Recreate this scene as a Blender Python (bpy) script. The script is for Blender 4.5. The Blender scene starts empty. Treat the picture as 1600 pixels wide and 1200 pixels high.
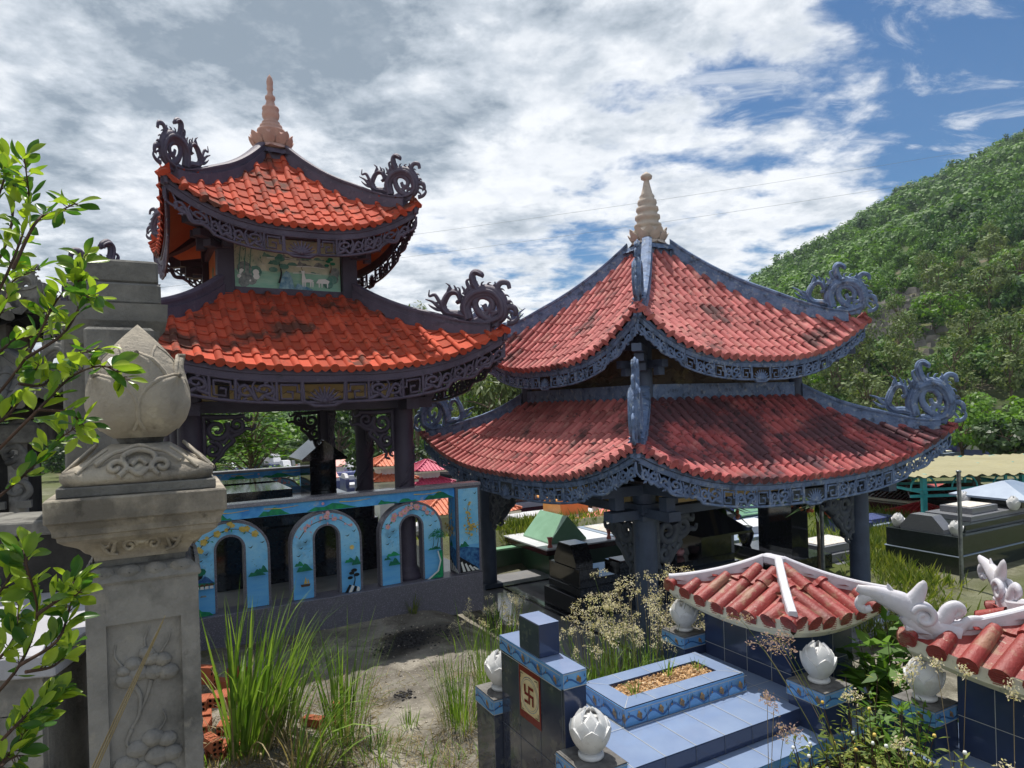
import bpy, math, random
import numpy as np
from math import sin, cos, pi, radians, sqrt, atan2
from mathutils import Vector, Matrix, noise as mnoise

scene = bpy.context.scene
COL = scene.collection
rnd = random.Random(7)
nrng = np.random.default_rng(7)

# ------------------------------------------------------------------ camera
CZ = 2.72                       # eye height above the dirt in front of the left pavilion
ROLL = 0.03
cam_d = bpy.data.cameras.new("camera"); cam = bpy.data.objects.new("camera", cam_d); COL.objects.link(cam)
cam_d.sensor_width = 36; cam_d.lens = 1050/1600*36
cam_d.shift_y = 32/1600
cam_d.clip_start = 0.05; cam_d.clip_end = 6000
cam.matrix_world = Matrix.Translation((0, 0, CZ)) @ Matrix.Rotation(ROLL, 4, 'Y') @ Matrix.Rotation(pi/2, 4, 'X')
scene.camera = cam

# ------------------------------------------------------------------ world, sun, exposure
SUN = Vector((-0.10, 0.35, 1.0)).normalized()
world = bpy.data.worlds.new("World"); scene.world = world; world.use_nodes = True
def build_world():
    nt = world.node_tree; N = nt.nodes; Lk = nt.links; N.clear()
    out = N.new('ShaderNodeOutputWorld')
    sky = N.new('ShaderNodeTexSky'); sky.sky_type = 'NISHITA'; sky.sun_disc = False
    sky.sun_elevation = math.asin(SUN.z); sky.sun_rotation = atan2(SUN.x, SUN.y)
    sky.air_density = 1.0; sky.dust_density = 0.2; sky.ozone_density = 4.0
    bg = N.new('ShaderNodeBackground'); bg.inputs[1].default_value = 0.058
    hs = N.new('ShaderNodeHueSaturation'); hs.inputs['Saturation'].default_value = 1.3; Lk.new(sky.outputs[0], hs.inputs['Color']); Lk.new(hs.outputs[0], bg.inputs[0])
    tc = N.new('ShaderNodeTexCoord')
    sep = N.new('ShaderNodeSeparateXYZ'); Lk.new(tc.outputs['Generated'], sep.inputs[0])
    def math_(op, a, b=None, c=None, clamp=False):
        n = N.new('ShaderNodeMath'); n.operation = op; n.use_clamp = clamp
        for i, v in enumerate((a, b, c)):
            if v is None: continue
            if isinstance(v, (int, float)): n.inputs[i].default_value = v
            else: Lk.new(v, n.inputs[i])
        return n.outputs[0]
    def sstep(v, lo, hi):
        n = N.new('ShaderNodeMapRange'); n.interpolation_type = 'SMOOTHSTEP'
        n.inputs[1].default_value = lo; n.inputs[2].default_value = hi
        Lk.new(v, n.inputs[0]); return n.outputs[0]
    X, Y, Zv = sep.outputs
    zz = math_('MAXIMUM', Zv, 0.0)
    den = math_('ADD', zz, 0.16)
    px = math_('DIVIDE', X, den); py = math_('DIVIDE', Y, den)
    comb = N.new('ShaderNodeCombineXYZ'); Lk.new(px, comb.inputs[0]); Lk.new(py, comb.inputs[1])
    def fbm(scale, detail, rough, off, dist=0.0, stretch=(1, 1, 1)):
        mp = N.new('ShaderNodeMapping'); mp.inputs[1].default_value = off; mp.inputs[3].default_value = stretch
        Lk.new(comb.outputs[0], mp.inputs[0])
        n = N.new('ShaderNodeTexNoise'); n.inputs['Scale'].default_value = scale
        n.inputs['Detail'].default_value = detail; n.inputs['Roughness'].default_value = rough
        n.inputs['Distortion'].default_value = dist
        Lk.new(mp.outputs[0], n.inputs[0]); return n.outputs['Fac']
    n1 = fbm(0.75, 3, .5, (3.1, .7, 0), .2)               # broad decks of cloud
    n2 = fbm(3.4, 9, .60, (1.3, 4.2, 0), .15)              # broken edges
    n3 = fbm(7.5, 6, .6, (9.3, 2.2, 0), .3, (1.0, 1.8, 1)) # thin streaks
    d = math_('ADD', math_('MULTIPLY', n1, .55), math_('MULTIPLY', n2, .75))
    d = math_('ADD', d, math_('MULTIPLY', n3, .12))        # about .45 .. .95
    # the deck opens to blue on the east side
    open_ = math_('MULTIPLY', sstep(X, .33, .62), sstep(Zv, .16, .34))
    d = math_('SUBTRACT', d, math_('MULTIPLY', open_, .30))
    left = sstep(math_('MULTIPLY', X, -1.0), -.25, .45)
    d = math_('ADD', d, math_('MULTIPLY', left, .13))
    high = sstep(Zv, .22, .42)
    d = math_('ADD', d, math_('MULTIPLY', high, .07))
    low = sstep(math_('MULTIPLY', Zv, -1.0), -.2, -.02)
    d = math_('ADD', d, math_('MULTIPLY', low, .06))
    cover = sstep(d, .60, .75)
    thick = sstep(d, .70, 1.0)
    # light and grey inside the cloud deck
    g1 = fbm(1.5, 8, .58, (6.0, 1.0, 0), .15)
    g2 = fbm(5.2, 7, .6, (2.0, 8.0, 0), .2)
    g4 = fbm(2.9, 9, .60, (5.3, 2.9, 0), .1)
    g = math_('ADD', math_('ADD', math_('MULTIPLY', g1, .30), math_('MULTIPLY', g2, .25)), math_('MULTIPLY', g4, .45))
    shade = sstep(g, .415, .60)
    shade = math_('MULTIPLY', shade, math_('ADD', .25, math_('MULTIPLY', thick, .95)), clamp=True)
    shade = math_('ADD', shade, math_('MULTIPLY', math_('MULTIPLY', left, high), .20), clamp=True)
    g3 = fbm(9.5, 7, .62, (4.0, 3.0, 0), .2)
    shade = math_('ADD', shade, math_('MULTIPLY', math_('SUBTRACT', g3, .5), .9), clamp=True)
    gap = fbm(2.1, 6, .6, (8.0, 5.5, 0), .2)                # bright breaks in the dark western deck
    shade = math_('MULTIPLY', shade, math_('SUBTRACT', 1.0, math_('MULTIPLY', sstep(gap, .53, .66), .8)), clamp=True)
    cr = N.new('ShaderNodeValToRGB')
    cr.color_ramp.elements[0].position = 0.0; cr.color_ramp.elements[0].color = (.93, .95, .98, 1)
    e = cr.color_ramp.elements.new(.4); e.color = (.56, .615, .68, 1)
    cr.color_ramp.elements[-1].position = 1.0; cr.color_ramp.elements[-1].color = (.245, .305, .37, 1)
    Lk.new(shade, cr.inputs[0])
    bg2 = N.new('ShaderNodeBackground'); bg2.inputs[1].default_value = 0.76
    Lk.new(cr.outputs[0], bg2.inputs[0])
    w1 = fbm(2.6, 7, .66, (.4, 7.1, 0), .6, (1.0, 2.0, 1))
    wisp = math_('MULTIPLY', sstep(w1, .53, .70), .62)
    cover = math_('MAXIMUM', math_('MULTIPLY', cover, .97), wisp)
    mx = N.new('ShaderNodeMixShader')
    Lk.new(cover, mx.inputs[0]); Lk.new(bg.outputs[0], mx.inputs[1]); Lk.new(bg2.outputs[0], mx.inputs[2])
    Lk.new(mx.outputs[0], out.inputs[0])
build_world()
sun_d = bpy.data.lights.new("sun", 'SUN'); sun_d.energy = 3.7; sun_d.angle = radians(.55); sun_d.color = (1.0, .95, .87)
sun = bpy.data.objects.new("sun", sun_d); COL.objects.link(sun)
sun.rotation_euler = SUN.to_track_quat('Z', 'Y').to_euler(); sun.location = (0, 0, 30)
scene.view_settings.view_transform = 'Standard'; scene.view_settings.look = 'None'
scene.view_settings.exposure = 0.55; scene.view_settings.gamma = 1.0
scene.cycles.max_bounces = 6; scene.cycles.diffuse_bounces = 3; scene.cycles.glossy_bounces = 3
scene.cycles.transparent_max_bounces = 6; scene.cycles.transmission_bounces = 3
scene.cycles.use_denoising = True

# ------------------------------------------------------------------ helpers: pixel geometry of the photo -> metres
_c, _s = cos(ROLL), sin(ROLL)
def ray(px, py):
    a, b = px-800, py-632
    return np.array([(_c*a-_s*b)/1050, 1.0, -(_s*a+_c*b)/1050])
def at(px, py, d):
    r = ray(px, py)*d; r[2] += CZ; return r
def onz(px, py, z):
    r = ray(px, py); return at(px, py, (z-CZ)/r[2])

# ------------------------------------------------------------------ helpers: mesh building
class MB:
    """collects faces; build() links them as ONE mesh object"""
    def __init__(s):
        s.v = []; s.n = 0; s.f = []; s.m = []; s.sm = []; s.mats = []
    def mi(s, mat):
        if mat not in s.mats: s.mats.append(mat)
        return s.mats.index(mat)
    def add(s, verts, faces, mat, smooth=False):
        verts = np.asarray(verts, float).reshape(-1, 3)
        o = s.n; s.v.append(verts); s.n += len(verts); k = s.mi(mat)
        for f in faces:
            s.f.append([i+o for i in f]); s.m.append(k); s.sm.append(smooth)
    def box(s, c, size, mat, rot=0.0, taper=1.0):
        hx, hy, hz = size[0]/2, size[1]/2, size[2]/2
        v = []
        for z, t in ((-hz, 1.0), (hz, taper)):
            for x, y in ((-hx, -hy), (hx, -hy), (hx, hy), (-hx, hy)):
                v.append((x*t, y*t, z))
        v = np.array(v)
        if rot: v = v @ np.array([[cos(rot), sin(rot), 0], [-sin(rot), cos(rot), 0], [0, 0, 1]])
        s.add(v+np.array(c), [(3, 2, 1, 0), (4, 5, 6, 7), (0, 1, 5, 4), (1, 2, 6, 5), (2, 3, 7, 6), (3, 0, 4, 7)], mat)
    def bbox(s, x0, x1, y0, y1, z0, z1, mat, bev=0.0):
        if bev <= 0: s.box(((x0+x1)/2, (y0+y1)/2, (z0+z1)/2), (x1-x0, y1-y0, z1-z0), mat); return
        b = bev                        # chamfered on every horizontal edge and upright
        rings = []
        for z, i in ((z0, b), (z0+b, 0), (z1-b, 0), (z1, b)):
            X0, X1, Y0, Y1 = x0+i, x1-i, y0+i, y1-i
            rings.append([(X0+b, Y0, z), (X1-b, Y0, z), (X1, Y0+b, z), (X1, Y1-b, z), (X1-b, Y1, z), (X0+b, Y1, z), (X0, Y1-b, z), (X0, Y0+b, z)])
        s.loft(rings, mat, caps=True)
    def loft(s, rings, mat, closed=True, caps=True, smooth=False):
        n = len(rings[0]); V = np.concatenate([np.asarray(r, float) for r in rings]); F = []
        for j in range(len(rings)-1):
            for i in range(n if closed else n-1):
                a, b = j*n+i, j*n+(i+1) % n
                F.append((a, b, b+n, a+n))
        s.add(V, F, mat, smooth)
        if caps and closed:
            k = len(rings)-1
            s.add(np.asarray(rings[0], float), [tuple(range(n))[::-1]], mat)
            s.add(np.asarray(rings[k], float), [tuple(range(n))], mat)
    def lathe(s, prof, mat, c=(0, 0, 0), seg=20, smooth=True, square=0.0):
        rings = []
        for r, z in prof:
            ring = []
            for i in range(seg):
                a = 2*pi*i/seg
                ring.append((c[0]+r*cos(a), c[1]+r*sin(a), c[2]+z))
            rings.append(ring)
        s.loft(rings, mat, smooth=smooth)
    def prism(s, poly, z0, z1, mat):
        p = [(x, y) for x, y in poly]
        s.loft([[(x, y, z0) for x, y in p], [(x, y, z1) for x, y in p]], mat)
    def extrude(s, poly, fr, t0, t1, mat):
        """polygon in a frame (o,U,V,N) extruded along N from t0 to t1"""
        o, U, V, Nn = [np.asarray(q, float) for q in fr]
        A = [o+U*x+V*y+Nn*t0 for x, y in poly]; B = [o+U*x+V*y+Nn*t1 for x, y in poly]
        s.loft([A, B], mat)
    def poly(s, poly, fr, t, mat):
        o, U, V, Nn = [np.asarray(q, float) for q in fr]
        s.add([o+U*x+V*y+Nn*t for x, y in poly], [tuple(range(len(poly)))], mat)
    def tube(s, pts, rad, mat, seg=6, smooth=True, flat=1.0, flat_dir=None, caps=True):
        P = np.asarray(pts, float); n = len(P)
        R = [rad]*n if isinstance(rad, (int, float)) else list(rad)
        T = np.gradient(P, axis=0); T /= (np.linalg.norm(T, axis=1)[:, None]+1e-9)
        if flat_dir is not None:
            Nn = np.asarray(flat_dir, float)
            rings = []
            for i in range(n):
                side = np.cross(T[i], Nn); side /= (np.linalg.norm(side)+1e-9)
                rings.append([P[i]+side*R[i]*cos(2*pi*k/seg)+Nn*R[i]*flat*sin(2*pi*k/seg) for k in range(seg)])
        else:
            ref = np.array([0, 0, 1.0]) if abs(T[0][2]) < .9 else np.array([1.0, 0, 0])
            a = np.cross(T[0], ref); a /= np.linalg.norm(a); rings = []
            for i in range(n):
                a = a-T[i]*np.dot(a, T[i]); a /= (np.linalg.norm(a)+1e-9); b = np.cross(T[i], a)
                rings.append([P[i]+a*R[i]*cos(2*pi*k/seg)+b*R[i]*sin(2*pi*k/seg) for k in range(seg)])
        s.loft(rings, mat, smooth=smooth, caps=caps)
    def grid(s, G, mat, smooth=True, flip=False):
        G = np.asarray(G, float); m, n = G.shape[:2]; F = []
        for i in range(m-1):
            for j in range(n-1):
                q = (i*n+j, i*n+j+1, (i+1)*n+j+1, (i+1)*n+j)
                F.append(q[::-1] if flip else q)
        s.add(G.reshape(-1, 3), F, mat, smooth)
    def build(s, name, parent=None, loc=None, rotz=0.0):
        me = bpy.data.meshes.new(name)
        V = np.concatenate(s.v) if s.v else np.zeros((0, 3))
        cnt = np.array([len(f) for f in s.f], np.int32)
        me.vertices.add(len(V)); me.vertices.foreach_set('co', V.astype(np.float32).ravel())
        flat = np.fromiter((i for f in s.f for i in f), np.int32)
        me.loops.add(len(flat)); me.loops.foreach_set('vertex_index', flat)
        me.polygons.add(len(cnt))
        st = np.zeros(len(cnt), np.int32); st[1:] = np.cumsum(cnt)[:-1]
        me.polygons.foreach_set('loop_start', st); me.polygons.foreach_set('loop_total', cnt)
        for m in s.mats: me.materials.append(m)
        me.polygons.foreach_set('material_index', np.array(s.m, np.int32))
        me.polygons.foreach_set('use_smooth', np.array(s.sm, bool))
        me.update(); me.validate()
        o = bpy.data.objects.new(name, me); COL.objects.link(o)
        if parent is not None: o.parent = parent
        if loc is not None: o.location = loc
        if rotz: o.rotation_euler = (0, 0, rotz)
        return o

def thing(name, label, cat, loc=(0, 0, 0), rotz=0.0, group=None):
    o = bpy.data.objects.new(name, None); COL.objects.link(o); o.empty_display_size = .2
    o.location = loc; o.rotation_euler = (0, 0, rotz); o['label'] = label; o['category'] = cat
    if group: o['group'] = group
    return o
def tag(o, label, cat, group=None):
    o['label'] = label; o['category'] = cat
    if group: o['group'] = group
    return o
def setting(o, kind='structure'):
    o['kind'] = kind; return o
def copy_tree(o, parent=None):
    c = o.copy(); COL.objects.link(c); c.parent = parent
    for ch in list(o.children): copy_tree(ch, c)
    return c

def quads_object(name, Q, mat, parent=None, smooth=False):
    """Q: (n,4,3) array of loose quads -> one mesh object (leaves)"""
    Q = np.asarray(Q, np.float32); n = len(Q)
    me = bpy.data.meshes.new(name)
    me.vertices.add(n*4); me.vertices.foreach_set('co', Q.reshape(-1))
    me.loops.add(n*4); me.loops.foreach_set('vertex_index', np.arange(n*4, dtype=np.int32))
    me.polygons.add(n)
    me.polygons.foreach_set('loop_start', np.arange(0, n*4, 4, dtype=np.int32))
    me.polygons.foreach_set('loop_total', np.full(n, 4, np.int32))
    me.materials.append(mat); me.update()
    o = bpy.data.objects.new(name, me); COL.objects.link(o)
    if parent is not None: o.parent = parent
    return o

def cr(pts, k=5):
    """Catmull-Rom through the points (any dimension)"""
    P = np.asarray(pts, float)
    if len(P) < 3: return P
    Q = np.vstack([2*P[0]-P[1], P, 2*P[-1]-P[-2]]); out = []
    for i in range(1, len(Q)-2):
        for t in np.linspace(0, 1, k, endpoint=False):
            a, b, c, d = Q[i-1], Q[i], Q[i+1], Q[i+2]
            out.append(.5*((2*b)+(-a+c)*t+(2*a-5*b+4*c-d)*t*t+(-a+3*b-3*c+d)*t**3))
    out.append(P[-1]); return np.array(out)
def stroke(mb, fr, pts, r0, r1=None, mat=None, thick=.7, k=4, seg=6, off=0.0, mid=None):
    """a carved scroll: smooth tapering bar in the plane of frame (o,U,V,N)"""
    o, U, V, Nn = [np.asarray(q, float) for q in fr]
    p = cr(pts, k); n = len(p); t = np.linspace(0, 1, n)
    r1 = r0 if r1 is None else r1
    R = r0+(r1-r0)*t if mid is None else np.where(t < .5, r0+(mid-r0)*t*2, mid+(r1-mid)*(t*2-1))
    P = o+np.outer(p[:, 0], U)+np.outer(p[:, 1], V)+Nn*off
    mb.tube(P, list(R), mat, seg=seg, flat=thick, flat_dir=Nn)
def spiral(cx, cy, r0, r1, a0, turns, n=12):
    return [(cx+(r0+(r1-r0)*t)*cos(a0+turns*2*pi*t), cy+(r0+(r1-r0)*t)*sin(a0+turns*2*pi*t)) for t in np.linspace(0, 1, n)]

# ------------------------------------------------------------------ materials
def lin(r, g, b):
    f = lambda x: (x/255/12.92) if x/255 <= .04045 else ((x/255+.055)/1.055)**2.4
    return (f(r), f(g), f(b), 1)
def M(name, base, alt=None, scale=6.0, rough=.7, bump=0.0, bscale=30.0, spec=.5, island=0.0, stains=(), coat=0.0, stretch=(1, 1, 1), speck=None, metallic=0.0, detail=5, generated=False):
    """procedural Principled material. base/alt mixed by noise; island = random tint per loose piece;
    stains = [(colour, scale, lo, hi, amount)] patches of noise with an edge of their own; speck=(colour, scale, thr)"""
    m = bpy.data.materials.new(name); m.use_nodes = True
    nt = m.node_tree; N = nt.nodes; Lk = nt.links; b = N['Principled BSDF']
    tc = N.new('ShaderNodeTexCoord'); mp = N.new('ShaderNodeMapping'); mp.inputs[3].default_value = stretch
    Lk.new(tc.outputs['Object'], mp.inputs[0])
    def noise(sc, det=detail, off=0.0):
        n = N.new('ShaderNodeTexNoise'); n.inputs['Scale'].default_value = sc; n.inputs['Detail'].default_value = det
        n.inputs['Roughness'].default_value = .62
        if off:
            mp2 = N.new('ShaderNodeMapping'); mp2.inputs[1].default_value = (off, off*1.7, off*.6); Lk.new(mp.outputs[0], mp2.inputs[0]); Lk.new(mp2.outputs[0], n.inputs[0])
        else: Lk.new(mp.outputs[0], n.inputs[0])
        return n.outputs['Fac']
    def mix(fac, a, c2, typ='MIX'):
        n = N.new('ShaderNodeMix'); n.data_type = 'RGBA'; n.blend_type = typ
        if isinstance(fac, float): n.inputs[0].default_value = fac
        else: Lk.new(fac, n.inputs[0])
        for i, q in ((6, a), (7, c2)):
            if isinstance(q, tuple): n.inputs[i].default_value = q
            else: Lk.new(q, n.inputs[i])
        return n.outputs[2]
    def rng(v, lo, hi, a=0.0, c2=1.0):
        n = N.new('ShaderNodeMapRange'); n.inputs[1].default_value = lo; n.inputs[2].default_value = hi
        n.inputs[3].default_value = a; n.inputs[4].default_value = c2; Lk.new(v, n.inputs[0]); return n.outputs[0]
    col = base
    if alt is not None: col = mix(rng(noise(scale), .35, .65), base, alt)
    if island > 0:
        g = N.new('ShaderNodeNewGeometry'); f = rng(g.outputs['Random Per Island'], 0, 1, 1-island, 1+island)
        cmb = N.new('ShaderNodeCombineXYZ')
        for i in range(3): Lk.new(f, cmb.inputs[i])
        col = mix(1.0, col, cmb.outputs[0], 'MULTIPLY')
    for i, (c2, sc, lo, hi, amt) in enumerate(stains):
        col = mix(rng(noise(sc, 8, 3.3+i*2.1), lo, hi, 0, amt), col, c2)
    if speck is not None:
        vo = N.new('ShaderNodeTexNoise'); vo.inputs['Scale'].default_value = speck[1]; vo.inputs['Detail'].default_value = 1; Lk.new(mp.outputs[0], vo.inputs[0])
        col = mix(rng(vo.outputs['Fac'], speck[2], speck[2]+.06, 0, 1), col, speck[0])
    if isinstance(col, tuple): b.inputs['Base Color'].default_value = col
    else: Lk.new(col, b.inputs['Base Color'])
    b.inputs['Roughness'].default_value = rough; b.inputs['Specular IOR Level'].default_value = spec
    b.inputs['Metallic'].default_value = metallic
    if coat: b.inputs['Coat Weight'].default_value = coat; b.inputs['Coat Roughness'].default_value = .05
    if bump:
        bp = N.new('ShaderNodeBump'); bp.inputs['Strength'].default_value = bump; bp.inputs['Distance'].default_value = .02
        Lk.new(noise(bscale, 6, 7.7), bp.inputs['Height']); Lk.new(bp.outputs[0], b.inputs['Normal'])
    return m
def leafmat(name, c1, c2, scale=.6, island=.35, trans=.35, rough=.5, broad=0.0):
    m = bpy.data.materials.new(name); m.use_nodes = True
    nt = m.node_tree; N = nt.nodes; Lk = nt.links; N.clear()
    out = N.new('ShaderNodeOutputMaterial')
    tc = N.new('ShaderNodeTexCoord'); n = N.new('ShaderNodeTexNoise'); n.inputs['Scale'].default_value = scale; n.inputs['Detail'].default_value = 3
    Lk.new(tc.outputs['Object'], n.inputs[0])
    nf = n.outputs['Fac']
    if broad:
        n2 = N.new('ShaderNodeTexNoise'); n2.inputs['Scale'].default_value = broad; n2.inputs['Detail'].default_value = 2; Lk.new(tc.outputs['Object'], n2.inputs[0])
        av = N.new('ShaderNodeMath'); av.operation = 'MULTIPLY_ADD'; av.inputs[1].default_value = .75; Lk.new(n2.outputs['Fac'], av.inputs[0])
        s0 = N.new('ShaderNodeMath'); s0.operation = 'MULTIPLY_ADD'; s0.inputs[1].default_value = 1.0; s0.inputs[2].default_value = -.375; Lk.new(nf, s0.inputs[0]); Lk.new(s0.outputs[0], av.inputs[2]); nf = av.outputs[0]
    g = N.new('ShaderNodeNewGeometry')
    ad = N.new('ShaderNodeMath'); ad.operation = 'MULTIPLY_ADD'; ad.inputs[1].default_value = island*2; Lk.new(g.outputs['Random Per Island'], ad.inputs[0])
    sh = N.new('ShaderNodeMath'); sh.operation = 'SUBTRACT'; sh.inputs[1].default_value = island; Lk.new(nf, sh.inputs[0]); Lk.new(sh.outputs[0], ad.inputs[2])
    mr = N.new('ShaderNodeMapRange'); mr.inputs[1].default_value = .2; mr.inputs[2].default_value = .8; Lk.new(ad.outputs[0], mr.inputs[0])
    mx = N.new('ShaderNodeMix'); mx.data_type = 'RGBA'; mx.inputs[6].default_value = c1; mx.inputs[7].default_value = c2; Lk.new(mr.outputs[0], mx.inputs[0])
    df = N.new('ShaderNodeBsdfPrincipled'); df.inputs['Roughness'].default_value = rough; df.inputs['Specular IOR Level'].default_value = .35
    Lk.new(mx.outputs[2], df.inputs['Base Color'])
    tr = N.new('ShaderNodeBsdfTranslucent')
    br = N.new('ShaderNodeMix'); br.data_type = 'RGBA'; br.blend_type = 'MULTIPLY'; br.inputs[0].default_value = 1; br.inputs[7].default_value = (1.25, 1.3, .55, 1)
    Lk.new(mx.outputs[2], br.inputs[6]); Lk.new(br.outputs[2], tr.inputs[0])
    ms = N.new('ShaderNodeMixShader'); ms.inputs[0].default_value = trans
    Lk.new(df.outputs[0], ms.inputs[1]); Lk.new(tr.outputs[0], ms.inputs[2]); Lk.new(ms.outputs[0], out.inputs[0])
    return m

# ------------------------------------------------------------------ ground, floor of the cemetery, hill
LC, LA = (-3.633, 10.5), 0.515       # left pavilion: centre and turn
RC, RA = (2.343, 11.163), 0.489      # right pavilion
TA = 0.5                             # the tiled grave in front, same turn
def fr_w(C, la, a, b, z): return np.array([C[0]+a*cos(la)-b*sin(la), C[1]+a*sin(la)+b*cos(la), z])
def sst(x, lo, hi):
    t = min(1, max(0, (x-lo)/(hi-lo))); return t*t*(3-2*t)
def rect_dist(x, y, C, la, hx, hy):
    dx, dy = x-C[0], y-C[1]; a = dx*cos(la)+dy*sin(la); b = -dx*sin(la)+dy*cos(la)
    ex, ey = max(0, abs(a)-hx), max(0, abs(b)-hy); return sqrt(ex*ex+ey*ey)
def gz(x, y):
    z = -.66*(1-sst(rect_dist(x, y, RC, RA, 2.75, 3.0), .0, 1.5))
    far = sst(-x*.48+y*.877, 12.8, 16.0)          # beyond both pavilions the terraces step down
    z = min(z, -.9*far) if far > 0 else z
    z -= .9*sst(y, 26, 60)
    z = min(z, -.55*sst(x, 3.2, 5.5)*sst(y, 5.5, 8))
    n = mnoise.noise(Vector((x*.9, y*.9, 0)))*.035+mnoise.noise(Vector((x*3.1, y*3.1, 4)))*.014
    return z+n*(1-sst(y, 18, 40))

def burn_amount(x, y):
    a = 0.0
    for (px, py, r, k) in ((640, 1000, .40, 1.0), (615, 1022, .25, .8), (690, 985, .35, .55), (632, 1085, .10, .9), (665, 1062, .07, .6), (560, 985, .3, .4)):
        p = onz(px, py, 0); d = sqrt((x-p[0])**2+((y-p[1])*.75)**2)
        w = 1-sst(d+mnoise.noise(Vector((x*7, y*7, 1)))*.16, r*.45, r)
        a = max(a, w*k)
    return a

def make_ground_mat():
    m = M('dirt', lin(134, 129, 120), lin(102, 96, 88), 2.2, .95, 1.6, 26, .15,
          stains=((lin(176, 169, 156), 1.1, .50, .62, .7), (lin(104, 92, 62), 2.3, .56, .68, .6), (lin(82, 74, 66), 9, .58, .70, .7)), speck=(lin(210, 205, 195), 60, .70))
    nt = m.node_tree; N = nt.nodes; Lk = nt.links; b = N['Principled BSDF']
    src = b.inputs['Base Color'].links[0].from_socket
    at_ = N.new('ShaderNodeAttribute'); at_.attribute_name = 'burn'
    at2 = N.new('ShaderNodeAttribute'); at2.attribute_name = 'turf'
    mx = N.new('ShaderNodeMix'); mx.data_type = 'RGBA'; Lk.new(at2.outputs['Fac'], mx.inputs[0]); Lk.new(src, mx.inputs[6]); mx.inputs[7].default_value = (.085, .105, .03, 1)
    m2 = N.new('ShaderNodeMix'); m2.data_type = 'RGBA'; Lk.new(at_.outputs['Fac'], m2.inputs[0]); Lk.new(mx.outputs[2], m2.inputs[6]); m2.inputs[7].default_value = (.018, .017, .018, 1)
    Lk.new(m2.outputs[2], b.inputs['Base Color'])
    return m

def make_ground():
    xs = np.concatenate([[-900, -700, -400, -200, -120, -80, -55, -40, -30, -22, -16, -12, -10], np.arange(-8, 9.01, .14), [10, 12, 15, 19, 24, 30, 40, 55, 80, 120, 200, 400, 700, 1000]])
    ys = np.concatenate([[-300, -140, -60, -20, -8, -3], np.arange(0, 18.01, .14), [19, 20, 22, 25, 29, 34, 40, 48, 60, 75, 95, 130, 200, 330]])
    V = [(x, y, gz(x, y)) for y in ys for x in xs]
    n = len(xs); mb = MB()
    F = [(j*n+i, j*n+i+1, (j+1)*n+i+1, (j+1)*n+i) for j in range(len(ys)-1) for i in range(n-1)]
    mb.add(V, F, make_ground_mat(), True)
    o = mb.build('ground')
    bl = o.data.attributes.new('burn', 'FLOAT', 'POINT'); tu = o.data.attributes.new('turf', 'FLOAT', 'POINT')
    bv = [burn_amount(v[0], v[1]) if (-3 < v[0] < 2 and 3 < v[1] < 10) else 0 for v in V]
    tv = []
    for x, y, z in V:
        k = max(sst(y, 12.5, 15), sst(x, 3.5, 5.5)*sst(y, 6, 8))*.8+.25
        k *= .4+.9*max(0, mnoise.noise(Vector((x*.35, y*.35, 9)))+.35)
        if -3.5 < x < .9 and 3 < y < 9.5: k *= .1
        tv.append(min(1, k))
    bl.data.foreach_set('value', bv); tu.data.foreach_set('value', tv)
    setting(o)
make_ground()

# ridge of the hill: elevation (tangent) against direction (x/y), as seen from the cemetery
RIDGE = [(-3.0, .01), (-1.2, .015), (-.6, .022), (-.25, .03), (-.05, .045), (.1, .07), (.22, .10), (.337, .152), (.46, .224), (.56, .286), (.655, .333), (.75, .376), (.95, .45), (1.3, .52), (2.2, .5), (4, .4)]
def ridge(u): return float(np.interp(u, [r[0] for r in RIDGE], [r[1] for r in RIDGE]))
HD0, HD1 = 44.0, 235.0
def hill_z(x, y):
    d = max(y, .2*abs(x)); u = x/max(d, 1e-3)
    t = (d-HD0)/(HD1-HD0)
    e = ridge(u)*HD1
    tt = max(0, t)
    z = -1.9+(e+1.9)*(tt**.96 if tt <= 1 else max(0.2, 1-.5*(tt-1)))
    if t < 0: z = -1.9-2*abs(t)*6
    z += (mnoise.noise(Vector((x*.03, y*.03, 2)))*5+mnoise.noise(Vector((x*.1, y*.1, 5)))*1.2)*min(1, max(0, tt))*(.35+.65*min(1, e/60))*(1 if tt < .93 else .25)
    return z
def make_hill():
    us = np.linspace(-2.2, 3.2, 200); ds = np.concatenate([np.linspace(40, 120, 46), np.linspace(125, 330, 50)])
    V = []
    for d in ds:
        for u in us: V.append((u*d, d, hill_z(u*d, d)))
    n = len(us); F = [(j*n+i, j*n+i+1, (j+1)*n+i+1, (j+1)*n+i) for j in range(len(ds)-1) for i in range(n-1)]
    mb = MB()
    mb.add(V, F, M('hill_scrub', (.035, .065, .018, 1), (.085, .095, .035, 1), .3, .95, .6, 2.0, .2,
                   stains=((lin(108, 98, 84), .25, .56, .64, .8), (lin(92, 88, 84), .35, .60, .68, .8))), True)
    o = mb.build('hill'); setting(o); return o
make_hill()

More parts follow.
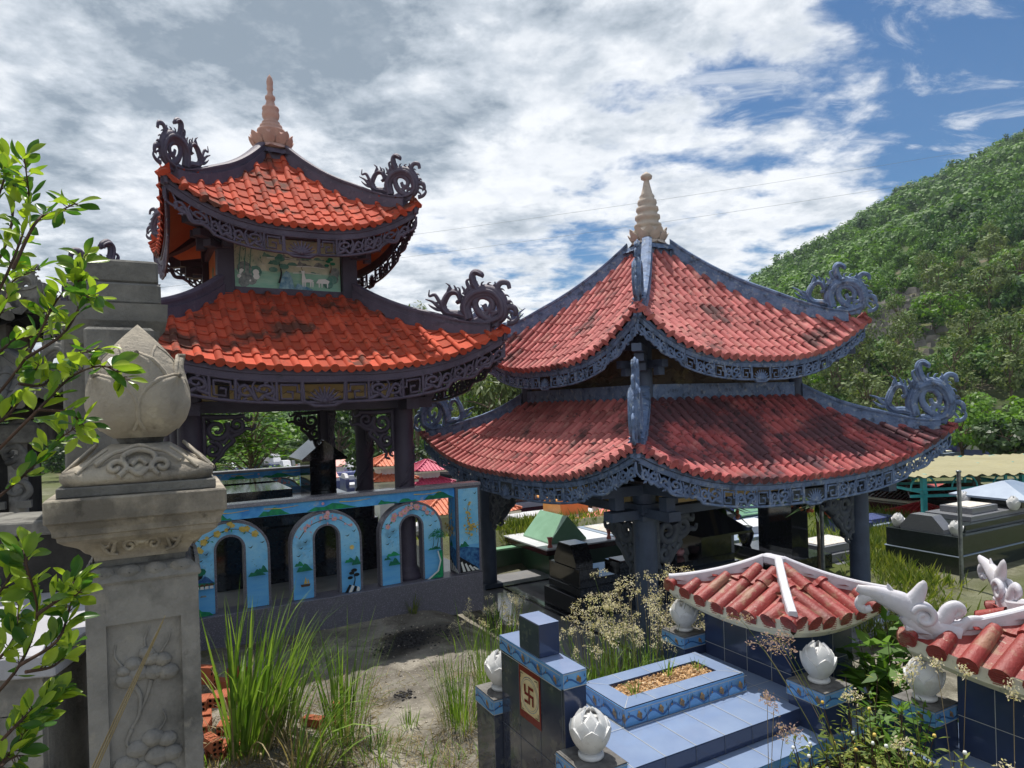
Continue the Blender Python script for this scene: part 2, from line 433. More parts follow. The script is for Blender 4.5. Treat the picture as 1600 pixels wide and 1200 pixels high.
# ------------------------------------------------------------------ shared materials
MAT = {}
MAT['tile_orange'] = M('orange_clay_tile', (.50, .088, .044, 1), (.41, .066, .036, 1), 3, .8, .25, 60, .15, island=.26,
    stains=(((.075, .042, .032, 1), 1.5, .525, .61, .88), ((.32, .18, .12, 1), 14, .60, .69, .6), ((.07, .04, .03, 1), 6, .62, .68, .7)))
MAT['tile_rose'] = M('rose_painted_tile', (.49, .165, .155, 1), (.41, .12, .115, 1), 2.5, .75, .25, 60, .2, island=.27,
    stains=(((.60, .30, .25, 1), 6, .52, .66, .55), ((.075, .05, .05, 1), 1.5, .555, .64, .85), ((.05, .04, .045, 1), 11, .62, .67, .85)))
MAT['tile_rose_mould'] = M('mouldy_rose_tile', (.44, .115, .11, 1), (.38, .09, .095, 1), 2.5, .75, .25, 60, .2, island=.22,
    stains=(((.58, .27, .23, 1), 6, .55, .66, .5), ((.085, .05, .06, 1), .95, .465, .56, .9), ((.05, .04, .045, 1), 8, .56, .64, .85)))
MAT['tile_red'] = M('red_glazed_tile', (.30, .046, .038, 1), (.235, .034, .030, 1), 6, .5, .35, 50, .5, island=.14,
    stains=(((.30, .20, .12, 1), 9, .54, .64, .6), ((.5, .42, .33, 1), 21, .64, .70, .7), ((.10, .045, .035, 1), 4, .62, .70, .5)))
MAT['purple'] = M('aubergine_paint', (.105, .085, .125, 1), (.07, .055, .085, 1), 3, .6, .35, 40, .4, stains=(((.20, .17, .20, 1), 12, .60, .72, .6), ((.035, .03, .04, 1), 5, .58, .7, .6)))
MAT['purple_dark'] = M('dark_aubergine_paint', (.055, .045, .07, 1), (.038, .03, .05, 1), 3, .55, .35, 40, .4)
MAT['blue'] = M('slate_blue_paint', (.18, .25, .40, 1), (.10, .15, .26, 1), 7, .7, .6, 30, .25, stains=(((.34, .38, .42, 1), 14, .55, .66, .75), ((.035, .045, .07, 1), 8, .53, .66, .75), ((.32, .24, .17, 1), 4, .66, .74, .5)))
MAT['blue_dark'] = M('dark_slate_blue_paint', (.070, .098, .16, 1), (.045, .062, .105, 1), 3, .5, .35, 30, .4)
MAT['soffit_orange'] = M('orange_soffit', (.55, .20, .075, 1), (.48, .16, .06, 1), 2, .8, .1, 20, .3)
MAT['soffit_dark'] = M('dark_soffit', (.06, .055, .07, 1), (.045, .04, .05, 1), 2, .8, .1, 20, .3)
MAT['cream'] = M('cream_paint', (.60, .46, .24, 1), (.52, .39, .19, 1), 4, .8, .1, 20, .3, stains=(((.30, .22, .12, 1), 6, .6, .7, .5),))
MAT['pink'] = M('pink_cement', (.56, .36, .30, 1), (.48, .29, .24, 1), 6, .75, .2, 40, .3, stains=(((.66, .45, .36, 1), 9, .55, .7, .6),))
MAT['ivory'] = M('ivory_cement', (.56, .49, .42, 1), (.46, .39, .33, 1), 6, .75, .25, 40, .3, stains=(((.30, .25, .22, 1), 7, .6, .72, .5),))
MAT['brown_relief'] = M('brown_relief', (.10, .075, .05, 1), (.055, .04, .032, 1), 3, .75, .9, 9, .4, stains=(((.20, .17, .07, 1), 3, .55, .66, .6), ((.14, .06, .05, 1), 5, .58, .68, .5)))
MAT['granite_black'] = M('black_granite', (.012, .013, .017, 1), (.02, .021, .026, 1), 30, .07, 0, 1, .6)
MAT['granite_green'] = M('dark_green_granite', (.028, .038, .036, 1), (.016, .02, .022, 1), 60, .10, 0, 1, .6, speck=((.07, .085, .085, 1), 120, .62))
MAT['granite_grey'] = M('grey_granite', (.20, .205, .22, 1), (.15, .155, .17, 1), 60, .25, 0, 1, .5, speck=((.35, .35, .37, 1), 150, .6))
MAT['granite_speck'] = M('speckled_granite', (.15, .15, .18, 1), (.115, .115, .14, 1), 50, .35, .1, 90, .5, speck=((.26, .23, .30, 1), 95, .58))
MAT['polished_floor'] = M('polished_floor', (.30, .30, .31, 1), (.24, .24, .25, 1), 2, .06, 0, 1, .6, stains=(((.36, .33, .28, 1), 4, .55, .7, .5),))
MAT['tile_floor'] = M('floor_tile', (.34, .33, .30, 1), (.28, .27, .25, 1), 3, .18, 0, 1, .5)

# ------------------------------------------------------------------ roofs
class Tier:
    def __init__(s, A, B, a, b, z0, zt, z1, conc=.3, n=3.2, flare=.10):
        s.A, s.B, s.a, s.b, s.z0, s.zt, s.z1, s.k, s.n, s.fl = A, B, a, b, z0, zt, z1, conc, n, flare
    def W(s, f, t): return (s.A+(s.a-s.A)*t) if f % 2 == 0 else (s.B+(s.b-s.B)*t)
    def Dp(s, f, t): return (s.B+(s.b-s.B)*t) if f % 2 == 0 else (s.A+(s.a-s.A)*t)
    def rot(s, f, x, d, z):
        return np.array([(x, -d, z), (d, x, z), (-x, d, z), (-d, -x, z)][f])
    def out(s, f): return np.array([(0, -1, 0), (1, 0, 0), (0, 1, 0), (-1, 0, 0)][f], float)
    def along(s, f): return np.array([(1, 0, 0), (0, 1, 0), (-1, 0, 0), (0, -1, 0)][f], float)
    def pt(s, f, x, t, h=0.0):
        w = s.W(f, t); q = min(1.25, abs(x)/max(w, 1e-6)); lift = (q**s.n)*max(0.0, 1-t)**2
        d = s.Dp(f, t)+s.fl*(q**4)*max(0.0, 1-t)**2
        tt = t
        z = s.z0+(s.z1-s.z0)*(tt*(1-s.k)+s.k*tt*tt)+(s.zt-s.z0)*lift
        return s.rot(f, x*(1+s.fl*(q**4)*max(0.0, 1-t)**2/max(w, 1e-6)), d, z+h)
    def normal(s, f, x, t):
        a = s.pt(f, x, t); b = s.pt(f, x, t+.02); up = b-a; al = s.along(f)+np.array([0, 0, 1])*((s.pt(f, x+.02, t)-s.pt(f, x-.02, t))[2]/.04)
        n = np.cross(al, up); n /= np.linalg.norm(n); return n if n[2] > 0 else -n
    def slope_len(s, f):
        P = [s.pt(f, 0, t) for t in np.linspace(0, 1, 12)]; return sum(np.linalg.norm(P[i+1]-P[i]) for i in range(11))

def tile_roof(tier, sp, tl, r, mat_of, drip=True, clip=.045):
    """rolls and pans of clay tile, one mesh for the tier; mat_of(face) gives the material"""
    mb = MB()
    for f in range(4):
        mat = mat_of(f); W0 = tier.W(f, 0); W1 = tier.W(f, 1); Lf = tier.slope_len(f)
        n = max(3, int(round(2*W0/sp))); s_ = 2*W0/n
        dt = tl/Lf
        def tmax(x): return 1.0 if abs(x) <= W1-clip else max(.03, (W0-clip-abs(x))/(W0-W1)) if abs(x) < W0-.02 else .03
        ang = np.linspace(0, pi, 6); al = tier.along(f)
        for i in range(n+1):
            x = -W0+s_*i
            if i in (0, n): x *= .985
            tm = tmax(x); j = 0; jit = rnd.uniform(-.009, .009)
            t = -.035/Lf*1.2
            while t < tm-.01:
                t2 = min(tm+.004, (j+1)*dt+.012); 
                if j == 0: t2 = min(tm+.004, dt)
                P0 = tier.pt(f, x, t); P1 = tier.pt(f, x, max(t2, t+.015)); nn = tier.normal(f, x, max(t, .0))
                rr = r*rnd.uniform(.96, 1.04); r0, r1 = rr*1.12, rr*.90
                jx = al*(jit+rnd.uniform(-.007, .007))+nn*rnd.uniform(-.004, .006)
                A = [P0+jx+al*cos(q)*r0+nn*(sin(q)*r0+.006) for q in ang]; B = [P1+jx+al*cos(q)*r1+nn*(sin(q)*r1+.003) for q in ang]
                mb.loft([A, B], mat, closed=False, caps=False, smooth=True)
                if j == 0:
                    full = [P0+jx+al*cos(q)*r0*1.06+nn*(sin(q)*r0*1.06+.006)-(P1-P0)/np.linalg.norm(P1-P0)*.006 for q in np.linspace(0, 2*pi, 11)[:-1]]
                    mb.add(full, [tuple(range(10))], mat)
                else: mb.add(A, [tuple(range(6))], mat)
                j += 1; t = j*dt
        for i in range(n):
            xa, xb = -W0+s_*i, -W0+s_*(i+1); xc = (xa+xb)/2; tm = max(tmax(xa), tmax(xb)); tm = min(tm, tmax(xc)+.35*s_/(W0-W1+1e-6))
            j = 0; t = -.02/Lf
            while t < tm-.004:
                t2 = min(tm, (j+1)*dt); nn = tier.normal(f, xc, max(t, 0)); hh = .016+rnd.uniform(0, .006)
                dip = -.010
                lo = [tier.pt(f, xa, t)+nn*hh, tier.pt(f, xc, t)+nn*(hh+dip), tier.pt(f, xb, t)+nn*hh]
                hi = [tier.pt(f, xa, t2), tier.pt(f, xc, t2)+nn*dip, tier.pt(f, xb, t2)]
                bot = [tier.pt(f, xa, t)-nn*.004, tier.pt(f, xc, t)+nn*(dip-.004), tier.pt(f, xb, t)-nn*.004]
                mb.add(lo+hi+bot, [(0, 1, 4, 3), (1, 2, 5, 4), (6, 7, 1, 0), (7, 8, 2, 1)], mat)
                if j == 0 and drip:
                    o = tier.out(f)*.012; mb.add([lo[0]+o, lo[2]+o, (lo[1]+np.array([0, 0, -.055]))+o, lo[1]+o-tier.out(f)*.02], [(0, 2, 1), (0, 3, 2), (3, 1, 2)], mat)
                j += 1; t = j*dt
    return mb
def hip_points(tier, f, ext=.0, n=16, h=0.0):
    ts = np.linspace(1, 0, n); P = [tier.pt(f, tier.W(f, t), t, h) for t in ts]
    if ext: P.append(P[-1]+(P[-1]-P[-2])/np.linalg.norm(P[-1]-P[-2])*ext+np.array([0, 0, ext*.25]))
    return np.array(P)
def hip_ridge(mb, P, w, h, mat, taper=0.0):
    """stepped ridge: a wide course, a narrower one and a cap"""
    P = np.asarray(P); T = np.gradient(P, axis=0); nP = len(P)
    rings = []
    prof = [(-w*.5, -.10), (-w*.5, h*.35), (-w*.36, h*.35), (-w*.36, h*.72), (-w*.46, h*.72), (-w*.46, h*.9), (-w*.2, h), (w*.2, h), (w*.46, h*.9), (w*.46, h*.72), (w*.36, h*.72), (w*.36, h*.35), (w*.5, h*.35), (w*.5, -.10)]
    for i in range(len(P)):
        t = T[i].copy(); t[2] = 0; t /= np.linalg.norm(t); side = np.array([t[1], -t[0], 0])
        k = 1-taper*sst(i/(nP-1), .55, 1.0); rings.append([P[i]+side*a+np.array([0, 0, 1])*(u*k if u > 0 else u) for a, u in prof])
    mb.loft(rings, mat)

# the curling beast on each hip, in metres from the tile tip (x outward along the hip, y up)
def Q(*pts): return [((x-695)/412, (330-y)/412) for x, y in pts]
BEAST = [
    (Q((455, 372), (440, 300), (475, 238), (530, 200), (595, 188), (648, 215), (668, 268), (655, 318), (615, 352), (560, 372)), .085, .055, .10),
    (Q((600, 352), (530, 325), (500, 275), (522, 228), (570, 218), (606, 246), (600, 285), (566, 290), (552, 266)), .05, .03, .05),
    (Q((530, 205), (496, 160), (488, 115), (510, 90), (545, 98), (540, 112)), .062, .03, .05),
    (Q((636, 215), (638, 155), (662, 122), (698, 118), (708, 148)), .05, .028, .04),
    (Q((655, 285), (695, 250), (732, 256), (742, 286), (728, 292)), .048, .022, .04),
    (Q((470, 362), (400, 350), (335, 348), (300, 318), (318, 262), (350, 226), (392, 226), (408, 268), (385, 282)), .06, .03, .052),
    (Q((328, 262), (338, 215), (348, 180)), .035, .008, .03),
    (Q((432, 232), (440, 212), (422, 184)), .04, .008, .03),
    (Q((318, 320), (280, 285), (250, 245), (214, 248), (216, 212)), .034, .008, .026),
    (Q((330, 335), (270, 312), (236, 285), (190, 262)), .032, .008, .026),
    (Q((436, 380), (438, 350), (440, 330)), .04, .03, .04),
    (Q((620, 380), (640, 340), (680, 300), (690, 268)), .06, .02, .04),
    (Q((480, 390), (520, 365), (580, 382), (640, 360)), .05, .03, .05),
    (Q((560, 190), (572, 165), (598, 168)), .035, .015, .03),
    (Q((560, 330), (580, 300), (628, 300), (648, 276)), .035, .02, .03),
]
BEAST += [(Q((690, 345), (728, 335), (752, 312), (748, 290)), .04, .012, .03), (Q((604, 186), (628, 158), (622, 128)), .035, .008, .026), (Q((470, 240), (452, 205), (462, 178)), .04, .008, .03), (Q((376, 232), (384, 205), (372, 182)), .03, .007, .022),
          (Q((520, 300), (545, 318), (560, 300)), .03, .012, .025), (Q((628, 300), (600, 320), (612, 340)), .03, .012, .025), (Q((500, 205), (470, 190), (452, 152), (470, 136)), .036, .012, .028), (Q((665, 240), (692, 222), (712, 228)), .034, .012, .028), (Q((300, 330), (262, 330), (226, 312), (208, 296)), .028, .007, .02), (Q((420, 300), (448, 290), (440, 262)), .03, .01, .024)]
BASE_X = [-1.25, -1.1, -.7, -.5, -.2, 0, .2]; BASE_Y = [.02, -.036, -.11, -.115, -.07, 0, .02]
def beast(mb, tip, outdir, mat, sx=1.0, sy=1.0, thick=.55, base=None, var=0):
    U = np.array([outdir[0], outdir[1], 0.0]); U /= np.linalg.norm(U); Nn = np.array([-U[1], U[0], 0])
    fr = (np.asarray(tip), U, np.array([0, 0, 1.0]), Nn)
    def W(p): return [(x*sx, y*sy+((base(x*sx)-float(np.interp(x, BASE_X, BASE_Y))*sy) if base else 0)) for x, y in p]
    g = (sx+sy)/2*(.92 if var else 1.0)
    for k, (p, r0, r1, mid) in enumerate(BEAST):
        if var and k in (8, 13): continue
        stroke(mb, fr, W(p), r0*g, r1*g, mat, thick=thick, k=4, seg=6, mid=mid*g)
        if k in (0, 5, 2):      # carved ribs along the body
            for sg in (-1, 1):
                stroke(mb, fr, W(p), r0*g*.4, r1*g*.4, mat, thick=.8, k=4, seg=5, mid=mid*g*.4, off=sg*r0*g*thick*.85)
    for (x0, y0, dx, dy, L) in ((330, 345, -.5, .85, .07), (300, 300, -1, .3, .09), (350, 222, -.3, 1, .10), (395, 232, .3, 1, .08), (420, 330, .1, 1, .07), (560, 372, -.2, .9, .05)):   # flames along the tail
        a = np.array(Q((x0, y0))[0]); d = np.array([dx, dy]); stroke(mb, fr, W([a, a+d*L*.5+np.array([.02, 0]), a+d*L, a+d*L*1.2+np.array([-.035, .0])]), .026*g, .005, mat, thick=thick, k=3, seg=5)
    for (x, y) in ((470, 235), (485, 222), (500, 212), (522, 198), (545, 190), (572, 184), (600, 180), (628, 188), (650, 205), (668, 226), (676, 250), (680, 275), (672, 300), (450, 275), (455, 255)):   # mane
        p = Q((x, y)); c = Q((575, 275)); d = np.array(p[0])-np.array(c[0]); d /= np.linalg.norm(d)
        a = np.array(p[0]); stroke(mb, fr, W([a, a+d*.055+np.array([-d[1], d[0]])*-.012, a+d*.105+np.array([-d[1], d[0]])*-.035, a+d*.115+np.array([-d[1], d[0]])*-.075]), .030*g, .005, mat, thick=thick, k=3, seg=5)

def fascia(tier, f, mat, hb, hl, key=True, matb=None, hang=True, seed=0):
    """carved board under one eave: plain band, then openwork of scrolls, keys and a middle blossom"""
    mb = MB(); W = tier.W(f, 0); o = tier.out(f); rr = random.Random(seed)
    z0 = -.035
    def m(u, v):                       # u along the eave in metres, v down
        p = tier.pt(f, u, 0.0); return p+np.array([0, 0, z0-v])-o*.045
    def line(pts, r, th=.75, k=4, off=0.0, seg=5, r1=None):
        p = cr(pts, k) if k > 1 else np.asarray(pts, float)
        if k == 1:
            q = []
            for i in range(len(p)-1):
                nseg = max(1, int(np.linalg.norm(p[i+1]-p[i])/.2)); q += [p[i]+(p[i+1]-p[i])*j/nseg for j in range(nseg)]
            p = np.array(q+[p[-1]])
        P = [m(max(-W, min(W, a)), b)+o*off for a, b in p]
        R = r if r1 is None else list(np.linspace(r, r1, len(P)))
        mb.tube(P, R, mat, seg=seg, flat=th, flat_dir=o)
    us = np.linspace(-W, W, 41)
    A = [[m(u, 0)+o*.03, m(u, hb*.45)+o*.03, m(u, hb*.5)+o*.012, m(u, hb)+o*.012, m(u, hb)-o*.03, m(u, 0)-o*.03] for u in us]
    mb.loft(A, matb or mat)
    # lattice: bottom rail stops short of the corners, where it sweeps up into scrolls
    r = hl*.078
    we = W*.66
    line([(u, hb+hl*.97) for u in np.linspace(-we, we, 16)], r*1.05, k=1)
    line([(u, hb+hl*.04) for u in np.linspace(-W*.97, W*.97, 24)], r*.9, k=1)
    for sg in (-1, 1):
        line([(sg*we, hb+hl*.97), (sg*(we+.10), hb+hl*.70), (sg*(we+(W-we)*.45), hb+hl*.92), (sg*(W*.86), hb+hl*.62), (sg*W*.97, hb+hl*.70), (sg*W*.985, hb+hl*.1)], r*1.3, r1=r*.8)
    cells = []
    x = hl*.95; k = 0
    while x < W-.12:
        w = (hl*1.05 if k % 2 == 0 else hl*1.55)*rr.uniform(.94, 1.06); w = min(w, W-.03-x)
        if w < hl*.35: break
        cells.append((x, w, k)); x += w; k += 1
    for sg in (-1, 1):
        for (x, w, k) in cells:
            g = lambda a, b: (sg*(x+w*a), hb+hl*b)
            corner = x+w > we
            if k % 2 == 0 and key and not corner:
                line([g(.02, .04), g(.02, .96)], r, k=1); line([g(.98, .04), g(.98, .96)], r, k=1)
                line([g(.02, .5), g(.2, .5), g(.2, .2), g(.82, .2), g(.82, .8), g(.38, .8), g(.38, .5), g(.6, .5)], r*.9, k=1)
            else:
                q = .88 if not corner else .8
                sp1 = spiral(.30, .42, .25, .05, pi*.5, 1.35, 11); sp2 = spiral(.74, .55, .24, .05, -pi*.5, 1.3, 11)
                line([g(0, q)]+[g(a, b) for a, b in sp1], r*1.25, r1=r*.7)
                line([g(.30, .66)]+[g(.5, q)]+[g(a, b) for a, b in sp2], r*1.2, r1=r*.7)
                line([g(.5, q), g(.6, .35), g(.52, .06)], r*1.1, r1=r*.5)
                line([g(.95, q), g(.9, .5), g(1.0, .12)], r*1.1, r1=r*.5)
                line([g(.1, q*.95), g(.04, .5), g(.12, .1)], r, r1=r*.5)
                for (a, b, dx, dy) in ((.30, .16, -.12, -.14), (.74, .82, .14, .14), (.45, .5, .1, -.2)):
                    line([g(a, b), g(a+dx*.6, b+dy*.4), g(a+dx, b+dy)], r*1.1, r1=r*.3, k=3)
    # middle blossom with a deeper drop
    line([(-hl*.95, hb+hl*.04), (-hl*.9, hb+hl*.9), (-hl*.45, hb+hl*1.12), (hl*.45, hb+hl*1.12), (hl*.9, hb+hl*.9), (hl*.95, hb+hl*.04)], r*1.2, k=1)
    for a in np.linspace(-1.25, 1.25, 9):
        L = hl*.72
        line([(0, hb+hl*.95), (sin(a)*L*.5+a*.02, hb+hl*.95-cos(a)*L*.55), (sin(a)*L*1.05, hb+hl*.92-cos(a)*L*.95)], r*1.5, r1=r*.35, off=.008)
    mb.lathe([(0, -hl*.16), (hl*.13, -hl*.08), (hl*.15, 0), (hl*.1, hl*.12), (0, hl*.16)], mat, c=tuple(m(0, hb+hl*.9)+o*.01), seg=10)
    return mb

def petal(mb, c, ang, r_of, z0, z1, half, mat, bend=.0, tipout=.0, n=6, m=5, thick=.006, tippow=.65):
    """one lotus petal lying on a surface of revolution r_of(t), from z0 to z1"""
    G = []; G2 = []
    for i in range(n):
        t = i/(n-1); wf = half*(max(0.0, 1-t**2.6)**tippow)*(.72+.5*t*(1-t)*2)
        row = []; row2 = []
        for j in range(m):
            s_ = (j/(m-1)-.5)*2; a = ang+s_*wf
            rr = r_of(t)+tipout*t**3+bend*(1-s_*s_)*sin(pi*min(1, t*1.0))
            z = z0+(z1-z0)*t
            row.append((c[0]+rr*cos(a), c[1]+rr*sin(a), c[2]+z)); q = rr-thick-.012
            row2.append((c[0]+q*cos(a), c[1]+q*sin(a), c[2]+z))
        G.append(row); G2.append(row2)
    mb.grid(G, mat); mb.grid(G2, mat, flip=True)
    # rim
    e1 = [G[i][0] for i in range(n)]+[G[n-1][j] for j in range(1, m)]+[G[i][m-1] for i in range(n-2, -1, -1)]
    e2 = [G2[i][0] for i in range(n)]+[G2[n-1][j] for j in range(1, m)]+[G2[i][m-1] for i in range(n-2, -1, -1)]
    mb.loft([e1, e2], mat, closed=False, caps=False)

def finial(mb, c, h, mat, tall=False, wide=1.3):
    """lotus throne with a ringed spire"""
    k = h
    prof = [(0, 0), (.115*k, 0), (.13*k, .02*k), (.125*k, .05*k), (.105*k, .06*k), (.12*k, .09*k), (.135*k, .14*k), (.12*k, .2*k), (.09*k, .235*k)]
    if tall:
        prof += [(.10*k, .25*k), (.098*k, .275*k), (.075*k, .29*k), (.08*k, .31*k), (.078*k, .335*k), (.06*k, .35*k), (.064*k, .365*k), (.062*k, .38*k), (.045*k, .40*k), (.058*k, .44*k), (.062*k, .48*k), (.055*k, .53*k), (.06*k, .545*k), (.057*k, .57*k), (.04*k, .585*k), (.03*k, .63*k), (.028*k, .66*k), (.036*k, .68*k), (.036*k, .71*k), (.02*k, .735*k), (.018*k, .78*k), (.024*k, .81*k), (.02*k, .84*k), (.022*k, .86*k), (.024*k, .90*k), (.018*k, .95*k), (0, k)]
    else:
        prof += [(.105*k, .25*k), (.108*k, .28*k), (.085*k, .30*k), (.085*k, .34*k), (.098*k, .36*k), (.098*k, .40*k), (.075*k, .42*k), (.078*k, .45*k), (.088*k, .47*k), (.086*k, .51*k), (.066*k, .53*k), (.076*k, .57*k), (.072*k, .61*k), (.055*k, .63*k), (.06*k, .66*k), (.045*k, .70*k), (.03*k, .80*k), (.022*k, .86*k), (.02*k, .88*k), (.042*k, .90*k), (.046*k, .935*k), (.03*k, .965*k), (.018*k, .98*k), (0, k)]
    mb.lathe([(r*wide, z) for r, z in prof], mat, c=c, seg=20)
    for ring, (n, z0, z1, r0, r1, to) in enumerate(((10, .05, .16, .125, .15, .02), (10, .10, .22, .125, .14, .022))):
        for i in range(n):
            petal(mb, c, 2*pi*(i+.5*ring)/n, lambda t: (r0+(r1-r0)*sin(t*pi*.6))*k*wide, z0*k, z1*k, pi/n*1.05, mat, tipout=to*k, thick=.004)
    for i in range(8): petal(mb, c, 2*pi*(i+.25)/8, lambda t: (.13+.015*t)*k*wide, .045*k, -.01*k, pi/8, mat, tipout=.02*k, thick=.004)

def bracket(mb, o, U, V, mat, s=1.0, seed=0, thick=.5, fat=1.2):
    """carved spandrel in the corner between a column and a beam: o is the corner, U along the beam, V down the column"""
    o = np.asarray(o, float); U = np.asarray(U, float); V = np.asarray(V, float); Nn = np.cross(U, V)
    fr = (o, U, V, Nn)
    S = lambda pts: [(a*s, b*s) for a, b in pts]
    for p, r0, r1 in (
        ([(0.02, .02), (.35, .04), (.62, .03)], .035, .03), ([(.03, .0), (.04, .35), (.03, .7)], .035, .03),
        (spiral(.22, .22, .17, .03, -pi*.2, 1.5, 13), .04, .022),
        (spiral(.50, .16, .12, .02, pi*.9, -1.4, 11), .036, .02), (spiral(.16, .52, .12, .02, -pi*.4, 1.4, 11), .036, .02),
        ([(.36, .30), (.45, .40), (.34, .50), (.26, .62), (.16, .72), (.18, .80), (.10, .84)], .036, .016),
        ([(.34, .34), (.52, .30), (.64, .22), (.74, .24), (.78, .16)], .034, .014),
        ([(.30, .44), (.40, .30), (.36, .12)], .03, .015), ([(.60, .06), (.70, .10), (.72, .02)], .026, .012), ([(.06, .66), (.10, .76), (.04, .80)], .026, .012),
        ([(.12, .38), (.22, .44), (.30, .40)], .028, .014)):
        stroke(mb, fr, S(p), r0*s*fat, r1*s*fat, mat, thick=thick, k=3, seg=6)

def column(mb, x, y, z0, z1, r, mat, base=True, seg=18, relief=False):
    prof = [(r*1.0, z0), (r, z1)]
    if base: prof = [(r*1.5, z0), (r*1.55, z0+.03), (r*1.5, z0+.06), (r*1.25, z0+.08), (r*1.3, z0+.11), (r*1.06, z0+.16), (r, z0+.18), (r, z1)]
    mb.lathe(prof, mat, c=(x, y, 0), seg=seg)
    if relief:
        for k in range(9):               # a coiling dragon in low relief
            a0 = k*.9; zz = z0+.25+(z1-z0-.45)*k/9
            pts = [(x+(r+.004)*cos(a0+q), y+(r+.004)*sin(a0+q), zz+.16*q+.02*sin(q*5)) for q in np.linspace(0, 1.6, 7)]
            mb.tube(pts, [.006, .016, .02, .02, .02, .016, .006], mat, seg=5)

MAT['granite_rail'] = M('pale_speckled_granite', (.27, .27, .30, 1), (.22, .22, .25, 1), 50, .2, .05, 90, .5, speck=((.36, .34, .38, 1), 95, .60))  # lighter copy of the speckled granite, sunlight put into the rail's colour
# ------------------------------------------------------------------ paint for the murals and arches
MAT['paint_sky'] = None
def paint_panel_mat(name, sea_z, sky1, sky2, sea1, sea2):
    m = M(name, sky1, sky2, 5, .55, .12, 40, .35, stains=((lin(225, 235, 240), 7, .60, .72, .45), (lin(60, 80, 95), 4, .58, .72, .45), (lin(120, 130, 130), 16, .64, .72, .4)))
    nt = m.node_tree; N = nt.nodes; Lk = nt.links; b = N['Principled BSDF']; src = b.inputs['Base Color'].links[0].from_socket
    tc = N.new('ShaderNodeTexCoord'); sp = N.new('ShaderNodeSeparateXYZ'); Lk.new(tc.outputs['Object'], sp.inputs[0])
    mp = N.new('ShaderNodeMapping'); mp.inputs[3].default_value = (4, 4, 22); Lk.new(tc.outputs['Object'], mp.inputs[0])
    n = N.new('ShaderNodeTexNoise'); n.inputs['Scale'].default_value = 1.6; n.inputs['Detail'].default_value = 4; Lk.new(mp.outputs[0], n.inputs[0])
    cr_ = N.new('ShaderNodeMix'); cr_.data_type = 'RGBA'; cr_.inputs[6].default_value = sea1; cr_.inputs[7].default_value = sea2; Lk.new(n.outputs['Fac'], cr_.inputs[0])
    mr = N.new('ShaderNodeMapRange'); mr.inputs[1].default_value = sea_z-.012; mr.inputs[2].default_value = sea_z+.012; mr.inputs[3].default_value = 1; mr.inputs[4].default_value = 0; Lk.new(sp.outputs[2], mr.inputs[0])
    mx = N.new('ShaderNodeMix'); mx.data_type = 'RGBA'; Lk.new(mr.outputs[0], mx.inputs[0]); Lk.new(src, mx.inputs[6]); Lk.new(cr_.outputs[2], mx.inputs[7]); Lk.new(mx.outputs[2], b.inputs['Base Color'])
    return m
MAT['paint_sky'] = paint_panel_mat('painted_sky_and_sea', .78, lin(118, 200, 246), lin(158, 220, 250), lin(76, 165, 234), lin(130, 202, 244))
MAT['paint_blue'] = M('painted_blue_band', lin(98, 186, 242), lin(58, 145, 222), 7, .45, .05, 40, .4, stains=((lin(235, 225, 190), 5, .60, .70, .6),))
MAT['paint_mural'] = paint_panel_mat('painted_mural_ground', 4.70, lin(172, 186, 162), lin(206, 204, 180), lin(110, 178, 156), lin(176, 208, 186))
def flat(name, *c, rough=.5, alt=None): return M(name, lin(*c), alt, 20, rough, .05, 60, .35)
MAT['p_green'] = flat('painted_green', 20, 130, 90, alt=lin(12, 95, 80)); MAT['p_green2'] = flat('painted_bright_green', 30, 160, 95, alt=lin(18, 110, 90)); MAT['p_dark'] = flat('painted_black', 18, 20, 26)
MAT['p_yellow'] = flat('painted_yellow', 225, 205, 120, alt=lin(200, 165, 60)); MAT['p_pink'] = flat('painted_pink', 225, 150, 160, alt=lin(235, 190, 195)); MAT['p_white'] = flat('painted_white', 225, 228, 225)
MAT['p_teal'] = flat('painted_teal', 60, 120, 110, alt=lin(110, 150, 135)); MAT['p_brown'] = flat('painted_brown', 90, 62, 42); MAT['p_grey'] = flat('painted_grey', 90, 100, 105, alt=lin(150, 155, 150)); MAT['p_navy'] = flat('painted_navy', 25, 70, 130, alt=lin(70, 130, 180))
MAT['p_wash'] = flat('painted_blue_wash', 70, 120, 150, alt=lin(150, 185, 195)); MAT['p_sun'] = flat('painted_sun', 235, 205, 120)

